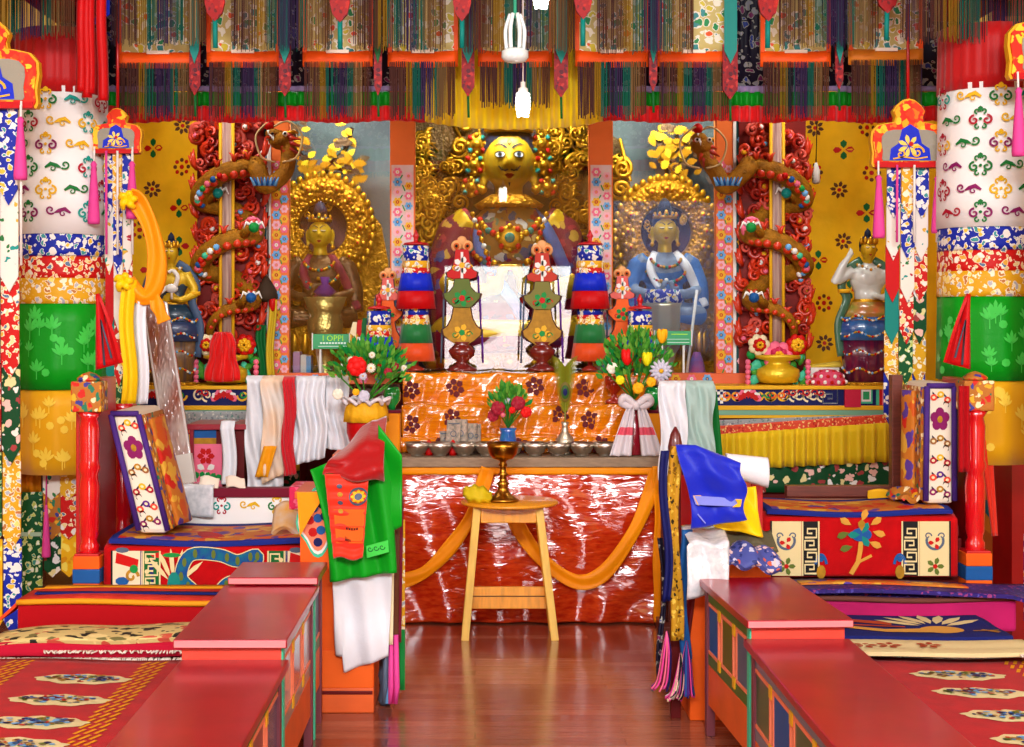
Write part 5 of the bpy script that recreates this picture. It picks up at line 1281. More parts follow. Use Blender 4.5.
# goblets and side boxes
d = 8.37; z = T[1][1]+.006; c = Vector((PX(614, d), d, z))
MB().lathe([(.05, 0), (.05, .012), (.02, .03), (.015, .05), (.045, .085), (.055, .12), (.05, .15), (.045, .15), (.03, .08), (0, .07)], c, mk('red lacquer cup', (176, 40, 16), .2, coat=1), 22).build('red_goblet', label='red lacquer goblet on the orange step beside the bouquet', cat='goblet')
for x, lab, dx in ((653, 'box wrapped in orange cloth at the altar end behind the lace scarf', 1), (392, 'box wrapped in orange cloth at the altar end behind the green scarf', -1)):
    d = 8.06; c = PX(x, d); h = PZ(412, d) - AZ
    t = thing('wrapped_box', lab, 'box', (c, d, AZ+.001))
    MB().box(c-.045, c+.045, d-.04, d+.05, AZ+.001, AZ+h, orange_silk).build('wrapping', t, bevel=.012); MB().box(c-.05, c+.05, d-.045, d+.055, AZ+h*.98, AZ+h+.012, maroon).build('lid', t, bevel=.004)
    q = MB(); q.lathe([(.02, 0), (.022, .02), (.045, .05), (.048, .085), (.04, .12), (.036, .12), (.03, .05), (0, .04)], (c, d, AZ+h+.013), mk('green glass', (10, 150, 60), .08, coat=1), 20)
    q.build('green_glass', label='green glass lamp standing on the wrapped box ' + ('beside the bouquet' if dx > 0 else 'beside the red rose bouquet'), cat='glass lamp')
# ------------------------------------------------------------------ on the top step: butter sculptures, victory banners, signs
def torma(x, ys, d, lab, s=1, cols=None):
    c = PX(x, d); k = d/FPX*s; cols = cols or (candle_red, butter_green, butter_gold)
    y = lambda p: lerp(TZ+.002, PZ(ys[0], d), p)
    t = thing('butter_sculpture', lab, 'butter sculpture', (c, d, TZ+.002), 'butter sculptures on the top step')
    dk = mk('dark rim', (70, 30, 24), .5)
    def plaque(pts, m, name, dep=.045, h=.02):
        out = [(c + a*k, y(b)) for a, b in pts] + [(c - a*k, y(b)) for a, b in reversed(pts) if a > 0]
        big = [(c + (X-c)*1.12, Z + (.006 if i in (len(pts)-1, len(pts)) else 0)) for i, (X, Z) in enumerate(out)]
        q = MB(); q.prism(out, d-dep/2, d+dep/2, m); q.prism(big, d-dep/2+.012, d+dep/2-.012, dk)
        q.build(name, t, bevel=.003)
    MB().lathe([(15*k, 0), (15*k, .01), (8*k, .03), (5*k, .05), (12*k, .085), (13.5*k, .115), (9*k, .14), (7*k, .15), (9*k, .165)], (c, d, TZ+.002), mk('dark red stem', (110, 24, 18), .3, coat=.6), 22).build('pedestal', t)
    plaque([(6, .2), (12, .23), (18, .27), (19, .31), (14, .34), (10, .4), (8, .48)], cols[2], 'bell_tier')
    plaque([(7, .475), (11, .5), (17, .55), (18, .585), (12, .6), (8, .64), (7, .7)], cols[1], 'diamond_tier')
    plaque([(8, .695), (14, .71), (15, .745), (10, .77), (7.5, .84), (6.5, .92)], cols[0], 'red_tier')
    q = MB()
    for sx in (-1, 1): q.ball((c+sx*5.5*k, d, y(.945)), (5.5*k, .02, 6*k), mk('peach butter', (232, 170, 110), .5), 14, 8); q.ball((c+sx*5.5*k, d-.02, y(.945)), (3*k, .008, 3.3*k), mk('orange butter', (206, 96, 40), .5), 10, 6); q.ball((c+sx*5.5*k, d-.026, y(.945)), (1.5*k, .006, 1.7*k), black, 8, 6)
    q.ball((c, d, y(.985)), (5*k, .018, 5*k), mk('peach butter', (232, 170, 110), .5), 12, 8)
    q.build('rosette', t)
    for zc, m1, m2 in ((.29, gold_paint, green), (.55, green, candle_red), (.8, white, gold_paint)):
        q = MB(front(d-.0235))
        q.petals((c, y(zc)), 9*k, 5, m1, .001, .5); q.disc((c, y(zc)), 3*k, m2, .002)
        for sx in (-1, 1): q.spiral((c+sx*7*k, y(zc-.015)), 3.5*k, 0, 1, 1.2*k, m2, .001, flip=sx)
        if zc > .7: q.stroke([(c, y(.7)), (c, y(.9))], 2.5*k, white, .001)
        q.build('butter_flower', t)
    q = MB()
    for sx in (-1, 1):
        for a, z1, z0 in ((16, .72, .58), (18, .57, .3), (20, .3, .06)): q.tube([(c+sx*a*k, d, y(z1)), (c+sx*(a+1)*k, d, y(z0))], .0055, purple if sx > 0 else slate, 6)
    q.build('side_cord', t)
torma(462, (239,), 8.56, 'tall tiered butter sculpture on the top step, beside the striped banner over the red flowers')
torma(542, (243,), 8.56, 'tall tiered butter sculpture on the top step, nearer the lush bouquet with lemon flowers', cols=(mk('brick butter', (186, 50, 30), .5), mk('olive butter', (120, 116, 50), .5), butter_gold))
torma(388, (270,), 8.66, 'smaller orange butter sculpture half hidden behind the short blue banner over the red rose', .8, (scroll_red, orange, orange))
torma(622, (268,), 8.66, 'smaller orange butter sculpture half hidden behind the bouquet', .8, (scroll_red, orange, orange))
def victory(x, ytop, ybot, d, lab, tiers, w0, foot=True):
    c = PX(x, d); k = d/FPX
    t = thing('victory_banner', lab, 'victory banner', (c, d, TZ+.002), 'cylindrical victory banners on the top step')
    q = MB(); q.lathe([(.05, 0), (.05, .01), (.015, .03), (.012, PZ(ytop, d)-TZ)], (c, d, TZ+.002), mk('red stand', (150, 40, 26), .4, coat=.5), 18); q.build('stand', t)
    for i, (ya, yb, ra, rb, m, nm) in enumerate(tiers):
        za, zb = PZ(ya, d), PZ(yb, d)
        MB().lathe([(rb*k-.006, 0), (rb*k, 0), (lerp(ra, rb, .5)*k, (za-zb)*.5), (ra*k, za-zb), (ra*k-.008, za-zb)], (c, d, zb), m, 40, sy=.9, wob=(lambda a, z: 1 + .025*sin(a*14)) if rb > ra + 1 else None).build(nm, t)
    q = MB(); q.lathe([(w0*k, 0), (w0*k*.9, .012), (.012, .02), (.012, .04), (.02, .05), (.012, .065), (.004, .085)], (c, d, PZ(ytop, d)), red, 18); q.build('finial', t)
full = lambda o: [(246, 262, 13, 13, br_blue, 'brocade_crown'), (261, 269, 13.5, 14, br_gold, 'gold_band'), (268, 274, 14, 14.5, br_red, 'red_band'), (273, 291, 14.5, 18, blue, 'blue_skirt'), (290, 309, 17.5, 20, red_silk, 'red_skirt'),
                  (307, 316, 13, 13, br_blue, 'brocade_crown'), (315, 320, 13.3, 13.5, br_red, 'red_band'), (319, 325, 13.5, 14, br_gold, 'gold_band'), (324, 343, 14, 17, mk('deep green silk', (20, 110, 50), .45, sheen=.3), 'green_skirt'), (342, 361, 16.5, 19.5, mk('burnt orange silk', (214, 72, 16), .45, sheen=.3), 'orange_skirt')]
victory(416, 245, 361, 8.58, 'tall two tiered striped cylinder banner above the bouquet with the red rose', full(0), 13)
victory(590, 245, 361, 8.58, 'tall two tiered striped cylinder banner nearer the bouquet with lemon flowers', full(0), 13)
short = [(311, 326, 12, 12, br_blue, 'brocade_crown'), (325, 332, 12.5, 13, br_gold, 'gold_band'), (331, 338, 13, 13, br_red, 'red_band'), (337, 357, 13.5, 15.5, blue, 'blue_skirt'), (356, 366, 15, 16, red_silk, 'red_skirt')]
victory(379, 309, 366, 8.54, 'short cylinder banner with blue skirt above the red rose bouquet', short, 12)
victory(640, 309, 366, 8.54, 'short cylinder banner with blue skirt behind the bouquet with lemon flowers', short, 12)
# little striped flag bundle beside the short banner
d = 8.62; q = MB(); c = PX(357, d)
for j, m in enumerate((cream, candle_red, green_dark, blue)): q.prism([(PX(350+j*5, d), PZ(330+abs(1.5-j)*2, d)), (PX(353+j*5, d), PZ(322 - j*2, d)), (PX(357+j*5, d), PZ(322-j*2, d)), (PX(356+j*5, d), PZ(338, d))], d-.01+.006*j, d+.006*j, m)
for j, m in enumerate((peach, white, slate, mk('pale pink', (240, 180, 190), .6))): q.box(PX(352+j*5, d), PX(356+j*5, d), d, d+.02, TZ+.002, PZ(337, d), m)
q.build('striped_pennant', label='small striped pennant bundle standing beside the short blue banner over the red rose', cat='pennant')
# green signs
def sign(x0, x1, y0, y1, d, lab, txt):
    a, b, z0, z1 = PX(x0, d), PX(x1, d), PZ(y1, d), PZ(y0, d); c = (a+b)/2
    t = thing('green_sign', lab, 'sign', (c, d, TZ-.02 if 0 else ZB))
    MB().box(a, b, d-.005, d+.006, z0, z1, sign_green).build('sign_plate', t, bevel=.002)
    for e_ in (a-.006, b): MB().box(e_, e_+.006, d-.007, d+.01, z0-.006, z1+.006, white).build('end_holder', t)
    q = MB(front(d-.0055))
    if txt:
        q.text(txt, .048, (c+.012, lerp(z0, z1, .7)), sign_yellow, .001)
        for i in range(9): q.poly([(lerp(a, b, .2+.082*i), lerp(z0, z1, .34)), (lerp(a, b, .2+.082*i+.06), lerp(z0, z1, .34)), (lerp(a, b, .2+.082*i+.06), lerp(z0, z1, .45)), (lerp(a, b, .2+.082*i), lerp(z0, z1, .45))], sign_white, .001)
    q.box(lerp(a, b, .15), lerp(a, b, .95), d-.0068, d-.0055, lerp(z0, z1, .4), lerp(z0, z1, .43), sign_white) if not txt else None
    q.box(lerp(a, b, .15), lerp(a, b, .95), d-.0068, d-.0055, lerp(z0, z1, .16), lerp(z0, z1, .2), sign_white)
    if not txt: q.box(lerp(a, b, .45), lerp(a, b, .9), d-.0068, d-.0055, lerp(z0, z1, .74), lerp(z0, z1, .8), sign_yellow)
    q.build('lettering', t)
    q = MB()
    for x in (lerp(a, b, .2), lerp(a, b, .8)): q.box(x-.006, x+.006, d+.006, d+.016, PZ(373, S)+.002, z0+.02, plastic_white)
    q.build('stand', t)
sign(313, 349, 334, 349, 8.78, 'small green sign with yellow lettering before the dark robed statue', 'I OPPI')
sign(655, 691, 331, 345, 8.78, 'small pale green sign before the blue draped statue', '')
# things hanging at the case's outer post
d = 8.72; c = PX(268, d)
t = thing('hanging_scarf', 'dark bell shaped tassel with green and yellow scarf hanging at the shrise post'.replace('shrise', 'shrine'), 'scarf', (c, d, PZ(384, d)+.004))
MB().lathe([(.02, 0), (.07, .02), (.06, .07), (.03, .12), (.01, .15)], (c-.01, d, PZ(302, d)), mk('dark felt', (60, 44, 30), .7), 14, wob=lambda a, z: 1+.06*sin(a*7)).build('tassel_head', t)
MB().sheet(lambda u, v: (c - .06 + .06*u + .01*sin(v*6), d-.02 - .012*sin(u*9), lerp(PZ(382, d), PZ(325, d), v)), 8, 12, green_dark, .004).build('green_tail', t)
MB().sheet(lambda u, v: (c + .002 + .045*u - .01*sin(v*5), d-.03 - .012*sin(u*9), lerp(PZ(378, d), PZ(300, d), v)), 8, 12, mk('old yellow silk', (200, 170, 40), .5), .004).build('yellow_tail', t)
MB().ball((c+.03, d-.03, PZ(303, d)), (.022, .022, .05), candle_red, 10, 8).tube([(c, d, PZ(300, d)), (c, d, PZ(200, d))], .004, black, 6).build('red_tassel', t)

# ------------------------------------------------------------------ the wooden stool with the brass bowl
t = thing('wooden_stool', 'tall pine stool with splayed legs standing before the red altar front', 'stool', (PX(510, 7.42), 7.5, 0))
za = PZ(502, 7.42); cx = PX(510, 7.42)
MB().lathe([(.236, 0), (.244, .005), (.244, .013), (.238, .018)], (cx, 7.52, za-.022), pine, 40).build('seat', t)
lt, lb = .15, .232
def leg(sx, sy, m): 
    a = Vector((cx + sx*(lt if sx < 0 else .155) - .012, 7.52 + sy*.12, za-.022)); b = Vector((PX(465 if sx < 0 else 555, 7.45), 7.52 + sy*(.07 if sy < 0 else .16), 0))
    return MB().beam(a, b, .038, .034, m, up=(0, 1, 0))
for sx in (-1, 1):
    leg(sx, -1, pine_lit).build('leg', t, bevel=.003); leg(sx, 1, pine).build('leg', t, bevel=.003)
for y_ in (7.39, 7.63): MB().box(cx-.145, cx+.13, y_, y_+.02, za-.1, za-.023, pine).build('apron', t, bevel=.003)
zs = PZ(602, 7.45)
q = MB(); q.box(cx-.2, cx+.19, 7.56, 7.585, zs-.055, zs+.055, pine); q.build('stretcher', t, bevel=.003)
MB().box(cx-.19, cx+.18, 7.557, 7.559, zs+.006, zs+.011, brown).build('stretcher_seam', t)
c = Vector((PX(503, 7.45), 7.47, za+.001))
t = thing('brass_bowl', 'tall footed brass butter lamp bowl standing on the pine stool', 'butter lamp', c)
k = (PZ(443, 7.45)-za)/1.0
MB().lathe([(.078, 0), (.08, .006), (.07, .014), (.045, .03), (.03, .05), (.024, .075), (.034, .085), (.02, .095), (.016, .12), (.028, .13), (.016, .14), (.016, .17), (.024, .178), (.014, .19), (.02, .2), (.05, .21), (.07, .235), (.078, .265), (.082, k), (.077, k), (.068, .26), (.04, .225), (0, .22)], c, brass, 32).build('bowl_body', t)
def bundle(u, v):
    a = v*2*PI; x = lerp(PX(463, 7.42), PX(492, 7.42), u); r_ = .05*(sin(PI*min(max(u, .02), .98)))**.4
    return (x, 7.43 + r_*1.2*cos(a) + .006*sin(a*5), za + .043 + r_*sin(a)*.95 + .006*sin(u*20) - .02*u)
MB().sheet(bundle, 20, 22, mk('mustard cloth', (206, 180, 20), .6, bump=(40, .3)), .003).build('folded_cloth', label='mustard yellow cloth roll beside the brass bowl on the stool', cat='cloth')
# ------------------------------------------------------------------ motifs for the white silk
mc = [mk('motif crimson', (168, 18, 44), .6), mk('motif teal', (20, 150, 136), .6), mk('motif yellow', (226, 178, 20), .6), mk('motif green', (20, 116, 50), .6), mk('motif plum', (130, 20, 90), .6)]
def cloud_s(q, x, y, s, m, f=1):
    pts = [(x - f*s*1.1, y - s*.15), (x - f*s*.6, y + s*.22), (x - f*s*.1, y + s*.05), (x + f*s*.3, y - s*.15)]
    q.stroke(pts, s*.34, m, .0025, taper=lambda t: .25 + .9*sin(PI*min(1, t*.9+.1)))
    q.spiral((x + f*s*.62, y + s*.12), s*.42, -PI*.75 if f > 0 else -PI*.25, 1.15, s*.17, m, .003, flip=f)
    q.spiral((x - f*s*.45, y - s*.22), s*.3, PI*.5, 1.0, s*.13, m, .003, flip=-f)
def quatre(q, x, y, s, m1, m2):
    for sx in (-1, 1):
        q.spiral((x + sx*s*.5, y - s*.15), s*.42, PI/2, 1.15, s*.19, m2, .0025, flip=-sx)
        q.spiral((x + sx*s*.24, y + s*.62), s*.24, -PI/2, .9, s*.15, m1, .003, flip=sx)
        q.spiral((x + sx*s*.24, y - s*.72), s*.24, PI/2, .9, s*.15, m1, .003, flip=-sx)
    q.petals((x, y + s*.5), s*.55, 1, m1, .0035, .6, PI/2, 0); q.disc((x, y - s*.05), s*.13, m1, .003)
def motif_field(q, t, u0, u1, v0, v1, step, s):
    class Fl(MB):
        def flush(s_):
            s_.build('cloud_motif', t); return Fl(s_.map)
    q = Fl(q.map); v = v1 - step*.5; r = 0
    while v > v0 + s*.7:
        u = u0 + (step*.55 if r % 2 else step*.05) + s; k = r
        while u < u1 - s:
            if k % 2 == 0: quatre(q, u, v, s, mc[(k+r) % 4], mc[(k+r+1+r % 3) % 5]); q = q.flush()
            else: cloud_s(q, u, v, s*.95, mc[(k*2+r) % 5], 1 if (k//2+r) % 2 else -1); q = q.flush()
            u += step*1.3; k += 1
        v -= step; r += 1
def bamboo(q, x, y, s, m):
    for j in range(5):
        a = PI/2 + (j-2)*.42; l = s*(1-.12*abs(j-2))
        q.petals((x, y), l, 1, m, .002, .2, a, .08)
    q.stroke([(x, y-s*.5), (x, y+s*.1)], s*.07, m, .002)
# ------------------------------------------------------------------ big cylinder banners around the pillars
gl = mk('light green damask', (60, 200, 70), .45, sheen=.3); yl = mk('light yellow damask', (252, 214, 70), .45, sheen=.3)
def pillar_banner(label, X, Y, ys, R0, seed, extra=0):
    random.seed(seed)
    t = thing('hanging_pillar_banner', label, 'pillar banner', (X, Y, PZ(ys[-1], Y)), 'pillar banners')
    def layer(ya, yb, ra, rb, m, name, n=20, amp=.012, parent=None, cut=0):
        za, zb = PZ(ya, Y), PZ(yb, Y); prof = [(rb-.006, 0), (rb, 0)] + [(lerp(rb, ra, k/4), (za-zb)*k/4) for k in range(1, 5)] + [(ra-.006, za-zb)]
        w = lambda a, z: 1 + amp*sin(a*n) + amp*.6*sin(a*7+1)
        vs_ = MB(); vs_.lathe(prof, (X, Y, zb), m, 96, wob=w)
        return vs_.build(name, t), za, zb, w
    y = ys
    layer(y[0]-62, y[0]+2, R0*.97, R0*1.0, mk('red pleated silk', (176, 8, 12), .5, sheen=.3), 'red_pleated_top', 26, .02)
    _, za, zb, w = layer(y[0]-4, y[1], R0*.98, R0*1.03, mk('white patterned silk', (242, 241, 238), .5), 'white_silk', 5, .006)
    q = MB(lambda u, v, h: Vector((X + (R0*1.03*w(u/R0, 0)+.004+h)*cos(u/R0), Y + (R0*1.03*w(u/R0, 0)+.004+h)*sin(u/R0), v)))
    motif_field(q, t, -PI*R0*1.0, PI*R0*.04, zb+.01, za-.01, .107, .054)
    layer(y[1]-3, y[2], R0*1.0, R0*1.0, br_blue, 'blue_brocade', 9, .006)
    layer(y[2]-1, y[3], R0*1.0, R0*1.0, br_red, 'red_brocade', 9, .006)
    layer(y[3]-1, y[4], R0*1.01, R0*1.01, br_gold, 'gold_brocade', 9, .006)
    for nm, a, b, m, lm in (('green_skirt', y[4]-3, y[5], green_silk, gl), ('yellow_skirt', y[5]-4, y[6], mk('deep yellow silk', (236, 172, 8), .45, sheen=.3), yl)):
        ra, rb = R0*(.99 if 'g' == nm[0] else .97), R0*(1.02 if 'g' == nm[0] else .96)
        o, za, zb, w2 = layer(a, b, ra, rb, m, nm, 12, .012)
        q = MB(lambda u, v, h: Vector((X + (lerp(rb, ra, (v-zb)/(za-zb))*w2(u/R0, 0)+.004+h)*cos(u/R0), Y + (lerp(rb, ra, (v-zb)/(za-zb))*w2(u/R0, 0)+.004+h)*sin(u/R0), v)))
        for i in range(24): bamboo(q, R(-PI*R0, 0), R(zb+.06, za-.09), R(.05, .08), lm)
        for i in range(10): q.disc((R(-PI*R0, 0), R(zb+.03, za-.03)), .02, lm, .001, 7)
        q.build('damask_leaves', t)
    return t
pillar_banner('large cylinder banner round the pillar on the left, white over green over yellow', PLX, PLY, (96, 236, 258, 280, 304, 388, 471), .222, 51)
pillar_banner('large cylinder banner round the pillar on the right, white over green over yellow', PRX, PRY, (92, 229, 252, 273, 297, 379, 461), .222, 52)
# red ribbons before the top of the left pillar
d = 6.95
t = thing('hanging_ribbon', 'long folded red ribbons hanging over the red top of the pillar on the left', 'ribbon', (PX(92, d), d, PZ(101, d)))
for x0, x1, yb in ((76, 86, 92), (82, 92, 98), (88, 95, 94), (98, 108, 101)):
    MB().sheet(lambda u, v: (lerp(lerp(PX(x0, d), PX(85, d), v*.2), lerp(PX(x1, d), PX(95, d), v*.2), u), d - .02*sin(u*PI) + .01*sin(v*9), lerp(PZ(yb, d), 3.3, v)), 6, 20, red_silk, .004).build('ribbon_tail', t)
# ------------------------------------------------------------------ pendant banners with cloud shaped heads
flame = brocade('flame border', (226, 40, 16), [(250, 170, 20), (250, 200, 40), (250, 120, 20), (236, 60, 20)], 26, .5, distort=.8)
grey_scale = mk('grey scale brocade', (150, 146, 130), .6, bump=(120, .5, .004))
def pendant(label, X, Y, zhead, w, zbot, strips=3, gold_mid=True, s=1):
    t = thing('hanging_pendant_banner', label, 'pendant banner', (X, Y, zbot), 'pendant banners on the canopy beams')
    h = w*.93
    def cloud(k, n=1):
        half = []
        for a, b in ((0, 0), (.5, 0), (.52, .05), (.505, .2), (.53, .38), (.52, .52), (.44, .62), (.3, .655), (.2, .67), (.19, .75), (.22, .84), (.17, .92), (.08, 1.0), (0, 1.02)): half.append((a, b))
        return [(X + a*w*k, zhead + (b-.4)*h*k + .4*h) for a, b in half] + [(X - a*w*k, zhead + (b-.4)*h*k + .4*h) for a, b in reversed(half[1:-1])]
    hb = MB().prism(cloud(1.05), Y-.015, Y+.03, gold_paint).prism(cloud(1.0), Y-.03, Y, flame).build('head_border', t)
    MB().prism([(X+(x-X)*.78, zhead+.07*h+(z-zhead)*.74) for x, z in cloud(1.0)[0:8] + cloud(1.0)[-7:]], Y-.036, Y-.03, grey_scale).build('head_field', hb)
    q = MB(front(Y-.0365))
    q.poly([(X-.3*w, zhead+.08*h), (X+.3*w, zhead+.08*h), (X+.28*w, zhead+.26*h), (X+.17*w, zhead+.34*h), (X+.12*w, zhead+.56*h), (X, zhead+.64*h), (X-.12*w, zhead+.56*h), (X-.17*w, zhead+.34*h), (X-.28*w, zhead+.26*h)], blue, .001)
    q.build('blue_patch', hb)
    q = MB(front(Y-.038))
    for i in range(7): q.petals((X - .02*w, zhead+.3*h), .17*w, 1, mk('pale gold thread', (220, 190, 80), .4, metal=.3), .001+.0004*i, .3, i*.9, .1)
    q.spiral((X+.1*w, zhead+.2*h), .1*w, 0, 1.3, .03*w, gold_paint, .002); q.spiral((X-.14*w, zhead+.17*h), .07*w, 2, 1.2, .025*w, gold_paint, .002, flip=-1)
    q.disc((X+.01*w, zhead+.33*h), .035*w, candle_red, .004); q.stroke([(X-.25*w, zhead+.1*h), (X-.1*w, zhead+.13*h), (X+.1*w, zhead+.1*h), (X+.25*w, zhead+.13*h)], .02*w, gold_paint, .002)
    q.build('dragon_embroidery', hb)
    MB().box(X-.5*w, X+.5*w, Y-.04, Y+.02, zhead-.01, zhead+.05*h, red_silk).build('red_bar', t)
    # three hanging tails made of overlapping tongues
    sw = w*.6/strips; L_ = zhead - zbot
    orders = [[br_blue, br_white, red_silk, teal, br_gold, br_blue], [br_gold, br_blue, br_white, br_red, br_green, br_yellow], [br_blue, br_white, br_red, br_green_floral, br_gold, br_blue]]
    for k in range(strips):
        x = X + (k-(strips-1)/2)*sw*1.02; od = orders[k % 3]; n = 6
        for j in range(n):
            z1 = zhead - L_*j/n*1.0; z0 = zhead - L_*(j+1)/n*.985 - .05
            y = Y + .004 + .012*j + (0 if k != 1 else -.014)
            hw = sw*.5
            MB().prism([(x-hw, z1+.03), (x-hw, z0+.07), (x, z0), (x+hw, z0+.07), (x+hw, z1+.03)], y-.004, y+.004, od[j]).build('silk_tongue', t)
    for sx, ln in ((-.47, .5), (.38, .46)):
        q = MB(); x = X + sx*w; zt = zhead - .04
        q.tube([(x, Y-.045, zhead+.02), (x, Y-.05, zt-.02)], .005, white, 6); q.lathe([(.028, -ln*.6), (.03, -ln*.6+.02), (.022, -ln*.3), (.012, -.03), (.016, -.015), (.006, 0)], (x, Y-.055, zt-.01), hot_pink, 14, wob=lambda a, z: 1+.08*sin(a*7)); q.build('pink_tassel', t)
    q = MB()
    for sx in (-.2, .05, .38): q.tube([(X+sx*w, Y-.05, zhead), (X+sx*w, Y-.045, zhead-.3*L_)], .006, (white, hot_pink, red_silk)[int(sx*10) % 3], 6)
    q.build('cord', t)
    q = MB(); q.tube([(X, Y, zhead+h*1.0), (X, Y, 3.11)], .008, red, 6); q.build('hanger', t)
    return t
pendant('pendant banner at the left edge of the picture, in front of the cylinder banner', -2.135, 6.6, PZ(107, 6.6), .4, .2)
pendant('pendant banner half hidden behind the cylinder banner of the pillar on the left', -1.72, 7.22, PZ(152, 7.22), .215, .75)
pendant('pendant banner with gold dragon on blue head, beside the standing statue', PX(908, 7.22), 7.22, PZ(166, 7.22), .33, 1.1)
pendant('pendant banner at the right edge of the picture, in front of the cylinder banner', 2.56, 6.6, PZ(78, 6.6), .4, .2)
# tails hanging out below the cylinder banner on the left
d = 7.3
t = thing('hanging_banner_tail', 'green brocade tails hanging out below the yellow skirt of the cylinder banner', 'banner tail', (PX(28, d), d, PZ(602, d)))
MB().sheet(lambda u, v: (lerp(PX(12, d), PX(42, d), u), d + .01*sin(u*8), lerp(PZ(602, d), PZ(492, d), v)), 10, 16, br_green, .006).build('green_tail', t)
MB().sheet(lambda u, v: (lerp(PX(12, d), PX(40, d), u), d + .012 + .016*sin(u*16), lerp(PZ(494, d), 1.1, v)), 14, 8, mk('ochre lining', (200, 120, 10), .5), .006).build('ochre_lining', t)
MB().box(PX(12, d), PX(42, d), d-.012, d+.0, PZ(536, d), PZ(532, d), mk('sage braid', (170, 200, 170), .6)).build('braid', t)
d = 7.24
t = thing('hanging_banner_tail', 'multicoloured pointed tail with a pink tassel beside the red throne post', 'banner tail', (PX(62, d), d, PZ(578, d)))
for j, (ya, yb, m) in enumerate(((455, 500, br_white), (480, 540, br_red), (525, 578, br_green_floral))):
    for k, (xa, xb) in enumerate(((43, 60), (59, 77))):
        a, b = PX(xa, d), PX(xb, d); MB().prism([(a, PZ(ya-10, d)), (a, PZ(yb-8, d)), ((a+b)/2, PZ(yb, d)), (b, PZ(yb-8, d)), (b, PZ(ya-10, d))], d-.004+.01*j+.004*k, d+.004+.01*j+.004*k, m if (j+k) % 2 == 0 else (br_gold, br_multi, br_yellow)[j]).build('silk_tongue', t)
MB().lathe([(.02, 0), (.022, .01), (.014, .15), (.006, .25)], (PX(48, d), d-.03, PZ(556, d)), hot_pink, 12).tube([(PX(48, d), d-.03, PZ(556, d)+.25), (PX(48, d), d-.02, 1.1)], .004, hot_pink, 6).build('pink_tassel', t)
# ------------------------------------------------------------------ scarves tied to the far pendant on the left
d = 7.12
t = thing('orange_scarf', 'orange silk scarf looped and tied on the pendant banner beside the statue with the bird', 'scarf', (PX(145, d), d, PZ(310, d)))
q = MB()
ribbon([P(128, 197, d), P(138, 203, d), P(150, 225, d), P(157, 255, d), P(155, 283, d), P(146, 297, d), P(134, 292, d), P(126, 282, d)], .085, orange_silk, q, .06); q.build('loop', t)
q = MB(); ribbon([P(150, 285, d+.02), P(157, 305, d), P(164, 322, d)], .06, orange_silk, q); q.build('tail', t)
for x_, y_ in ((128, 199), (124, 281)):
    q = MB()
    for j in range(5): a_ = j*1.3; q.tube(curve([P(x_, y_, d-.02), P(x_, y_, d-.03) + Vector((.03*cos(a_), -.01, .03*sin(a_))), P(x_, y_, d-.02) + Vector((.045*cos(a_+.3), 0, .045*sin(a_+.3)-.01))], 4), [.02, .022, .022, .02, .018, .016, .014, .012, .01], yellow_silk, 7, flat=.6)
    q.build('knot', t)
d = 7.1
MB().sheet(lambda u, v: (lerp(PX(121, d), PX(135, d), u) + .01*sin(v*7), d + .014*sin(u*8), lerp(PZ(404, d), PZ(280, d), v)), 8, 24, yellow_silk, .004).build('hanging_yellow_scarf', label='yellow scarf hanging straight down beside the white scarf and the wrapped board', cat='hanging scarf')
d = 7.14
MB().sheet(lambda u, v: (lerp(PX(134, d), PX(147, d), u) + .008*sin(v*6), d + .012*sin(u*8+1), lerp(PZ(404, d), PZ(298, d), v)), 8, 24, khata, .004).build('hanging_white_scarf', label='white scarf hanging straight down between the yellow scarf and the wrapped board', cat='hanging scarf')
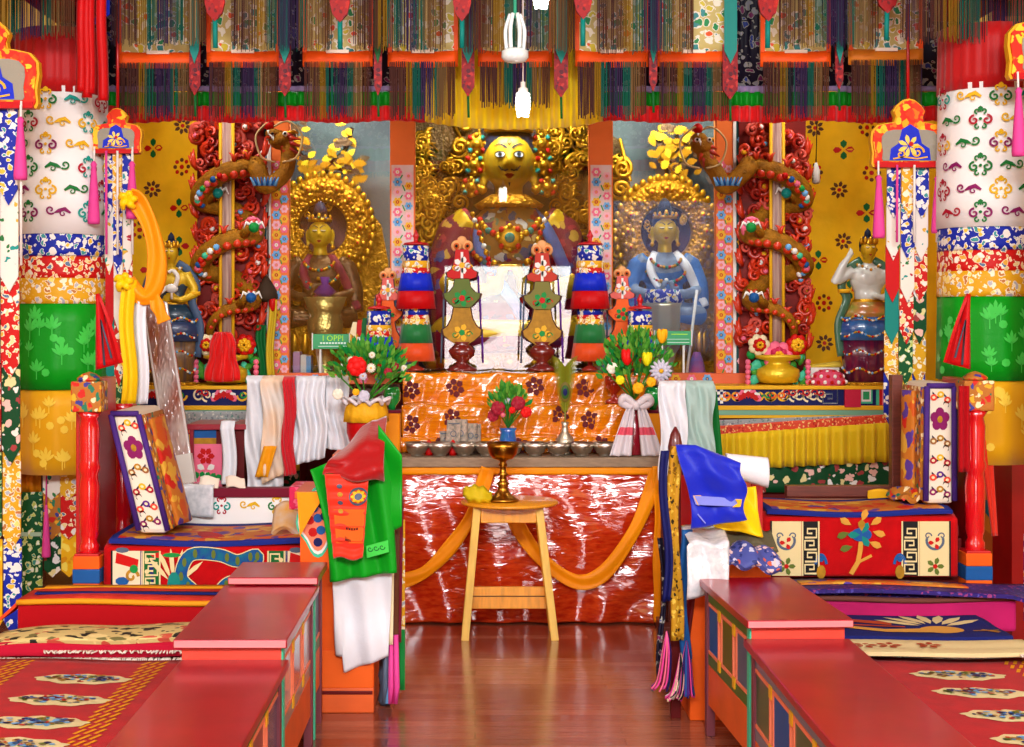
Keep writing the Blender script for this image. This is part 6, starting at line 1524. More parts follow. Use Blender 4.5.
# ------------------------------------------------------------------ low red desks along the aisle
def desk(label, x0, x1, y0, y1, zt, inner, legs=True, cols=None, rail=None, pn=3):
    """x0..x1 outer size of the top, inner = +1 when the aisle is on the +x side"""
    t = thing('low_desk', label, 'desk', ((x0+x1)/2, (y0+y1)/2, 0), 'low red desks along the aisle')
    MB().box(x0, x1, y0, y1, zt-.028, zt, table_red).build('desktop', t, bevel=.004)
    MB().box(x0+.004, x1-.004, y0-.003, y0+.004, zt-.024, zt-.004, edge_highlight).build('lit_front_edge', t)  # painted highlight strip along the camera-side edge
    xa, xb = x0+.022, x1-.022
    q = MB(); q.box(xa, xb, y0+.03, y0+.05, zt-.2, zt-.029, mk('coral end board', (226, 70, 52), .4, coat=.15)).box(xa, xb, y1-.05, y1-.03, .1, zt-.029, orange_deep)
    q.box(xa+.01, xb-.01, y0+.05, y1-.05, zt-.36, zt-.33, brown); q.build('end_board', t, bevel=.003)
    cols = cols or [slate, mk('olive panel', (96, 96, 24), .4, var=.15), blue_paint]; rail = rail or mk('green olive rail', (74, 104, 40), .4, var=.15)
    for xs, sd in ((xb if inner > 0 else xa, inner),):
        X = xs; o = .012*sd
        lo, hi = (X-.02, X) if sd > 0 else (X, X+.02)
        MB().box(lo, hi, y0+.045, y1-.045, zt-.075, zt-.03, rail).box(lo, hi, y0+.045, y1-.045, zt-.315, zt-.275, rail).build('side_rail', t, bevel=.002)
        MB().box(lo, hi, y0+.045, y1-.045, zt-.045, zt-.029, orange_deep).build('top_strip', t)
        Y = y0+.05; n = pn; w_ = (y1-y0-.1)/n
        for k in range(n):
            a, b = Y + k*w_ + .02, Y + (k+1)*w_ - .02
            pp = MB().box(lo + (.004 if sd < 0 else 0), hi - (.004 if sd > 0 else 0), a+.014, b-.014, zt-.262, zt-.092, cols[k % len(cols)]).build('painted_panel', t)
            q = MB()
            for aa, bb, za, zb in ((a, b, zt-.092, zt-.078), (a, b, zt-.274, zt-.26), (a, a+.014, zt-.26, zt-.092), (b-.014, b, zt-.26, zt-.092)): q.box(lo, hi, aa, bb, za, zb, peach)
            pf = q.build('panel_frame', t, bevel=.002)
            q = MB()
            for yy in (a-.02, b+.0):
                for zz in (zt-.1, zt-.285): q.box(min(X, X+o*.3), max(X, X+o*.3), yy, yy+.02, zz-.012, zz+.028, gold_paint)
            q.build('gold_stud', pf)
        MB().box(lo, hi, y0+.07, y1-.07, zt-.47, zt-.316, orange_deep).build('skirt_board', t, bevel=.002)
        for yy in (y0+.055, y1-.075):
            MB().box(lo-.006, hi+.006, yy-.02, yy+.02, .0, zt-.029, teal_green if yy < (y0+y1)/2 else mk('muted mauve leg', (120, 60, 70), .45)).build('leg', t, bevel=.002)
    for yy in (y0+.055, y1-.075):
        X = xa if inner > 0 else xb
        MB().box(X-.02 if inner < 0 else X, X if inner < 0 else X+.02, yy-.02, yy+.02, 0, zt-.029, red).build('leg', t, bevel=.002)
    return t
    return t
pale = mk('glossy grey panel', (176, 176, 178), .25, coat=.6); pale2 = mk('blue grey panel', (70, 90, 120), .25, coat=.6)
desk('low red desk left of the aisle, cut by the bottom edge of the picture', -.925, -.585, 3.70, 4.72, .522, 1, cols=[pale, mk('red brown panel', (130, 50, 30), .3, coat=.5), pale2])
desk('low red desk on the left of the aisle, middle of its row of three', -.945, -.588, 4.69, 5.655, .59, 1, cols=[pale, pale2, mk('white grey panel', (200, 200, 204), .25, coat=.6)], rail=mk('grey painted rail', (140, 140, 130), .35, coat=.4))
desk('small red desk on the left of the aisle, raised and touching the orange lectern', -.93, -.59, 5.64, 6.0, .622, 1, pn=1)
desk('long red desk right of the aisle, touching the bottom edge of the picture', .9, 1.255, 3.1, 5.03, .522, -1, cols=[mk('forest panel', (30, 90, 50), .35, coat=.3), blue_paint, mk('forest panel', (30, 90, 50), .35)], rail=mk('steel blue rail', (90, 110, 130), .35, coat=.3), pn=6)
desk('low red desk right of the aisle, between the long one and the blue silk', .885, 1.245, 5.0, 5.83, .59, -1).rotation_euler.z = .05
# ------------------------------------------------------------------ carpets on the seating platforms
def carpet_sheet(q, x0, x1, y0, y1, z, m, th=.012, wv=.004, seed=0):
    q.sheet(lambda u, v: (lerp(x0, x1, u), lerp(y0, y1, v), z + wv*sin(u*7+seed) + wv*.6*sin(v*11+seed)), 24, 40, m, th)
    return lambda u, v, h: Vector((u, v, z + th/2 + wv*sin((u-x0)/(x1-x0)*7+seed) + wv*.6*sin((v-y0)/(y1-y0)*11+seed) + h + .0015))
def platform(label, x0, x1, y0, y1, z):
    t = thing('seat_platform', label, 'platform', ((x0+x1)/2, (y0+y1)/2, 0), 'seating platforms')
    MB().box(x0, x1, y0, y1, z-.03, z, red).build('deck', t, bevel=.004)
    for x in (x0+.04, x1-.04):
        MB().box(x-.03, x+.03, y0+.02, y1-.02, 0, z-.03, dark_red).build('plinth', t)
def medallion(q, cx, cy, L_, W_, seed):
    random.seed(seed); n = 36
    out = [(cx + L_/2*cos(a)*(1 + .04*sin(a*9)), cy + W_/2*sin(a)*(abs(sin(a))**.25)*(1 + .12*sin(a*9))) for a in [2*PI*i/n for i in range(n)]]
    q.poly(out, cream_pile, .001)
    for i in range(70):
        a, r_ = R(0, 6.3), R(0, .82)**.6; x, y = cx + L_/2*.86*r_*cos(a), cy + W_/2*.78*r_*sin(a)*(1-.35*abs(cos(a))*r_)
        q.disc((x, y), R(.006, .014), random.choice((slate, light_blue, blue_paint, navy, candle_red, butter_gold, butter_green, dark_red, light_blue)), .0018 + .0001*i, 7, R(.006, .012))
def fringe_edge(q, x0, x1, y, z, n, m, ln=.03, sd=-1):
    for i in range(n):
        x = lerp(x0, x1, (i+.5)/n); q.tube([(x, y, z), (x + R(-.008, .008), y + sd*ln*.6, z+.004), (x + R(-.014, .014), y + sd*ln*R(.8, 1.3), z-.002)], .0032, m, 4)
def aisle_carpet(label, x0, x1, y0, y1, z, meds, inner, outb):
    t = thing('aisle_carpet', label, 'carpet', ((x0+x1)/2, (y0+y1)/2, z-.006), 'long red seat carpets')
    q = MB(); mp = carpet_sheet(q, x0, x1, y0, y1, z, red_pile); q.build('pile', t)
    for k, (cx, cy) in enumerate(meds): q = MB(mp); medallion(q, cx, cy, .34, .145, 70+k); q.build('medallion', t)
    stripe = mk('orange yellow pile', (226, 150, 20), .9)
    for bx0 in (inner, outb):
        q = MB(mp)
        for c_ in range(3):
            y = y0 + .02
            while y < y1 - .06:
                x = bx0 + .032*c_; q.stroke([(x, y), (x+.022, y+.05)], .013, stripe, .001); y += .062
        q.build('zigzag_border', t)
    q = MB(); fringe_edge(q, x0+.01, x1-.01, y1-.004, z, 110, mk('white wool', (226, 214, 200), .9), .035, 1); q.build('fringe', t)
    return t
ZL = .35
platform('long red seating platform along the left of the aisle', -1.86, -.96, 2.6, 6.05, ZL-.05)
platform('long red seating platform along the right of the aisle', 1.275, 2.1, 2.6, 6.3, ZL-.05)
aisle_carpet('long red carpet with four leaf medallions on the seats left of the aisle', -1.81, -.965, 2.7, 5.6, ZL-.03, [(-1.38, y) for y in (5.28, 4.98, 4.7, 4.46, 4.18, 3.9)], -1.225, -1.72)
aisle_carpet('long red carpet with cream medallions on the seats right of the aisle', 1.285, 2.08, 2.7, 5.62, ZL-.03, [(1.72, y) for y in (5.34, 5.08, 4.78, 4.5, 4.24, 3.95)], 1.29, 1.95)
# folded rugs at the end of the left seats
t = thing('folded_rug', 'beige floral rug folded at the end of the left carpet, before the thick red cushion', 'rug', (-1.4, 5.85, ZL-.02))
q = MB(); q.sheet(lambda u, v: (lerp(-1.83, -.965, u), lerp(5.66, 6.04, v), ZL-.005 + .05*sin(PI*min(1, v*1.15+.1))**.5 + .006*sin(u*9) - .03*(1-u)**4), 30, 12, br_beige, .03); q.build('rug_pile', t)
q = MB(); q.sheet(lambda u, v: (lerp(-1.845, -.963, u), 5.645 + .02*v, lerp(ZL-.03, ZL+.02, v) + .005*sin(u*9)), 30, 3, mk('crimson rug edge', (176, 16, 46), .9), .01); q.build('crimson_edge', t)
q = MB(); fringe_edge(q, -1.62, -.98, 5.64, ZL-.004, 60, mk('white wool', (226, 214, 200), .9), .03, -1); q.build('fringe', t)
def cushion(t, x0, x1, y0, y1, z0, z1, side, top, piping, name='cushion_body', sag=.02):
    q = MB(); zt = lambda u, v: z1 + sag*(sin(PI*u)**.4*sin(PI*v)**.4) - sag + .005*sin(u*8)
    q.sheet(lambda u, v: (lerp(x0, x1, u), lerp(y0+.01, y1, v), zt(u, v)), 24, 12, top, .01); q.build('cover_top', t)
    q = MB(); q.box(x0, x1, y0+.008, y1, z0, z1-sag-.008, side); q.build(name, t, bevel=.014)
    q = MB(); q.tube([(lerp(x0, x1, i/24), y0+.006, zt(i/24, 0)-.004) for i in range(25)], .012, piping, 7); q.tube([(lerp(x0, x1, i/24), y1, zt(i/24, 1)) for i in range(25)], .01, piping, 7); q.build('piping', t)
t = thing('thick_cushion', 'thick red cushion with violet and orange top before the dragon carpet', 'cushion', (-1.4, 6.23, ZL))
cushion(t, -1.86, -.64, 6.08, 6.335, .30, .468, red_cloth, mk('red carpet top', (168, 30, 30), .9, rgb2=(206, 60, 40), vscale=8), mk('orange piping', (226, 150, 24), .7))
MB().sheet(lambda u, v: (lerp(-1.8, -.66, u), lerp(6.13, 6.17, v) + .01*sin(u*6), .468 + .003), 20, 2, navy_pile, .006).sheet(lambda u, v: (lerp(-1.8, -.66, u), lerp(6.27, 6.33, v), .468 + .002), 20, 2, mk('ochre band pile', (206, 140, 20), .9), .006).build('woven_band', t)
q = MB(); q.sheet(lambda u, v: (lerp(-2.02, -1.85, u), lerp(6.1, 6.3, v), .33 + .12*u**1.5), 8, 6, mk('orange flap', (220, 70, 30), .7), .012); q.build('loose_corner', t)
MB().box(-1.88, -.62, 6.07, 6.34, 0, .298, dark_red).build('cushion_bench', label='low dark red bench under the thick red cushion', cat='bench')
# right side rugs and magenta cushion
t = thing('folded_rug', 'navy rug with a golden winged bird and cream edge, before the magenta cushion', 'rug', (1.7, 5.9, ZL-.02))
q = MB(); mp = carpet_sheet(q, 1.27, 2.06, 5.74, 6.17, ZL+.02, navy_pile, .014, .003); q.build('pile', t)
q = MB(); carpet_sheet(q, 1.275, 2.09, 5.5, 5.735, ZL+.012, cream_pile, .014, .003); q.build('cream_border', t)
q = MB(mp); gb = mk('golden bird pile', (214, 160, 70), .9); rb = mk('russet pile', (176, 70, 40), .9)
q.disc((1.83, 5.88), .085, gb, .001, 18, .075)
for k in range(7): a = .5 + k*.36; q.petals((1.82, 5.93), .24, 1, cream_pile, .0012+.0002*k, .14, a, .25)
q.stroke([(1.78, 5.86), (1.6, 5.84), (1.45, 5.92), (1.36, 5.86)], .09, gb, .002, taper=lambda t: 1-.7*t); q.stroke([(1.66, 5.98), (1.52, 6.02), (1.36, 5.99)], .05, rb, .002); q.stroke([(1.7, 5.93), (1.5, 5.95), (1.35, 5.93)], .02, rb, .0025)
q.stroke([(1.98, 5.86), (2.03, 5.8)], .02, butter_gold, .002); q.stroke([(1.94, 5.84), (2.04, 5.84)], .014, butter_gold, .002)
q.build('bird_figure', t)
q = MB(lambda u, v, h: Vector((u, v, ZL+.021+h))); 
mp_ = q.map
for x in (1.46, 1.55, 1.7): q = MB(mp_); q.petals((x, 5.62), .05, 5, rb, .002, .4); q.build('border_flower', t)
q = MB(); fringe_edge(q, 2.0, 2.09, 5.52, ZL+.01, 26, mk('white wool', (226, 214, 200), .9), .05, -1); q.build('fringe', t)
t = thing('thick_cushion', 'magenta cushion with a violet brocade cover at the end of the right seats', 'cushion', (1.7, 6.25, ZL))
cushion(t, 1.24, 2.24, 6.19, 6.42, .30, .46, magenta, br_purple, mk('brown piping', (110, 60, 50), .7))
q = MB(); q.sheet(lambda u, v: (lerp(1.2, 2.36, u), lerp(6.15, 6.42, v), .466 + .012*sin(u*5) - .05*max(0, u-.86)/.14*(1-v)), 30, 8, br_purple, .014); q.build('brocade_cover', t)
q = MB(); q.sheet(lambda u, v: (lerp(1.36, 2.06, u), lerp(6.26, 6.34, v), .479 + .012*sin((lerp(1.36, 2.06, u)-1.2)/1.16*5)), 20, 3, br_cushion, .006); q.build('orange_band', t)
MB().box(1.22, 2.26, 6.31, 6.42, 0, .298, dark_red).build('cushion_bench', label='low dark red bench under the magenta cushion', cat='bench')
# ------------------------------------------------------------------ thrones at the head of the rows
def key_pattern(q, u, v0, v1, w, m1, m2):
    q.poly([(u-w/2, v0), (u+w/2, v0), (u+w/2, v1), (u-w/2, v1)], m1, .0012); v = v0 + .01; k = 0
    s = w*.16
    while v < v1 - 4.5*s:
        f = 1 if k % 2 else -1
        q.stroke([(u - f*w*.36, v), (u + f*w*.36, v), (u + f*w*.36, v+3.4*s), (u - f*w*.2, v+3.4*s), (u - f*w*.2, v+1.6*s), (u + f*w*.1, v+1.6*s)], s*.75, m2, .0025); v += 4.6*s; k += 1
    for e in (-1, 1): q.stroke([(u+e*w*.5, v0), (u+e*w*.5, v1)], s*.6, m2, .002)
def throne(label, xb, xi, y0, y1, zseat, sd):
    zs = .63; xp = xb - sd*.045 if sd > 0 else 2.16
    """xb: x of the back, xi: x of the aisle side; sd = +1 when the aisle lies towards +x"""
    t = thing('monk_throne', label, 'throne', ((xb+xi)/2, (y0+y1)/2, 0), 'carved red thrones')
    a, b = min(xb, xi), max(xb, xi)
    MB().box(a, b, y0+.03, y1-.03, .06, zseat-.09, dark_red).box(a-.02, b+.02, y0+.01, y1, 0, .06, red).build('seat_box', t, bevel=.005)
    MB().box(a+.01, b-.01, y0+.03, y1-.03, zseat-.089, zseat-.03, mk('seat mattress', (120, 40, 40), .8)).build('mattress', t, bevel=.012)
    # carved posts of the back
    for yy in (y0 - .02, y1+.02):
        x = xp
        MB().box(x-.052, x+.052, yy-.052, yy+.052, .0, .6, red).box(x-.056, x+.056, yy-.056, yy+.056, .535, .59, orange).box(x-.058, x+.058, yy-.058, yy+.058, .475, .535, blue_paint).box(x-.056, x+.056, yy-.056, yy+.056, .4, .475, orange).build('post_base', t, bevel=.004)
        MB().lathe([(.042, zs-.06), (.042, zs), (.032, zs+.02), (.04, zs+.05), (.044, zs+.25), (.036, zs+.3), (.048, zs+.33), (.04, zs+.36), (.044, zs+.5), (.036, zs+.54), (.055, zs+.57)], (x, yy, 0), mk('glossy red post', (206, 12, 24), .18, coat=1, coatr=.05), 18).build('post', t)
        MB().box(x-.065, x+.065, yy-.06, yy+.06, zs+.57, zs+.7, br_multi).lathe([(.05, 0), (.055, .012), (.03, .03), (.0, .04)], (x, yy, zs+.7), br_multi, 16).build('capital', t, bevel=.012) if yy < y0 else None
    MB().box(xb+.04, xb+.09, y0+.04, y1-.04, .1, zs+.7, red).build('backboard', t, bevel=.006) if sd < 0 else MB().box(xb-.12, xb-.06, y0+.04, y1-.04, .1, zs+.7, red).build('backboard', t, bevel=.006)
    q = MB(); c = xp
    q.sheet(lambda u, v: (c + sd*(.055 + (.012 + .11*(u-.15))*(1-v)**.8), y0 - .1 - .016*sin(u*7) , zs + lerp(.765, 1.07, v) + .03*(u-.5)*(1-v)), 8, 14, red_silk, .012)
    q.build('red_hood', t)
    q = MB(); q.tube([(c + sd*.09, y0-.125, zs+.77), (c + sd*.075, y0-.125, zs+.96), (c + sd*.12, y0-.125, zs+.8)], .005, slate, 6); q.build('hood_cord', t)
    return t
throne('carved red throne on the left with a dragon carpet over its seat', -1.6, -.62, 6.42, 6.98, .615, 1)
throne('carved red throne on the right with a lotus plant carpet over its seat', 2.12, 1.2, 6.5, 6.98, .73, -1)
def seat_carpet(label, x0, x1, y0, y1, zs, zb, border, kind):
    t = thing('throne_carpet', label, 'carpet', ((x0+x1)/2, y0-.03, zb))
    yo = y0 - .012; Lh = zs - zb
    top = mk('blue edged rug top', (30, 44, 130), .9)
    def drop(u, v):     # v 0 bottom .. .6 front edge .. 1 back
        if v < .55: return (lerp(x0, x1, u), yo - .016 - .006*sin(u*9)*(1-v), lerp(zb, zs, v/.55))
        f = (v-.55)/.45; return (lerp(x0, x1, u), lerp(yo, y1, f), zs + .02*sin(min(1, f*6)*PI/2) - .004*sin(u*8+f*4))
    MB().sheet(drop, 40, 30, red_pile, .012).build('pile', t)
    mp = lambda u, v, h: Vector((u, yo - .026 - .006*sin((u-x0)/(x1-x0)*9)*(1 - (v-zb)/Lh*.55) - h, v))
    W = x1-x0
    for e, s in ((x0, 1), (x1, -1)):
        q = MB(mp)
        q.poly([(e+s*.035, zb+.004), (e+s*.165, zb+.004), (e+s*.165, zs-.012), (e+s*.035, zs-.012)], cream_pile if border == 'cream' else mk('ivory pile', (230, 214, 180), .9), .001)
        key_pattern(q, e + s*.205, zb+.004, zs-.012, .07, black if border == 'cream' else green_dark, cream_pile)
        q.stroke([(e+s*.035, zb+.002), (e+s*.035, zs-.01)], .008, black, .002)
        c = (e + s*.1, lerp(zb, zs, .62))
        if border == 'cream':
            q.ring((c[0], c[1]), .036, .011, slate, .002, 14, PI*.9, PI*2.1); q.spiral((c[0]-.03, c[1]+.02), .016, 0, 1, .006, slate, .002); q.spiral((c[0]+.03, c[1]+.02), .016, PI, 1, .006, slate, .002, flip=-1); q.petals((c[0], c[1]-.01), .03, 3, candle_red, .0025, .5, PI/2-.6)
            q.petals((c[0], zb+.045), .04, 5, butter_green, .002, .4); q.disc((c[0], zb+.045), .01, candle_red, .003)
        else:
            q.poly([(c[0]-.045, c[1]+.05), (c[0]+.05, c[1]+.02), (c[0]+.045, c[1]-.02), (c[0]-.05, c[1]+.005)], candle_red, .002); q.disc((c[0]-.02, zb+.04), .03, blue_paint, .002, 9, .018); q.spiral((c[0]+.02, zb+.06), .03, 0, 1.1, .014, butter_gold, .002); q.disc((c[0]+.03, c[1]-.02), .018, green, .003); q.disc((c[0]-.02, c[1]+.06), .03, slate, .002, 8, .012)
        q.build('border_pattern', t)
    q = MB(mp); cx = (x0+x1)/2
    if kind == 'plant':
        gp = mk('gold leaf pile', (206, 150, 60), .9)
        q.stroke([(cx-.04, zb+.01), (cx-.01, zb+.06), (cx, zb+.11), (cx+.005, zb+.165)], .02, gp, .002); q.stroke([(cx-.01, zb+.06), (cx+.05, zb+.09)], .012, gp, .002)
        q.disc((cx+.005, zs-.07), .045, blue_paint, .003, 14, .03); q.petals((cx+.005, zs-.07), .06, 3, teal, .0035, .4, PI/2-.5, .1); q.petals((cx+.005, zs-.055), .05, 1, butter_gold, .004, .5, PI/2, 0)
        for x, z, a in ((-.06, -.03, 2.6), (-.075, -.06, 3.5), (.07, -.03, .6), (.085, -.055, -.3), (.06, -.1, -.4), (-.05, -.12, 3.4), (.01, -.015, 1.2)): q.petals((cx+x*.6, zs+z), .06, 1, gp if a < 3 else butter_green, .003, .4, a, .05)
        q.build('woven_plant', t)
        for s in (-1, 1): q = MB(mp); q.ring((cx+s*.17, zb+.035), .025, .012, blue_paint, .002, 10, PI*.1, PI*.9, .06); q.disc((cx+s*.17, zb+.02), .02, butter_gold, .003, 10, .03); q.disc((cx+s*.17, zb+.075), .012, blue_paint, .002); q.build('woven_shoot', t)
    else:
        tp = mk('teal dragon pile', (20, 110, 130), .9, rgb2=(30, 60, 140), vscale=30); H = zs - zb
        body = [(c.x, c.y) for c in curve([(cx-.09, zb+.0, 0), (cx-.14, zb+.06, 0), (cx-.1, zb+.15, 0), (cx+.02, zb+.15, 0), (cx+.1, zb+.125, 0), (cx+.18, zb+.15, 0), (cx+.17, zb+.1, 0), (cx+.12, zb+.05, 0), (cx+.06, zb+.03, 0), (cx+.03, zb+.002, 0)], 5)]
        q.stroke(body, .058, cream_pile, .002); q.stroke(body, .05, tp, .0028)
        for i in range(2, len(body)-1, 3): q.disc(body[i], .01, butter_green, .0034, 7, .02)
        for k in range(6): q.petals((cx-.17, zb+.02), .16, 1, cream_pile, .002+.0002*k, .1, .7+k*.32, .2)
        q.disc((cx-.17, zb+.03), .028, teal, .004, 10, .05); q.disc((cx-.2, zs-.03), .07, candle_red, .002, 10, .014); q.disc((cx-.18, zs-.03), .04, green, .003, 8, .01)
        q.build('woven_dragon', t)
        for s in (-1, 1): q = MB(mp); q.poly([(cx+s*.285-.028, zb+.004), (cx+s*.285+.028, zb+.004), (cx+s*.285+.028, zs-.012), (cx+s*.285-.028, zs-.012)], navy_pile, .001); [q.disc((cx+s*.285, zb+.03+.05*j), .01, cream_pile, .002, 8) for j in range(3)]; q.build('navy_band', t)
    # blue edged runner on top
    MB().sheet(lambda u, v: (lerp(x0+.02, x1-.02, u), lerp(yo-.02, y1-.02, v), zs + .03 + .008*sin(u*6+2) - .012*(1-min(1, v*8))), 30, 14, lambda u, v: top if v < .1 or v > .88 or u < .03 or u > .97 else br_cushion, .014).build('seat_runner', t)
    return t
seat_carpet('carpet with a teal dragon and ivory border hanging over the throne on the left', -1.58, -.64, 6.42, 6.94, .62, .44, 'ivory', 'dragon')
seat_carpet('red carpet with lotus plant and cream key border over the throne on the right', 1.24, 2.08, 6.5, 6.9, .735, .485, 'cream', 'plant')
# the thick leaning back cushions
def back_cushion(label, xs, sd, y0, y1, zs, lean):
    t = thing('back_cushion', label, 'cushion', (xs, (y0+y1)/2, zs), 'tall back cushions of the thrones')
    z1 = zs + .53; w_ = .125
    def q_at(x, z): return x + sd*(-lean)*(z - zs)/.55
    bot, top = (xs, xs + sd*w_), (xs - sd*lean, xs - sd*lean + sd*w_*.95)
    q = MB()
    vs_ = [(bot[0], y0, zs), (bot[1], y0, zs), (top[1], y0, z1), (top[0], y0, z1), (bot[0], y1, zs), (bot[1], y1, zs), (top[1], y1, z1), (top[0], y1, z1)]
    q.add(vs_, [(0, 1, 2, 3), (7, 6, 5, 4), (0, 4, 5, 1), (1, 5, 6, 2), (2, 6, 7, 3), (3, 7, 4, 0)], mk('ivory cushion silk', (232, 222, 200), .6)); q.build('cushion_body', t, bevel=.02)
    mp = lambda u, v, h: Vector((lerp(lerp(bot[0], bot[1], u), lerp(top[0], top[1], u), v), y0 - .002 - h, lerp(zs, z1, v)))
    q = MB(mp)
    for v, k in ((.86, 0), (.68, 1), (.5, 2), (.34, 3), (.2, 4), (.08, 5)):
        f = .29/1.0
        m = (mk('coral flower', (226, 70, 46), .6), mc[4], mk('tan flower', (150, 100, 50), .6), mc[0])[k % 4]
        if k == 1:
            for j in range(5): q.disc((.52 + .2*cos(j*1.257+1.57), .7 + .055*sin(j*1.257+1.57)), .16, m, .001+.0002*j, 10, .045)
            q.disc((.52, .7), .1, butter_gold, .003, 9, .03)
        else:
            q.stroke([(.2, v), (.4, v+.05), (.62, v+.02), (.8, v+.06)], .02, mk('ink line', (50, 40, 60), .6), .001)
            for x, dv in ((.25, .0), (.5, .045), (.75, .02)): q.disc((x, v+dv), .13, m if x != .5 else (mc[2], purple, butter_gold)[k % 3], .002, 9, .028); q.disc((x, v+dv), .06, cream, .003, 8, .012)
            q.ring((.3, v-.04), .1, .012, black, .002, 10, 0, 4, .025)
    q.build('flower_print', t)
    x_ = lambda u, v: lerp(bot[1], top[1], v) + sd*.008
    MB().sheet(lambda u, v: (x_(u, v), lerp(y0+.02, y1, u), lerp(zs+.015, z1-.02, v)), 8, 16, br_multi, .01).build('carpet_face', t)
    q = MB()
    for x0_, x1_ in ((bot[0], top[0]), (bot[1], top[1])): q.tube([(x0_, y0-.004, zs+.015), (x1_, y0-.004, z1-.015)], .013, mk('violet piping', (70, 40, 120), .7), 7)
    q.tube([(top[0], y0-.004, z1-.012), (top[1], y0-.004, z1-.012)], .013, mk('violet piping', (70, 40, 120), .7), 7)
    q.build('piping', t)
    MB().sheet(lambda u, v: (lerp(bot[1], top[1], v) + sd*(.012 + .03*sin(PI*u)), lerp(y0+.12, y1-.05, u), lerp(zs+.02, z1-.04, v)), 10, 16, br_cushion, .02).build('carpet_pad', t)
    return t
back_cushion('tall ivory flowered back cushion leaning on the throne on the left', -1.45, 1, 6.47, 6.92, .668, .12)
back_cushion('tall ivory flowered back cushion upright on the throne on the right', 2.095, -1, 6.56, 6.88, .785, .0)
# side panel of white silk behind the left seat
y = 7.04
t = thing('seat_screen', 'low screen in white silk with cloud motifs behind the left throne seat', 'screen', (-1.08, y, 0))
MB().box(-1.47, -.78, y, y+.05, .0, PZ(497, y), mk('white patterned silk', (240, 239, 236), .5)).build('silk_panel', t, bevel=.006)
MB().box(-1.48, -.77, y-.015, y+.065, PZ(497, y), PZ(488, y), maroon).build('maroon_rail', t, bevel=.004)
q = MB(front(y-.001)); motif_field(q, t, -1.24, -.8, .6, PZ(497, y)+.012, .1, .046)
MB().sheet(lambda u, v: (lerp(-1.5, -1.22, u), y - .03 - .015*sin(u*8) + (0 if v < .75 else (v-.75)*.5), lerp(.67, PZ(486, y)+.006, min(1, v/.75))), 16, 12, clear_wrap, .004).build('white_cloth', label='plain white cloth thrown over the side panel beside the ivory back cushion', cat='cloth')
for k, (x, an, lab) in enumerate(((-1.25, .1, 'small pink paper slip lying on the side panel rail by the wrapped board'), (-1.12, -.15, 'small pink paper slip lying on the side panel rail by the white hanging scarf'))):
    z = PZ(488, y) + .001
    MB().sheet(lambda u, v: (x + (u-.5)*.09 + an*.05*v, y - .01 + .02*v, z + .05*v + .008*sin(u*5)), 5, 4, paper, .003).build('paper_slip', label=lab, cat='paper')
# bare wooden rail behind the right seat
t = thing('seat_side_rail', 'plain dark wooden side rail and post behind the right throne seat', 'rail', (1.7, 7.0, 0))
y = 7.02
MB().box(1.46, 2.1, y, y+.06, PZ(497, y), PZ(486, y), dark_wood).build('top_rail', t, bevel=.004)
MB().box(1.46, 2.1, y+.015, y+.045, .4, PZ(499, y), mk('worn wood', (150, 96, 76), .5, var=.2)).build('board', t)
MB().box(PX(892, y), PX(903, y), y, y+.06, 0, PZ(375, y), dark_wood).build('upright_post', t, bevel=.004)
MB().sheet(lambda u, v: (lerp(PX(866, y), PX(896, y), u), y-.03 - .02*v*u, lerp(PZ(505, y), PZ(490, y), v) + .01*sin(u*4)), 8, 6, mk('saffron cloth', (230, 170, 16), .6), .006).build('saffron_cloth', label='saffron yellow cloth folded on the wooden side rail', cat='cloth')
q = MB(); q.sheet(lambda u, v: (lerp(1.88, 2.05, u) + .02*sin(v*8), lerp(6.6, 6.86, v), .80 + .04*sin(PI*u)*sin(PI*v) + .012*sin(u*17+v*9)), 20, 16, br_multi, .02); q.build('crumpled_shawl', label='crumpled patterned shawl at the foot of the upright back cushion', cat='shawl')
# ------------------------------------------------------------------ wrapped board leaning, painted chest, scarf behind the left throne
d = 7.75
t = thing('wrapped_board', 'long brown board in clear plastic wrap leaning behind the left throne', 'board', (PX(184, d), d, .0))
v0, b = Vector((PX(184, d), d, PZ(484, d)-.02)), Vector((PX(151, d), d+.1, PZ(303, d)))
a = v0 + (v0-b)*((v0.z-.01)/(b.z-v0.z)); f0 = (v0-a).length/(b-a).length
MB().beam(a, b, .125, .05, plastic_wrap, up=(0, 1, 0)).build('board', t, bevel=.008)
MB().beam(v0, lerp(a, b, f0+.1), .13, .055, plastic_white, up=(0, 1, 0)).build('paper_label', t)
q = MB(); 
for s in (-1, 1): o = Vector((s*.06, -.02, 0)); q.tube([a+o, b+o], .008, mk('clear wrap edge', (214, 204, 200), .1, coat=1), 6)
q.build('wrap_fold', t)
t = thing('painted_chest', 'small painted chest with a red frame under the dragon with the red scarf', 'chest', (PX(215, 7.95), 7.95, 0))
x0, x1, z1 = PX(190, 7.95), PX(244, 7.95), PZ(424, 7.95)
MB().box(x0, x1, 7.96, 8.3, 0, z1-.02, dark_red).build('chest_body', t); MB().box(x0-.015, x1+.015, 7.93, 8.31, z1-.03, z1, mk('crimson lid', (150, 20, 40), .4, coat=.4)).build('lid', t, bevel=.004)
MB().box(x0, x0+.02, 7.94, 7.96, 0, z1-.03, mk('crimson lid', (150, 20, 40), .4)).box(x1-.1, x1-.06, 7.94, 7.96, 0, z1-.03, dark_red).build('red_frame', t)
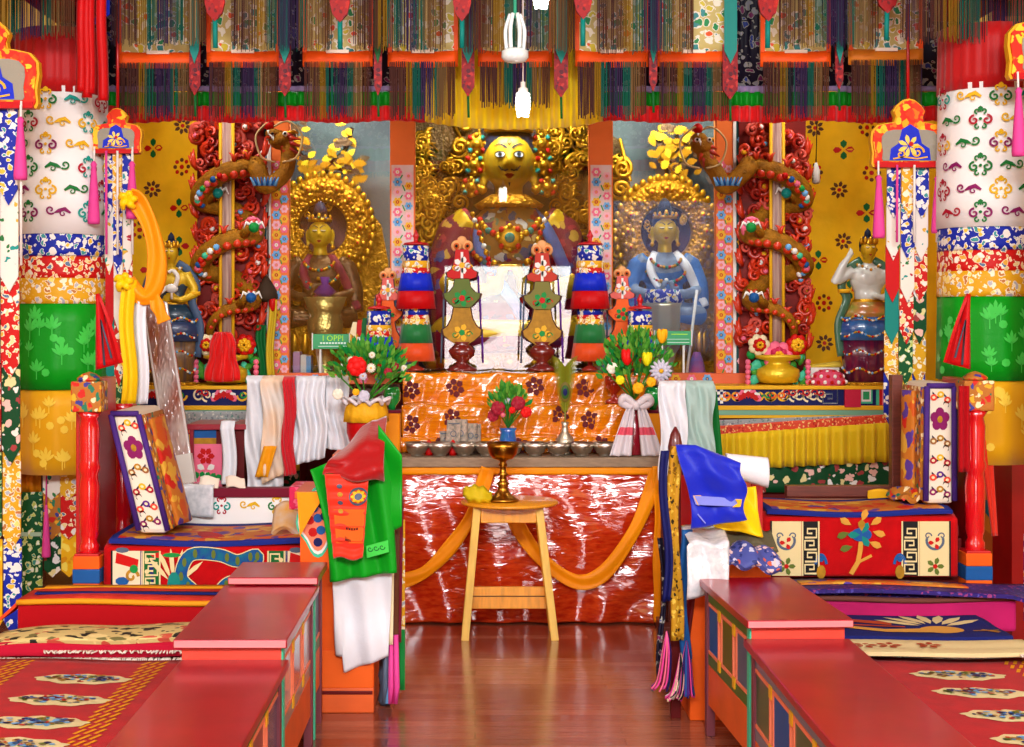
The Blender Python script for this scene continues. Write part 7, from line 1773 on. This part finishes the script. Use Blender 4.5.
q = MB(frontpx(7.957)); q.box(PX(194, 7.95), PX(216, 7.95), 7.953, 7.958, PZ(438, 7.95), PZ(428, 7.95), blue_paint); q.box(PX(194, 7.95), PX(216, 7.95), 7.953, 7.958, PZ(444, 7.95), PZ(438, 7.95), butter_gold); q.box(PX(194, 7.95), PX(222, 7.95), 7.953, 7.958, PZ(490, 7.95), PZ(444, 7.95), pink)
q.petals((206, 456), 9, 6, candle_red, .006, .5); q.petals((206, 470), 10, 3, white, .006, .5, -2.6); 
for k in range(6): q.petals((198+k*4, 480), 9, 1, green, .007, .5, -1.8+.3*k)
q.build('painted_flowers', t)
MB().sheet(lambda u, v: (lerp(PX(221, 7.9), PX(235, 7.9), u) + .01*sin(v*4), 7.9 - .01*sin(u*9), lerp(PZ(484, 7.9), PZ(423, 7.9), v)) if v < .93 else (lerp(PX(221, 7.9), PX(235, 7.9), u), 7.9 + (v-.93)*1.8, PZ(422.5, 7.9)+.004), 10, 30, khata, .004).build('white_scarf', label='short white scarf hanging over the front of the painted chest', cat='hanging scarf')
# ------------------------------------------------------------------ stands draped with white scarves beside the altar
def drape_stand(label, x0, x1, d, ytop):
    a, b, zt = PX(x0, d), PX(x1, d), PZ(ytop, d)-.02
    t = thing('scarf_stand', label, 'stand', ((a+b)/2, d, 0))
    MB().tube([(a, d+.06, zt), (b, d+.06, zt)], .02, dark_wood, 10).build('top_bar', t)
    for x in (a+.03, b-.03):
        MB().tube([(x, d+.06, 0), (x, d+.06, zt)], .02, dark_wood, 10).build('upright', t); MB().box(x-.03, x+.03, d-.1, d+.22, 0, .05, dark_wood).build('foot', t, bevel=.004)
    return a, b, zt
def drape(label, x0, x1, y1a, y1b, d, m, zt, amp=.012, fr=16, seed=0, name='white_scarf'):
    f = lambda u: lerp(PZ(y1a, d), PZ(y1b, d), u)
    def fn(u, v):
        x = lerp(PX(x0, d), PX(x1, d), u)
        if v < .86: return (x + .008*sin(v*9+seed), d - .012 + amp*sin(u*fr + seed + v*1.5) + .006*sin(v*14+u*20), lerp(f(u), zt+.02, v/.86))
        q = (v-.86)/.14; return (x, d - .012 + .11*q, zt + .02 + .022*sin(PI*q))
    MB().sheet(fn, 40, 40, m, .004).build(name, label=label, cat='hanging scarf')
a, b, zt = drape_stand('dark wooden stand hung with white scarves and a red ribbon behind the left throne', 248, 346, 7.95, 380)
drape('broad white scarf hanging on the stand, the one touching the painted side altar', 246, 282, 490, 486, 7.93, khata, zt, .012, 12, 1)
drape('orange striped white scarf on the stand, just beside the red ribbon', 262, 292, 484, 470, 7.89, mk('white and orange scarf', (226, 222, 216), .5, rgb2=(236, 180, 110), vscale=3.2), zt, .012, 12, 3)
MB().sheet(lambda u, v: (lerp(PX(lerp(255, 264, v), 7.86), PX(lerp(268, 277, v), 7.86), u), 7.86 - .008*sin(u*8), lerp(PZ(477, 7.86), PZ(446, 7.86), v)), 8, 8, mk('amber cloth tip', (236, 156, 20), .5), .004).build('amber_cloth', label='amber cloth tip showing between the white scarves on the stand', cat='cloth')
drape('red ribbon hanging among the white scarves on the stand', 283, 295, 476, 474, 7.83, mk('crimson ribbon', (200, 10, 30), .5, sheen=.3), zt, .006, 6, 2, 'red_ribbon')
drape('crinkled grey white scarf with a knotted end on the stand behind the lectern', 291, 326, 466, 458, 7.88, khata, zt, .018, 22, 5)
drape('smooth grey white scarf on the stand, next to the red rose bouquet', 324, 348, 448, 452, 7.91, khata, zt, .01, 14, 7)
a, b, zt = drape_stand('dark wooden stand hung with pale scarves behind the right lectern', 660, 716, 7.62, 385)
drape('pale green scarf hanging on the stand behind the blue silk', 684, 714, 462, 458, 7.58, khata_green, zt, .01, 12, 1)
drape('white scarf hanging on the stand at the corner of the altar', 659, 686, 480, 470, 7.55, khata, zt, .012, 12, 4)
MB().sheet(lambda u, v: (lerp(PX(700, 7.66), PX(718, 7.66)+.03*(1-v), u), 7.7 - .008*sin(u*8), lerp(PZ(458, 7.66), PZ(392, 7.66), v)), 8, 12, mk('emerald silk', (10, 110, 40), .5), .004).build('green_cloth', label='green cloth edge showing behind the pale green scarf', cat='hanging scarf')
# ------------------------------------------------------------------ lecterns with silks, at the head of the desks
d = 6.08
t = thing('orange_lectern', 'orange painted lectern hidden by red, green and white silks', 'lectern', (-.5, 6.2, 0))
lx0, lx1 = PX(300, d), PX(374, d); LZ = PZ(491, d)
MB().box(lx0, lx1, d, 6.4, .1, LZ-.03, orange).box(PX(322, d), PX(374, d), d-.012, 6.4, 0, .1, orange_deep).build('cabinet', t, bevel=.004)
MB().box(lx0-.02, lx1+.02, d-.02, 6.42, LZ-.03, LZ, orange_deep).build('lectern_top', t, bevel=.004)
MB().box(PX(322, d), PX(373, d), d-.008, d, .1, PZ(650, d), mk('orange plinth panel', (236, 100, 30), .5)).box(PX(322, d), PX(373, d), d-.014, d, PZ(694, d), PZ(690, d), dark_red).build('plinth_panel', t, bevel=.003)
q = MB(frontpx(d-.001)); cx_, cy_ = 318, 522
for r_, m, h in ((32, teal_green, .001), (29, white, .002), (26, peach, .003)): q.poly([(cx_ + r_*.62*cos(a)*(1+.12*cos(4*a)), cy_ + r_*sin(a)*(1+.12*cos(4*a))) for a in [2*PI*i/32 for i in range(32)]], m, h)
for k, (x, y) in enumerate(((314, 508), (322, 504), (310, 520), (318, 518), (325, 516), (313, 532), (321, 530), (318, 542))): q.disc((x, y), 4.6, (blue_paint, navy, candle_red)[k % 3], .004+.0003*k, 10)
q.build('painted_medallion', t)
MB().prism([(PX(298, d), PZ(491, d)), (PX(323, d), PZ(491, d)), (PX(322, d), PZ(500, d)), (PX(312, d), PZ(515, d)), (PX(301, d), PZ(535, d))], d-.04, d-.022, orange_silk).build('yellow_corner', t, bevel=.004)
MB().beam((lx0+.22, 6.36, LZ), (lx0+.22, 6.36, 1.04), .05, .05, orange_deep).beam((lx1-.02, 6.36, LZ), (lx1-.02, 6.36, 1.1), .05, .05, orange_deep).box(lx0+.2, lx1, 6.34, 6.38, 1.0, 1.04, orange_deep).build('back_rail', t, bevel=.004)
MB().lathe([(.02, 0), (.03, .02), (.02, .08), (.028, .12), (.018, .2)], (PX(385, 6.2), 6.2, .0), slate, 12).build('front_foot', t)
# the silks
d = 6.0
def redtop(u, v):
    x = lerp(PX(lerp(324, 346, v**1.5), d), PX(lerp(385, 384, v), d), u)
    top = 446 - 24*min(1, u*1.6)
    z = lerp(lerp(PZ(473, d), PZ(481, d), u), PZ(top, d), v) + .008*sin(u*9+v*5)
    return (x, d - .06 + .24*v**1.5 + .014*sin(u*8+v*6) + .012*sin(v*11-u*4) - .05*sin(PI*v), z)
MB().sheet(redtop, 44, 34, mk('deep red silk', (160, 2, 6), .4, sheen=.4, bump=(30, .25)), .008).build('red_silk', label='crumpled red silk scarf heaped on top of the lectern', cat='silk scarf')
def greens(u, v):
    x = lerp(PX(lerp(330, 310, v**2), d), PX(lerp(397, 388, v), d), u); yb = lerp(582, 572, u)
    return (x, d + .02 - .018*sin(u*15+v*2) - .02*(1-v), lerp(PZ(yb, d), PZ(lerp(470, 440, u), d), v))
t = thing('green_silk_scarf', 'wide bright green silk hanging down the lectern over the long white scarf', 'silk scarf', (PX(355, d), d, PZ(582, d)))
MB().sheet(greens, 44, 36, green_silk, .004).build('silk', t)
MB().sheet(lambda u, v: (lerp(PX(378, d), PX(402, d), u), d + .03 - .03*u - .01*sin(v*8), lerp(PZ(540-14*u, d), PZ(lerp(425, 455, u), d), v)), 10, 24, green_silk, .004).build('loose_fold', t)
q = MB(frontpx(d-.035)); q.poly([(366, 546), (388, 540), (389, 552), (367, 558)], gl, .001); [q.spiral((370+k*6, 549-k), 3, 0, 1, 1, green_dark, .002) for k in range(3)]; q.build('woven_mark', t)
d = 5.95
t = thing('printed_prayer_scarf', 'orange red prayer scarf with printed emblems pinned over the green silk', 'prayer scarf', (PX(347, d), d, PZ(558, d)))
coral = mk('coral red silk', (238, 50, 24), .5, sheen=.3, bump=(40, .15))
fs = lambda u, v: (lerp(PX(lerp(334, 325, v), d), PX(lerp(363, 369, v), d), u), d - .012 - .008*sin(v*38)*(1-v*.5) - .006*sin(u*6), lerp(PZ(558-2*sin(u*7), d), PZ(474, d), v))
MB().sheet(fs, 14, 50, coral, .004).build('scarf_cloth', t)
q = MB(lambda u, v, h: Vector(fs(u, v)) + Vector((0, -.006-h, 0)))
q.poly([(.14, .17), (.97, .17), (.97, .58), (.14, .58)], mk('orange print field', (244, 96, 20), .6), .0)
q.petals((.78, .74), .2, 8, gold_paint, .002, .4, 0, .2, .42); q.disc((.78, .74), .1, slate, .003, 10, .04); q.ring((.78, .74), .22, .03, slate, .002, 16, ry=.095)
for k in range(4): q.disc((.33, .86-k*.1), .07, butter_gold if k % 2 else slate, .002, 8, .028)
q.build('printed_emblem', t)
ink = mk('dark ink', (60, 20, 20), .6)
q = MB(lambda u, v, h: Vector(fs(u, v)) + Vector((0, -.009-h, 0)))
for yy, x0_, x1_ in ((.37, .46, .82), (.27, .42, .64), (.235, .42, .6)):
    n = 5
    for k in range(n):
        a = lerp(x0_, x1_, k/n); w_ = (x1_-x0_)/n*.72; q.poly([(a, yy-.018), (a+w_, yy-.018), (a+w_, yy+.018), (a+w_*.5, yy+.004), (a, yy+.018)], ink, .0)
for k in range(4): q.stroke([(.2, .2+.09*k), (.95, .2+.09*k)], .006, mk('red print line', (200, 60, 20), .6), .0)
q.build('printed_lines', t)
d = 5.98
def whites(u, v):
    yb = 660 if u < .14 else (677 - 16*(u-.14)/.86)
    return (lerp(PX(lerp(334, 330, v), d), PX(lerp(387, 392, v), d), u), d + .075 - .014*sin(u*11+v*3) - .01*sin(v*9), lerp(PZ(yb, d), PZ(560, d), v))
t = MB().sheet(whites, 36, 30, khata, .004).build('white_scarf', label='long plain white scarf hanging below the green silk down the lectern', cat='hanging scarf')
q = MB()
for i, (dx, m) in enumerate(((391, cream), (396, brown), (399, maroon))): q.sheet(lambda u, v: (lerp(PX(dx-3, d), PX(dx+3, d), u) - .01*(1-v), d + .1 + .02*i + .006*sin(v*9), lerp(PZ(650 + 12*(i % 2), d), PZ(500, d), v)), 4, 16, m, .004)
q.build('brocade_ribbon', label='narrow brown and maroon ribbons hanging at the aisle side of the white scarf', cat='ribbon')
q = MB(); c = Vector((PX(391, 6.1), 6.1, 0))
for i, m in enumerate((slate, light_blue, hot_pink, magenta, hot_pink)): q.tube([c + Vector(((i-2)*.01, .015*(i % 2), .31)), c + Vector(((i-2)*.012, .015*(i % 2), .1)), c + Vector(((i-2.4)*.012, 0, .03))], [.01, .012, .008], m, 7)
q.build('tassel', label='pink and blue tassel hanging at the aisle foot of the lectern', cat='tassel')
MB().sheet(lambda u, v: (lerp(PX(399, 6.25), PX(405, 6.25), u), 6.25+.006*sin(v*8), lerp(PZ(690, 6.25), PZ(520, 6.25), v)), 4, 14, lambda u, v: green if v < .35 else br_gold, .006).build('green_gold_ribbon', label='gold and green brocade ribbon reaching the floor beside the tassel', cat='ribbon')
# pile beside the lectern top: pink box and yellow bag
MB().box(PX(290, 6.6), PX(318, 6.6), 6.56, 6.8, .76, .86, brocade('pink box cloth', (206, 30, 80), [(240, 180, 190), (226, 90, 120)], 30, .4)).build('pink_box', label='pink brocade covered box between the side panel and the red silk', cat='box', bevel=.006)
q = MB(); q.sheet(lambda u, v: (lerp(PX(276, 6.62), PX(312, 6.62), u), 6.5 + .1*v, .66 + .1*v + .03*sin(u*5)), 12, 8, mk('ochre cloth', (206, 150, 40), .6, rgb2=(190, 190, 190), vscale=10), .02); q.build('ochre_cloth', label='crumpled ochre cloth under the pink box', cat='cloth')
# right lectern
d = 5.95
t = thing('orange_lectern', 'orange painted lectern hidden under blue silk and a white plastic sheet', 'lectern', (1.0, 6.1, 0))
rx0, rx1 = PX(690, d), PX(771, d); RZ = PZ(478, d)
MB().box(rx0, rx1, d, 6.3, 0, .66, orange).build('cabinet', t, bevel=.004)
MB().box(rx0-.02, rx1+.02, d-.02, 6.32, .66, .69, orange_deep).build('lectern_top', t, bevel=.004)
MB().box(rx1-.03, rx1+.02, 6.22, 6.28, .69, RZ+.02, red).box(rx1-.055, rx1-.03, 6.22, 6.27, .69, RZ+.01, peach).box(rx0, rx0+.05, 6.22, 6.28, .69, 1.05, red).box(rx0, rx1+.02, 6.22, 6.28, RZ-.02, RZ+.02, red).build('back_frame', t, bevel=.004)
MB().lathe([(.022, 0), (.026, .05), (.03, .12), (.02, .17), (.004, .2)], (PX(677, d), 6.0, PZ(478, d)), mk('maroon finial', (96, 20, 24), .4, coat=.4), 14).build('finial', t)
MB().box(PX(672, d), PX(682, d), 5.98, 6.02, 0, PZ(478, d), dark_red).build('front_post', t, bevel=.004)
d = 5.88
fb = lambda u, v: (lerp(PX(lerp(690, 679, v) + 3*sin(v*5), d), PX(lerp(746, 742, v)-3*sin(v*9), d), u), d - .02 - .012*sin(u*9+v*4) - .008*sin(v*12) + .25*max(0, v-.93), lerp(PZ(lerp(528, 519, u), d), PZ(lerp(445, 463, max(0, u-.3)/.7), d), v))
t = thing('blue_silk_scarf', 'royal blue silk with a pale printed band draped over the right lectern', 'silk scarf', (PX(712, d), d, PZ(528, d)))
MB().sheet(fb, 40, 36, mk('ultramarine silk', (12, 34, 186), .42, sheen=.3, bump=(30, .2)), .004).build('silk', t)
q = MB(lambda u, v, h: Vector(fb(u, v)) + Vector((0, -.014-h, 0)))
q.poly([(.05, .4), (.5, .37), (.93, .36), (.93, .24), (.5, .25), (.08, .29)], mk('pale blue print', (120, 130, 214), .55), 0)
q.poly([(.06, .4), (.2, .39), (.3, .27), (.12, .28)], gold_paint, .001); q.poly([(.8, .36), (.93, .36), (.93, .24), (.76, .24), (.86, .3)], gold_paint, .001)
q.stroke([(.1, .18), (.25, .05)], .02, mk('pale blue print', (120, 130, 214), .55), 0)
q.build('printed_band', t)
d = 6.05
def roll(u, v): a = v*2*PI; return (lerp(PX(728, d), PX(770, d), u), d + .05 + .04*cos(a), lerp(PZ(466, d), PZ(474, d), u) + .06*sin(a)*(1 - .25*(1-u)))
MB().sheet(roll, 14, 20, khata, .004).build('white_roll', label='rolled white scarf on top of the right lectern behind the blue silk', cat='hanging scarf')
d = 5.92
MB().sheet(lambda u, v: (lerp(PX(lerp(716, 700, v), d), PX(lerp(764, 762, v), d), u), d + .03 + .12*v - .02*sin(u*9+v*5), lerp(PZ(lerp(528, 538, u), d), PZ(lerp(500, 490, u), d), v)), 20, 14, yellow_silk, .006).build('yellow_silk', label='bright yellow silk tucked under the blue silk', cat='silk scarf')
def wp(u, v):
    x = lerp(PX(lerp(690, 683, v), d), PX(lerp(722, 726, v), d), u)
    if v < .6: return (x - .03*(1-v)*(1-u), d - .12 - .012*sin(u*7+v*4) - .01*sin(v*9), lerp(PZ(lerp(594, 584, u), d), PZ(540, d), v/.6))
    return (x, d - .12 + .2*(v-.6)/.4, lerp(PZ(540, d), PZ(529, d), (v-.6)/.4) + .006*sin(u*8))
MB().sheet(wp, 18, 24, clear_wrap, .004).build('plastic_sheet', label='crumpled white plastic sheet hanging at the corner of the right lectern', cat='sheet')
MB().sheet(lambda u, v: (lerp(PX(722, d), PX(776, d), u), d - .11 + .22*v, .615 + .1*sin(PI*min(1, v*.9+.1))*(.75+.25*sin(PI*u)) - .03*u + .012*sin(u*14+v*6)), 24, 16, br_bluefloral, .02).build('floral_bundle', label='blue floral brocade bundle lying beside the white plastic sheet', cat='bundle')
MB().sheet(lambda u, v: (lerp(PX(716, d), PX(778, d), u), d + .0 + .14*v, lerp(PZ(548, d), PZ(534, d), v) + .016*sin(u*12)), 20, 8, mk('olive shawl', (96, 90, 66), .7, bump=(80, .4)), .016).build('olive_shawl', label='olive grey shawl under the yellow silk on the right lectern', cat='shawl')
# ribbons hanging to the floor from the right lectern
d = 5.9
q = [(661, 669, 450, 600, navy), (668, 681, 446, 640, brocade('gold navy brocade', (190, 140, 30), [(40, 30, 20), (226, 190, 70), (120, 80, 20)], 50, .36)), (679, 690, 530, 660, blue_paint), (684, 694, 560, 690, dark_red), (661, 666, 540, 680, br_dark)]
t = thing('ribbon_streamer', 'bundle of navy and gold brocade ribbons with pink tassels hanging from the right lectern', 'ribbon', (PX(674, d), d, .05))
for k, (xa, xb, ya, yb, m) in enumerate(q):
    MB().sheet(lambda u, v: (lerp(PX(xa, d), PX(xb, d), u) + .012*sin(v*6+k), d - .03 + .022*k - .008*sin(u*6), lerp(PZ(yb, d), PZ(ya, d), v)), 5, 24, m, .004).build('ribbon', t)
for k, (x, yt, yb, cs) in enumerate(((666, 630, 690, (hot_pink, green_dark, magenta, pink, navy)), (680, 652, 700, (cream, hot_pink, black, white, magenta)), (686, 640, 696, (navy, purple, blue_paint, hot_pink)))):
    q = MB()
    for j in range(34): a = R(0, 6.3); p = Vector((PX(x, d), d - .02, PZ(yt, d))); q.tube(curve([p, p + Vector((.016*cos(a), .016*sin(a), -.08)), p + Vector((.024*cos(a) - .012*(k != 2), .022*sin(a), (PZ(yb, d)-p.z)*.8)), p + Vector((.03*cos(a) - .03*(k != 2), .026*sin(a), (PZ(yb, d)-p.z)*R(.9, 1)))], 3), .004, cs[j % len(cs)], 5)
    q.build('tassel', t)
# painted cupboard at the far right and red ribbon tips
d = 9.0
t = thing('painted_cupboard', 'orange painted cupboard with a teal diagonal band at the far right wall', 'cupboard', (3.3, d, 0))
MB().box(PX(962, d), PX(1080, d), d, 9.5, .12, 1.0, brocade('orange painted board', (196, 110, 20), [(190, 96, 20), (170, 80, 16)], 8, .5)).box(PX(960, d), PX(1082, d), d+.02, 9.5, 0, .12, grey_board).box(PX(962, d), PX(1080, d), d-.02, 9.5, 1.0, 1.04, dark_red).build('cupboard_body', t)
q = MB(frontpx(d-.002)); q.poly([(975, 500), (990, 500), (1040, 556), (1040, 580)], mk('teal band', (14, 84, 96), .5), .001); q.poly([(990, 500), (1040, 500), (1040, 556)], mk('brown floral corner', (84, 44, 26), .5, rgb2=(140, 60, 30), vscale=16), .001)
q.petals((1012, 563), 9, 8, black, .002, .2, 0, .3); q.build('painted_band', t)
d = 6.9
MB().sheet(lambda u, v: (lerp(PX(lerp(992, 980, v), d), PX(lerp(998, 992, v), d), u), d - .008*sin(u*6), lerp(PZ(536, d), PZ(440, d), v)), 6, 20, coral, .004).build('hanging_coral_ribbon', label='coral red ribbon with orange edge hanging beside the throne post on the right', cat='ribbon')
MB().sheet(lambda u, v: (lerp(PX(953, 6.5), PX(962, 6.5), u), 6.42 - .012*sin(u*8), lerp(PZ(470, 6.5), PZ(385, 6.5), v)), 6, 14, red_cloth, .008).build('red_cloth', label='red cloth hanging between the ivory back cushion and the red throne post on the right', cat='cloth')
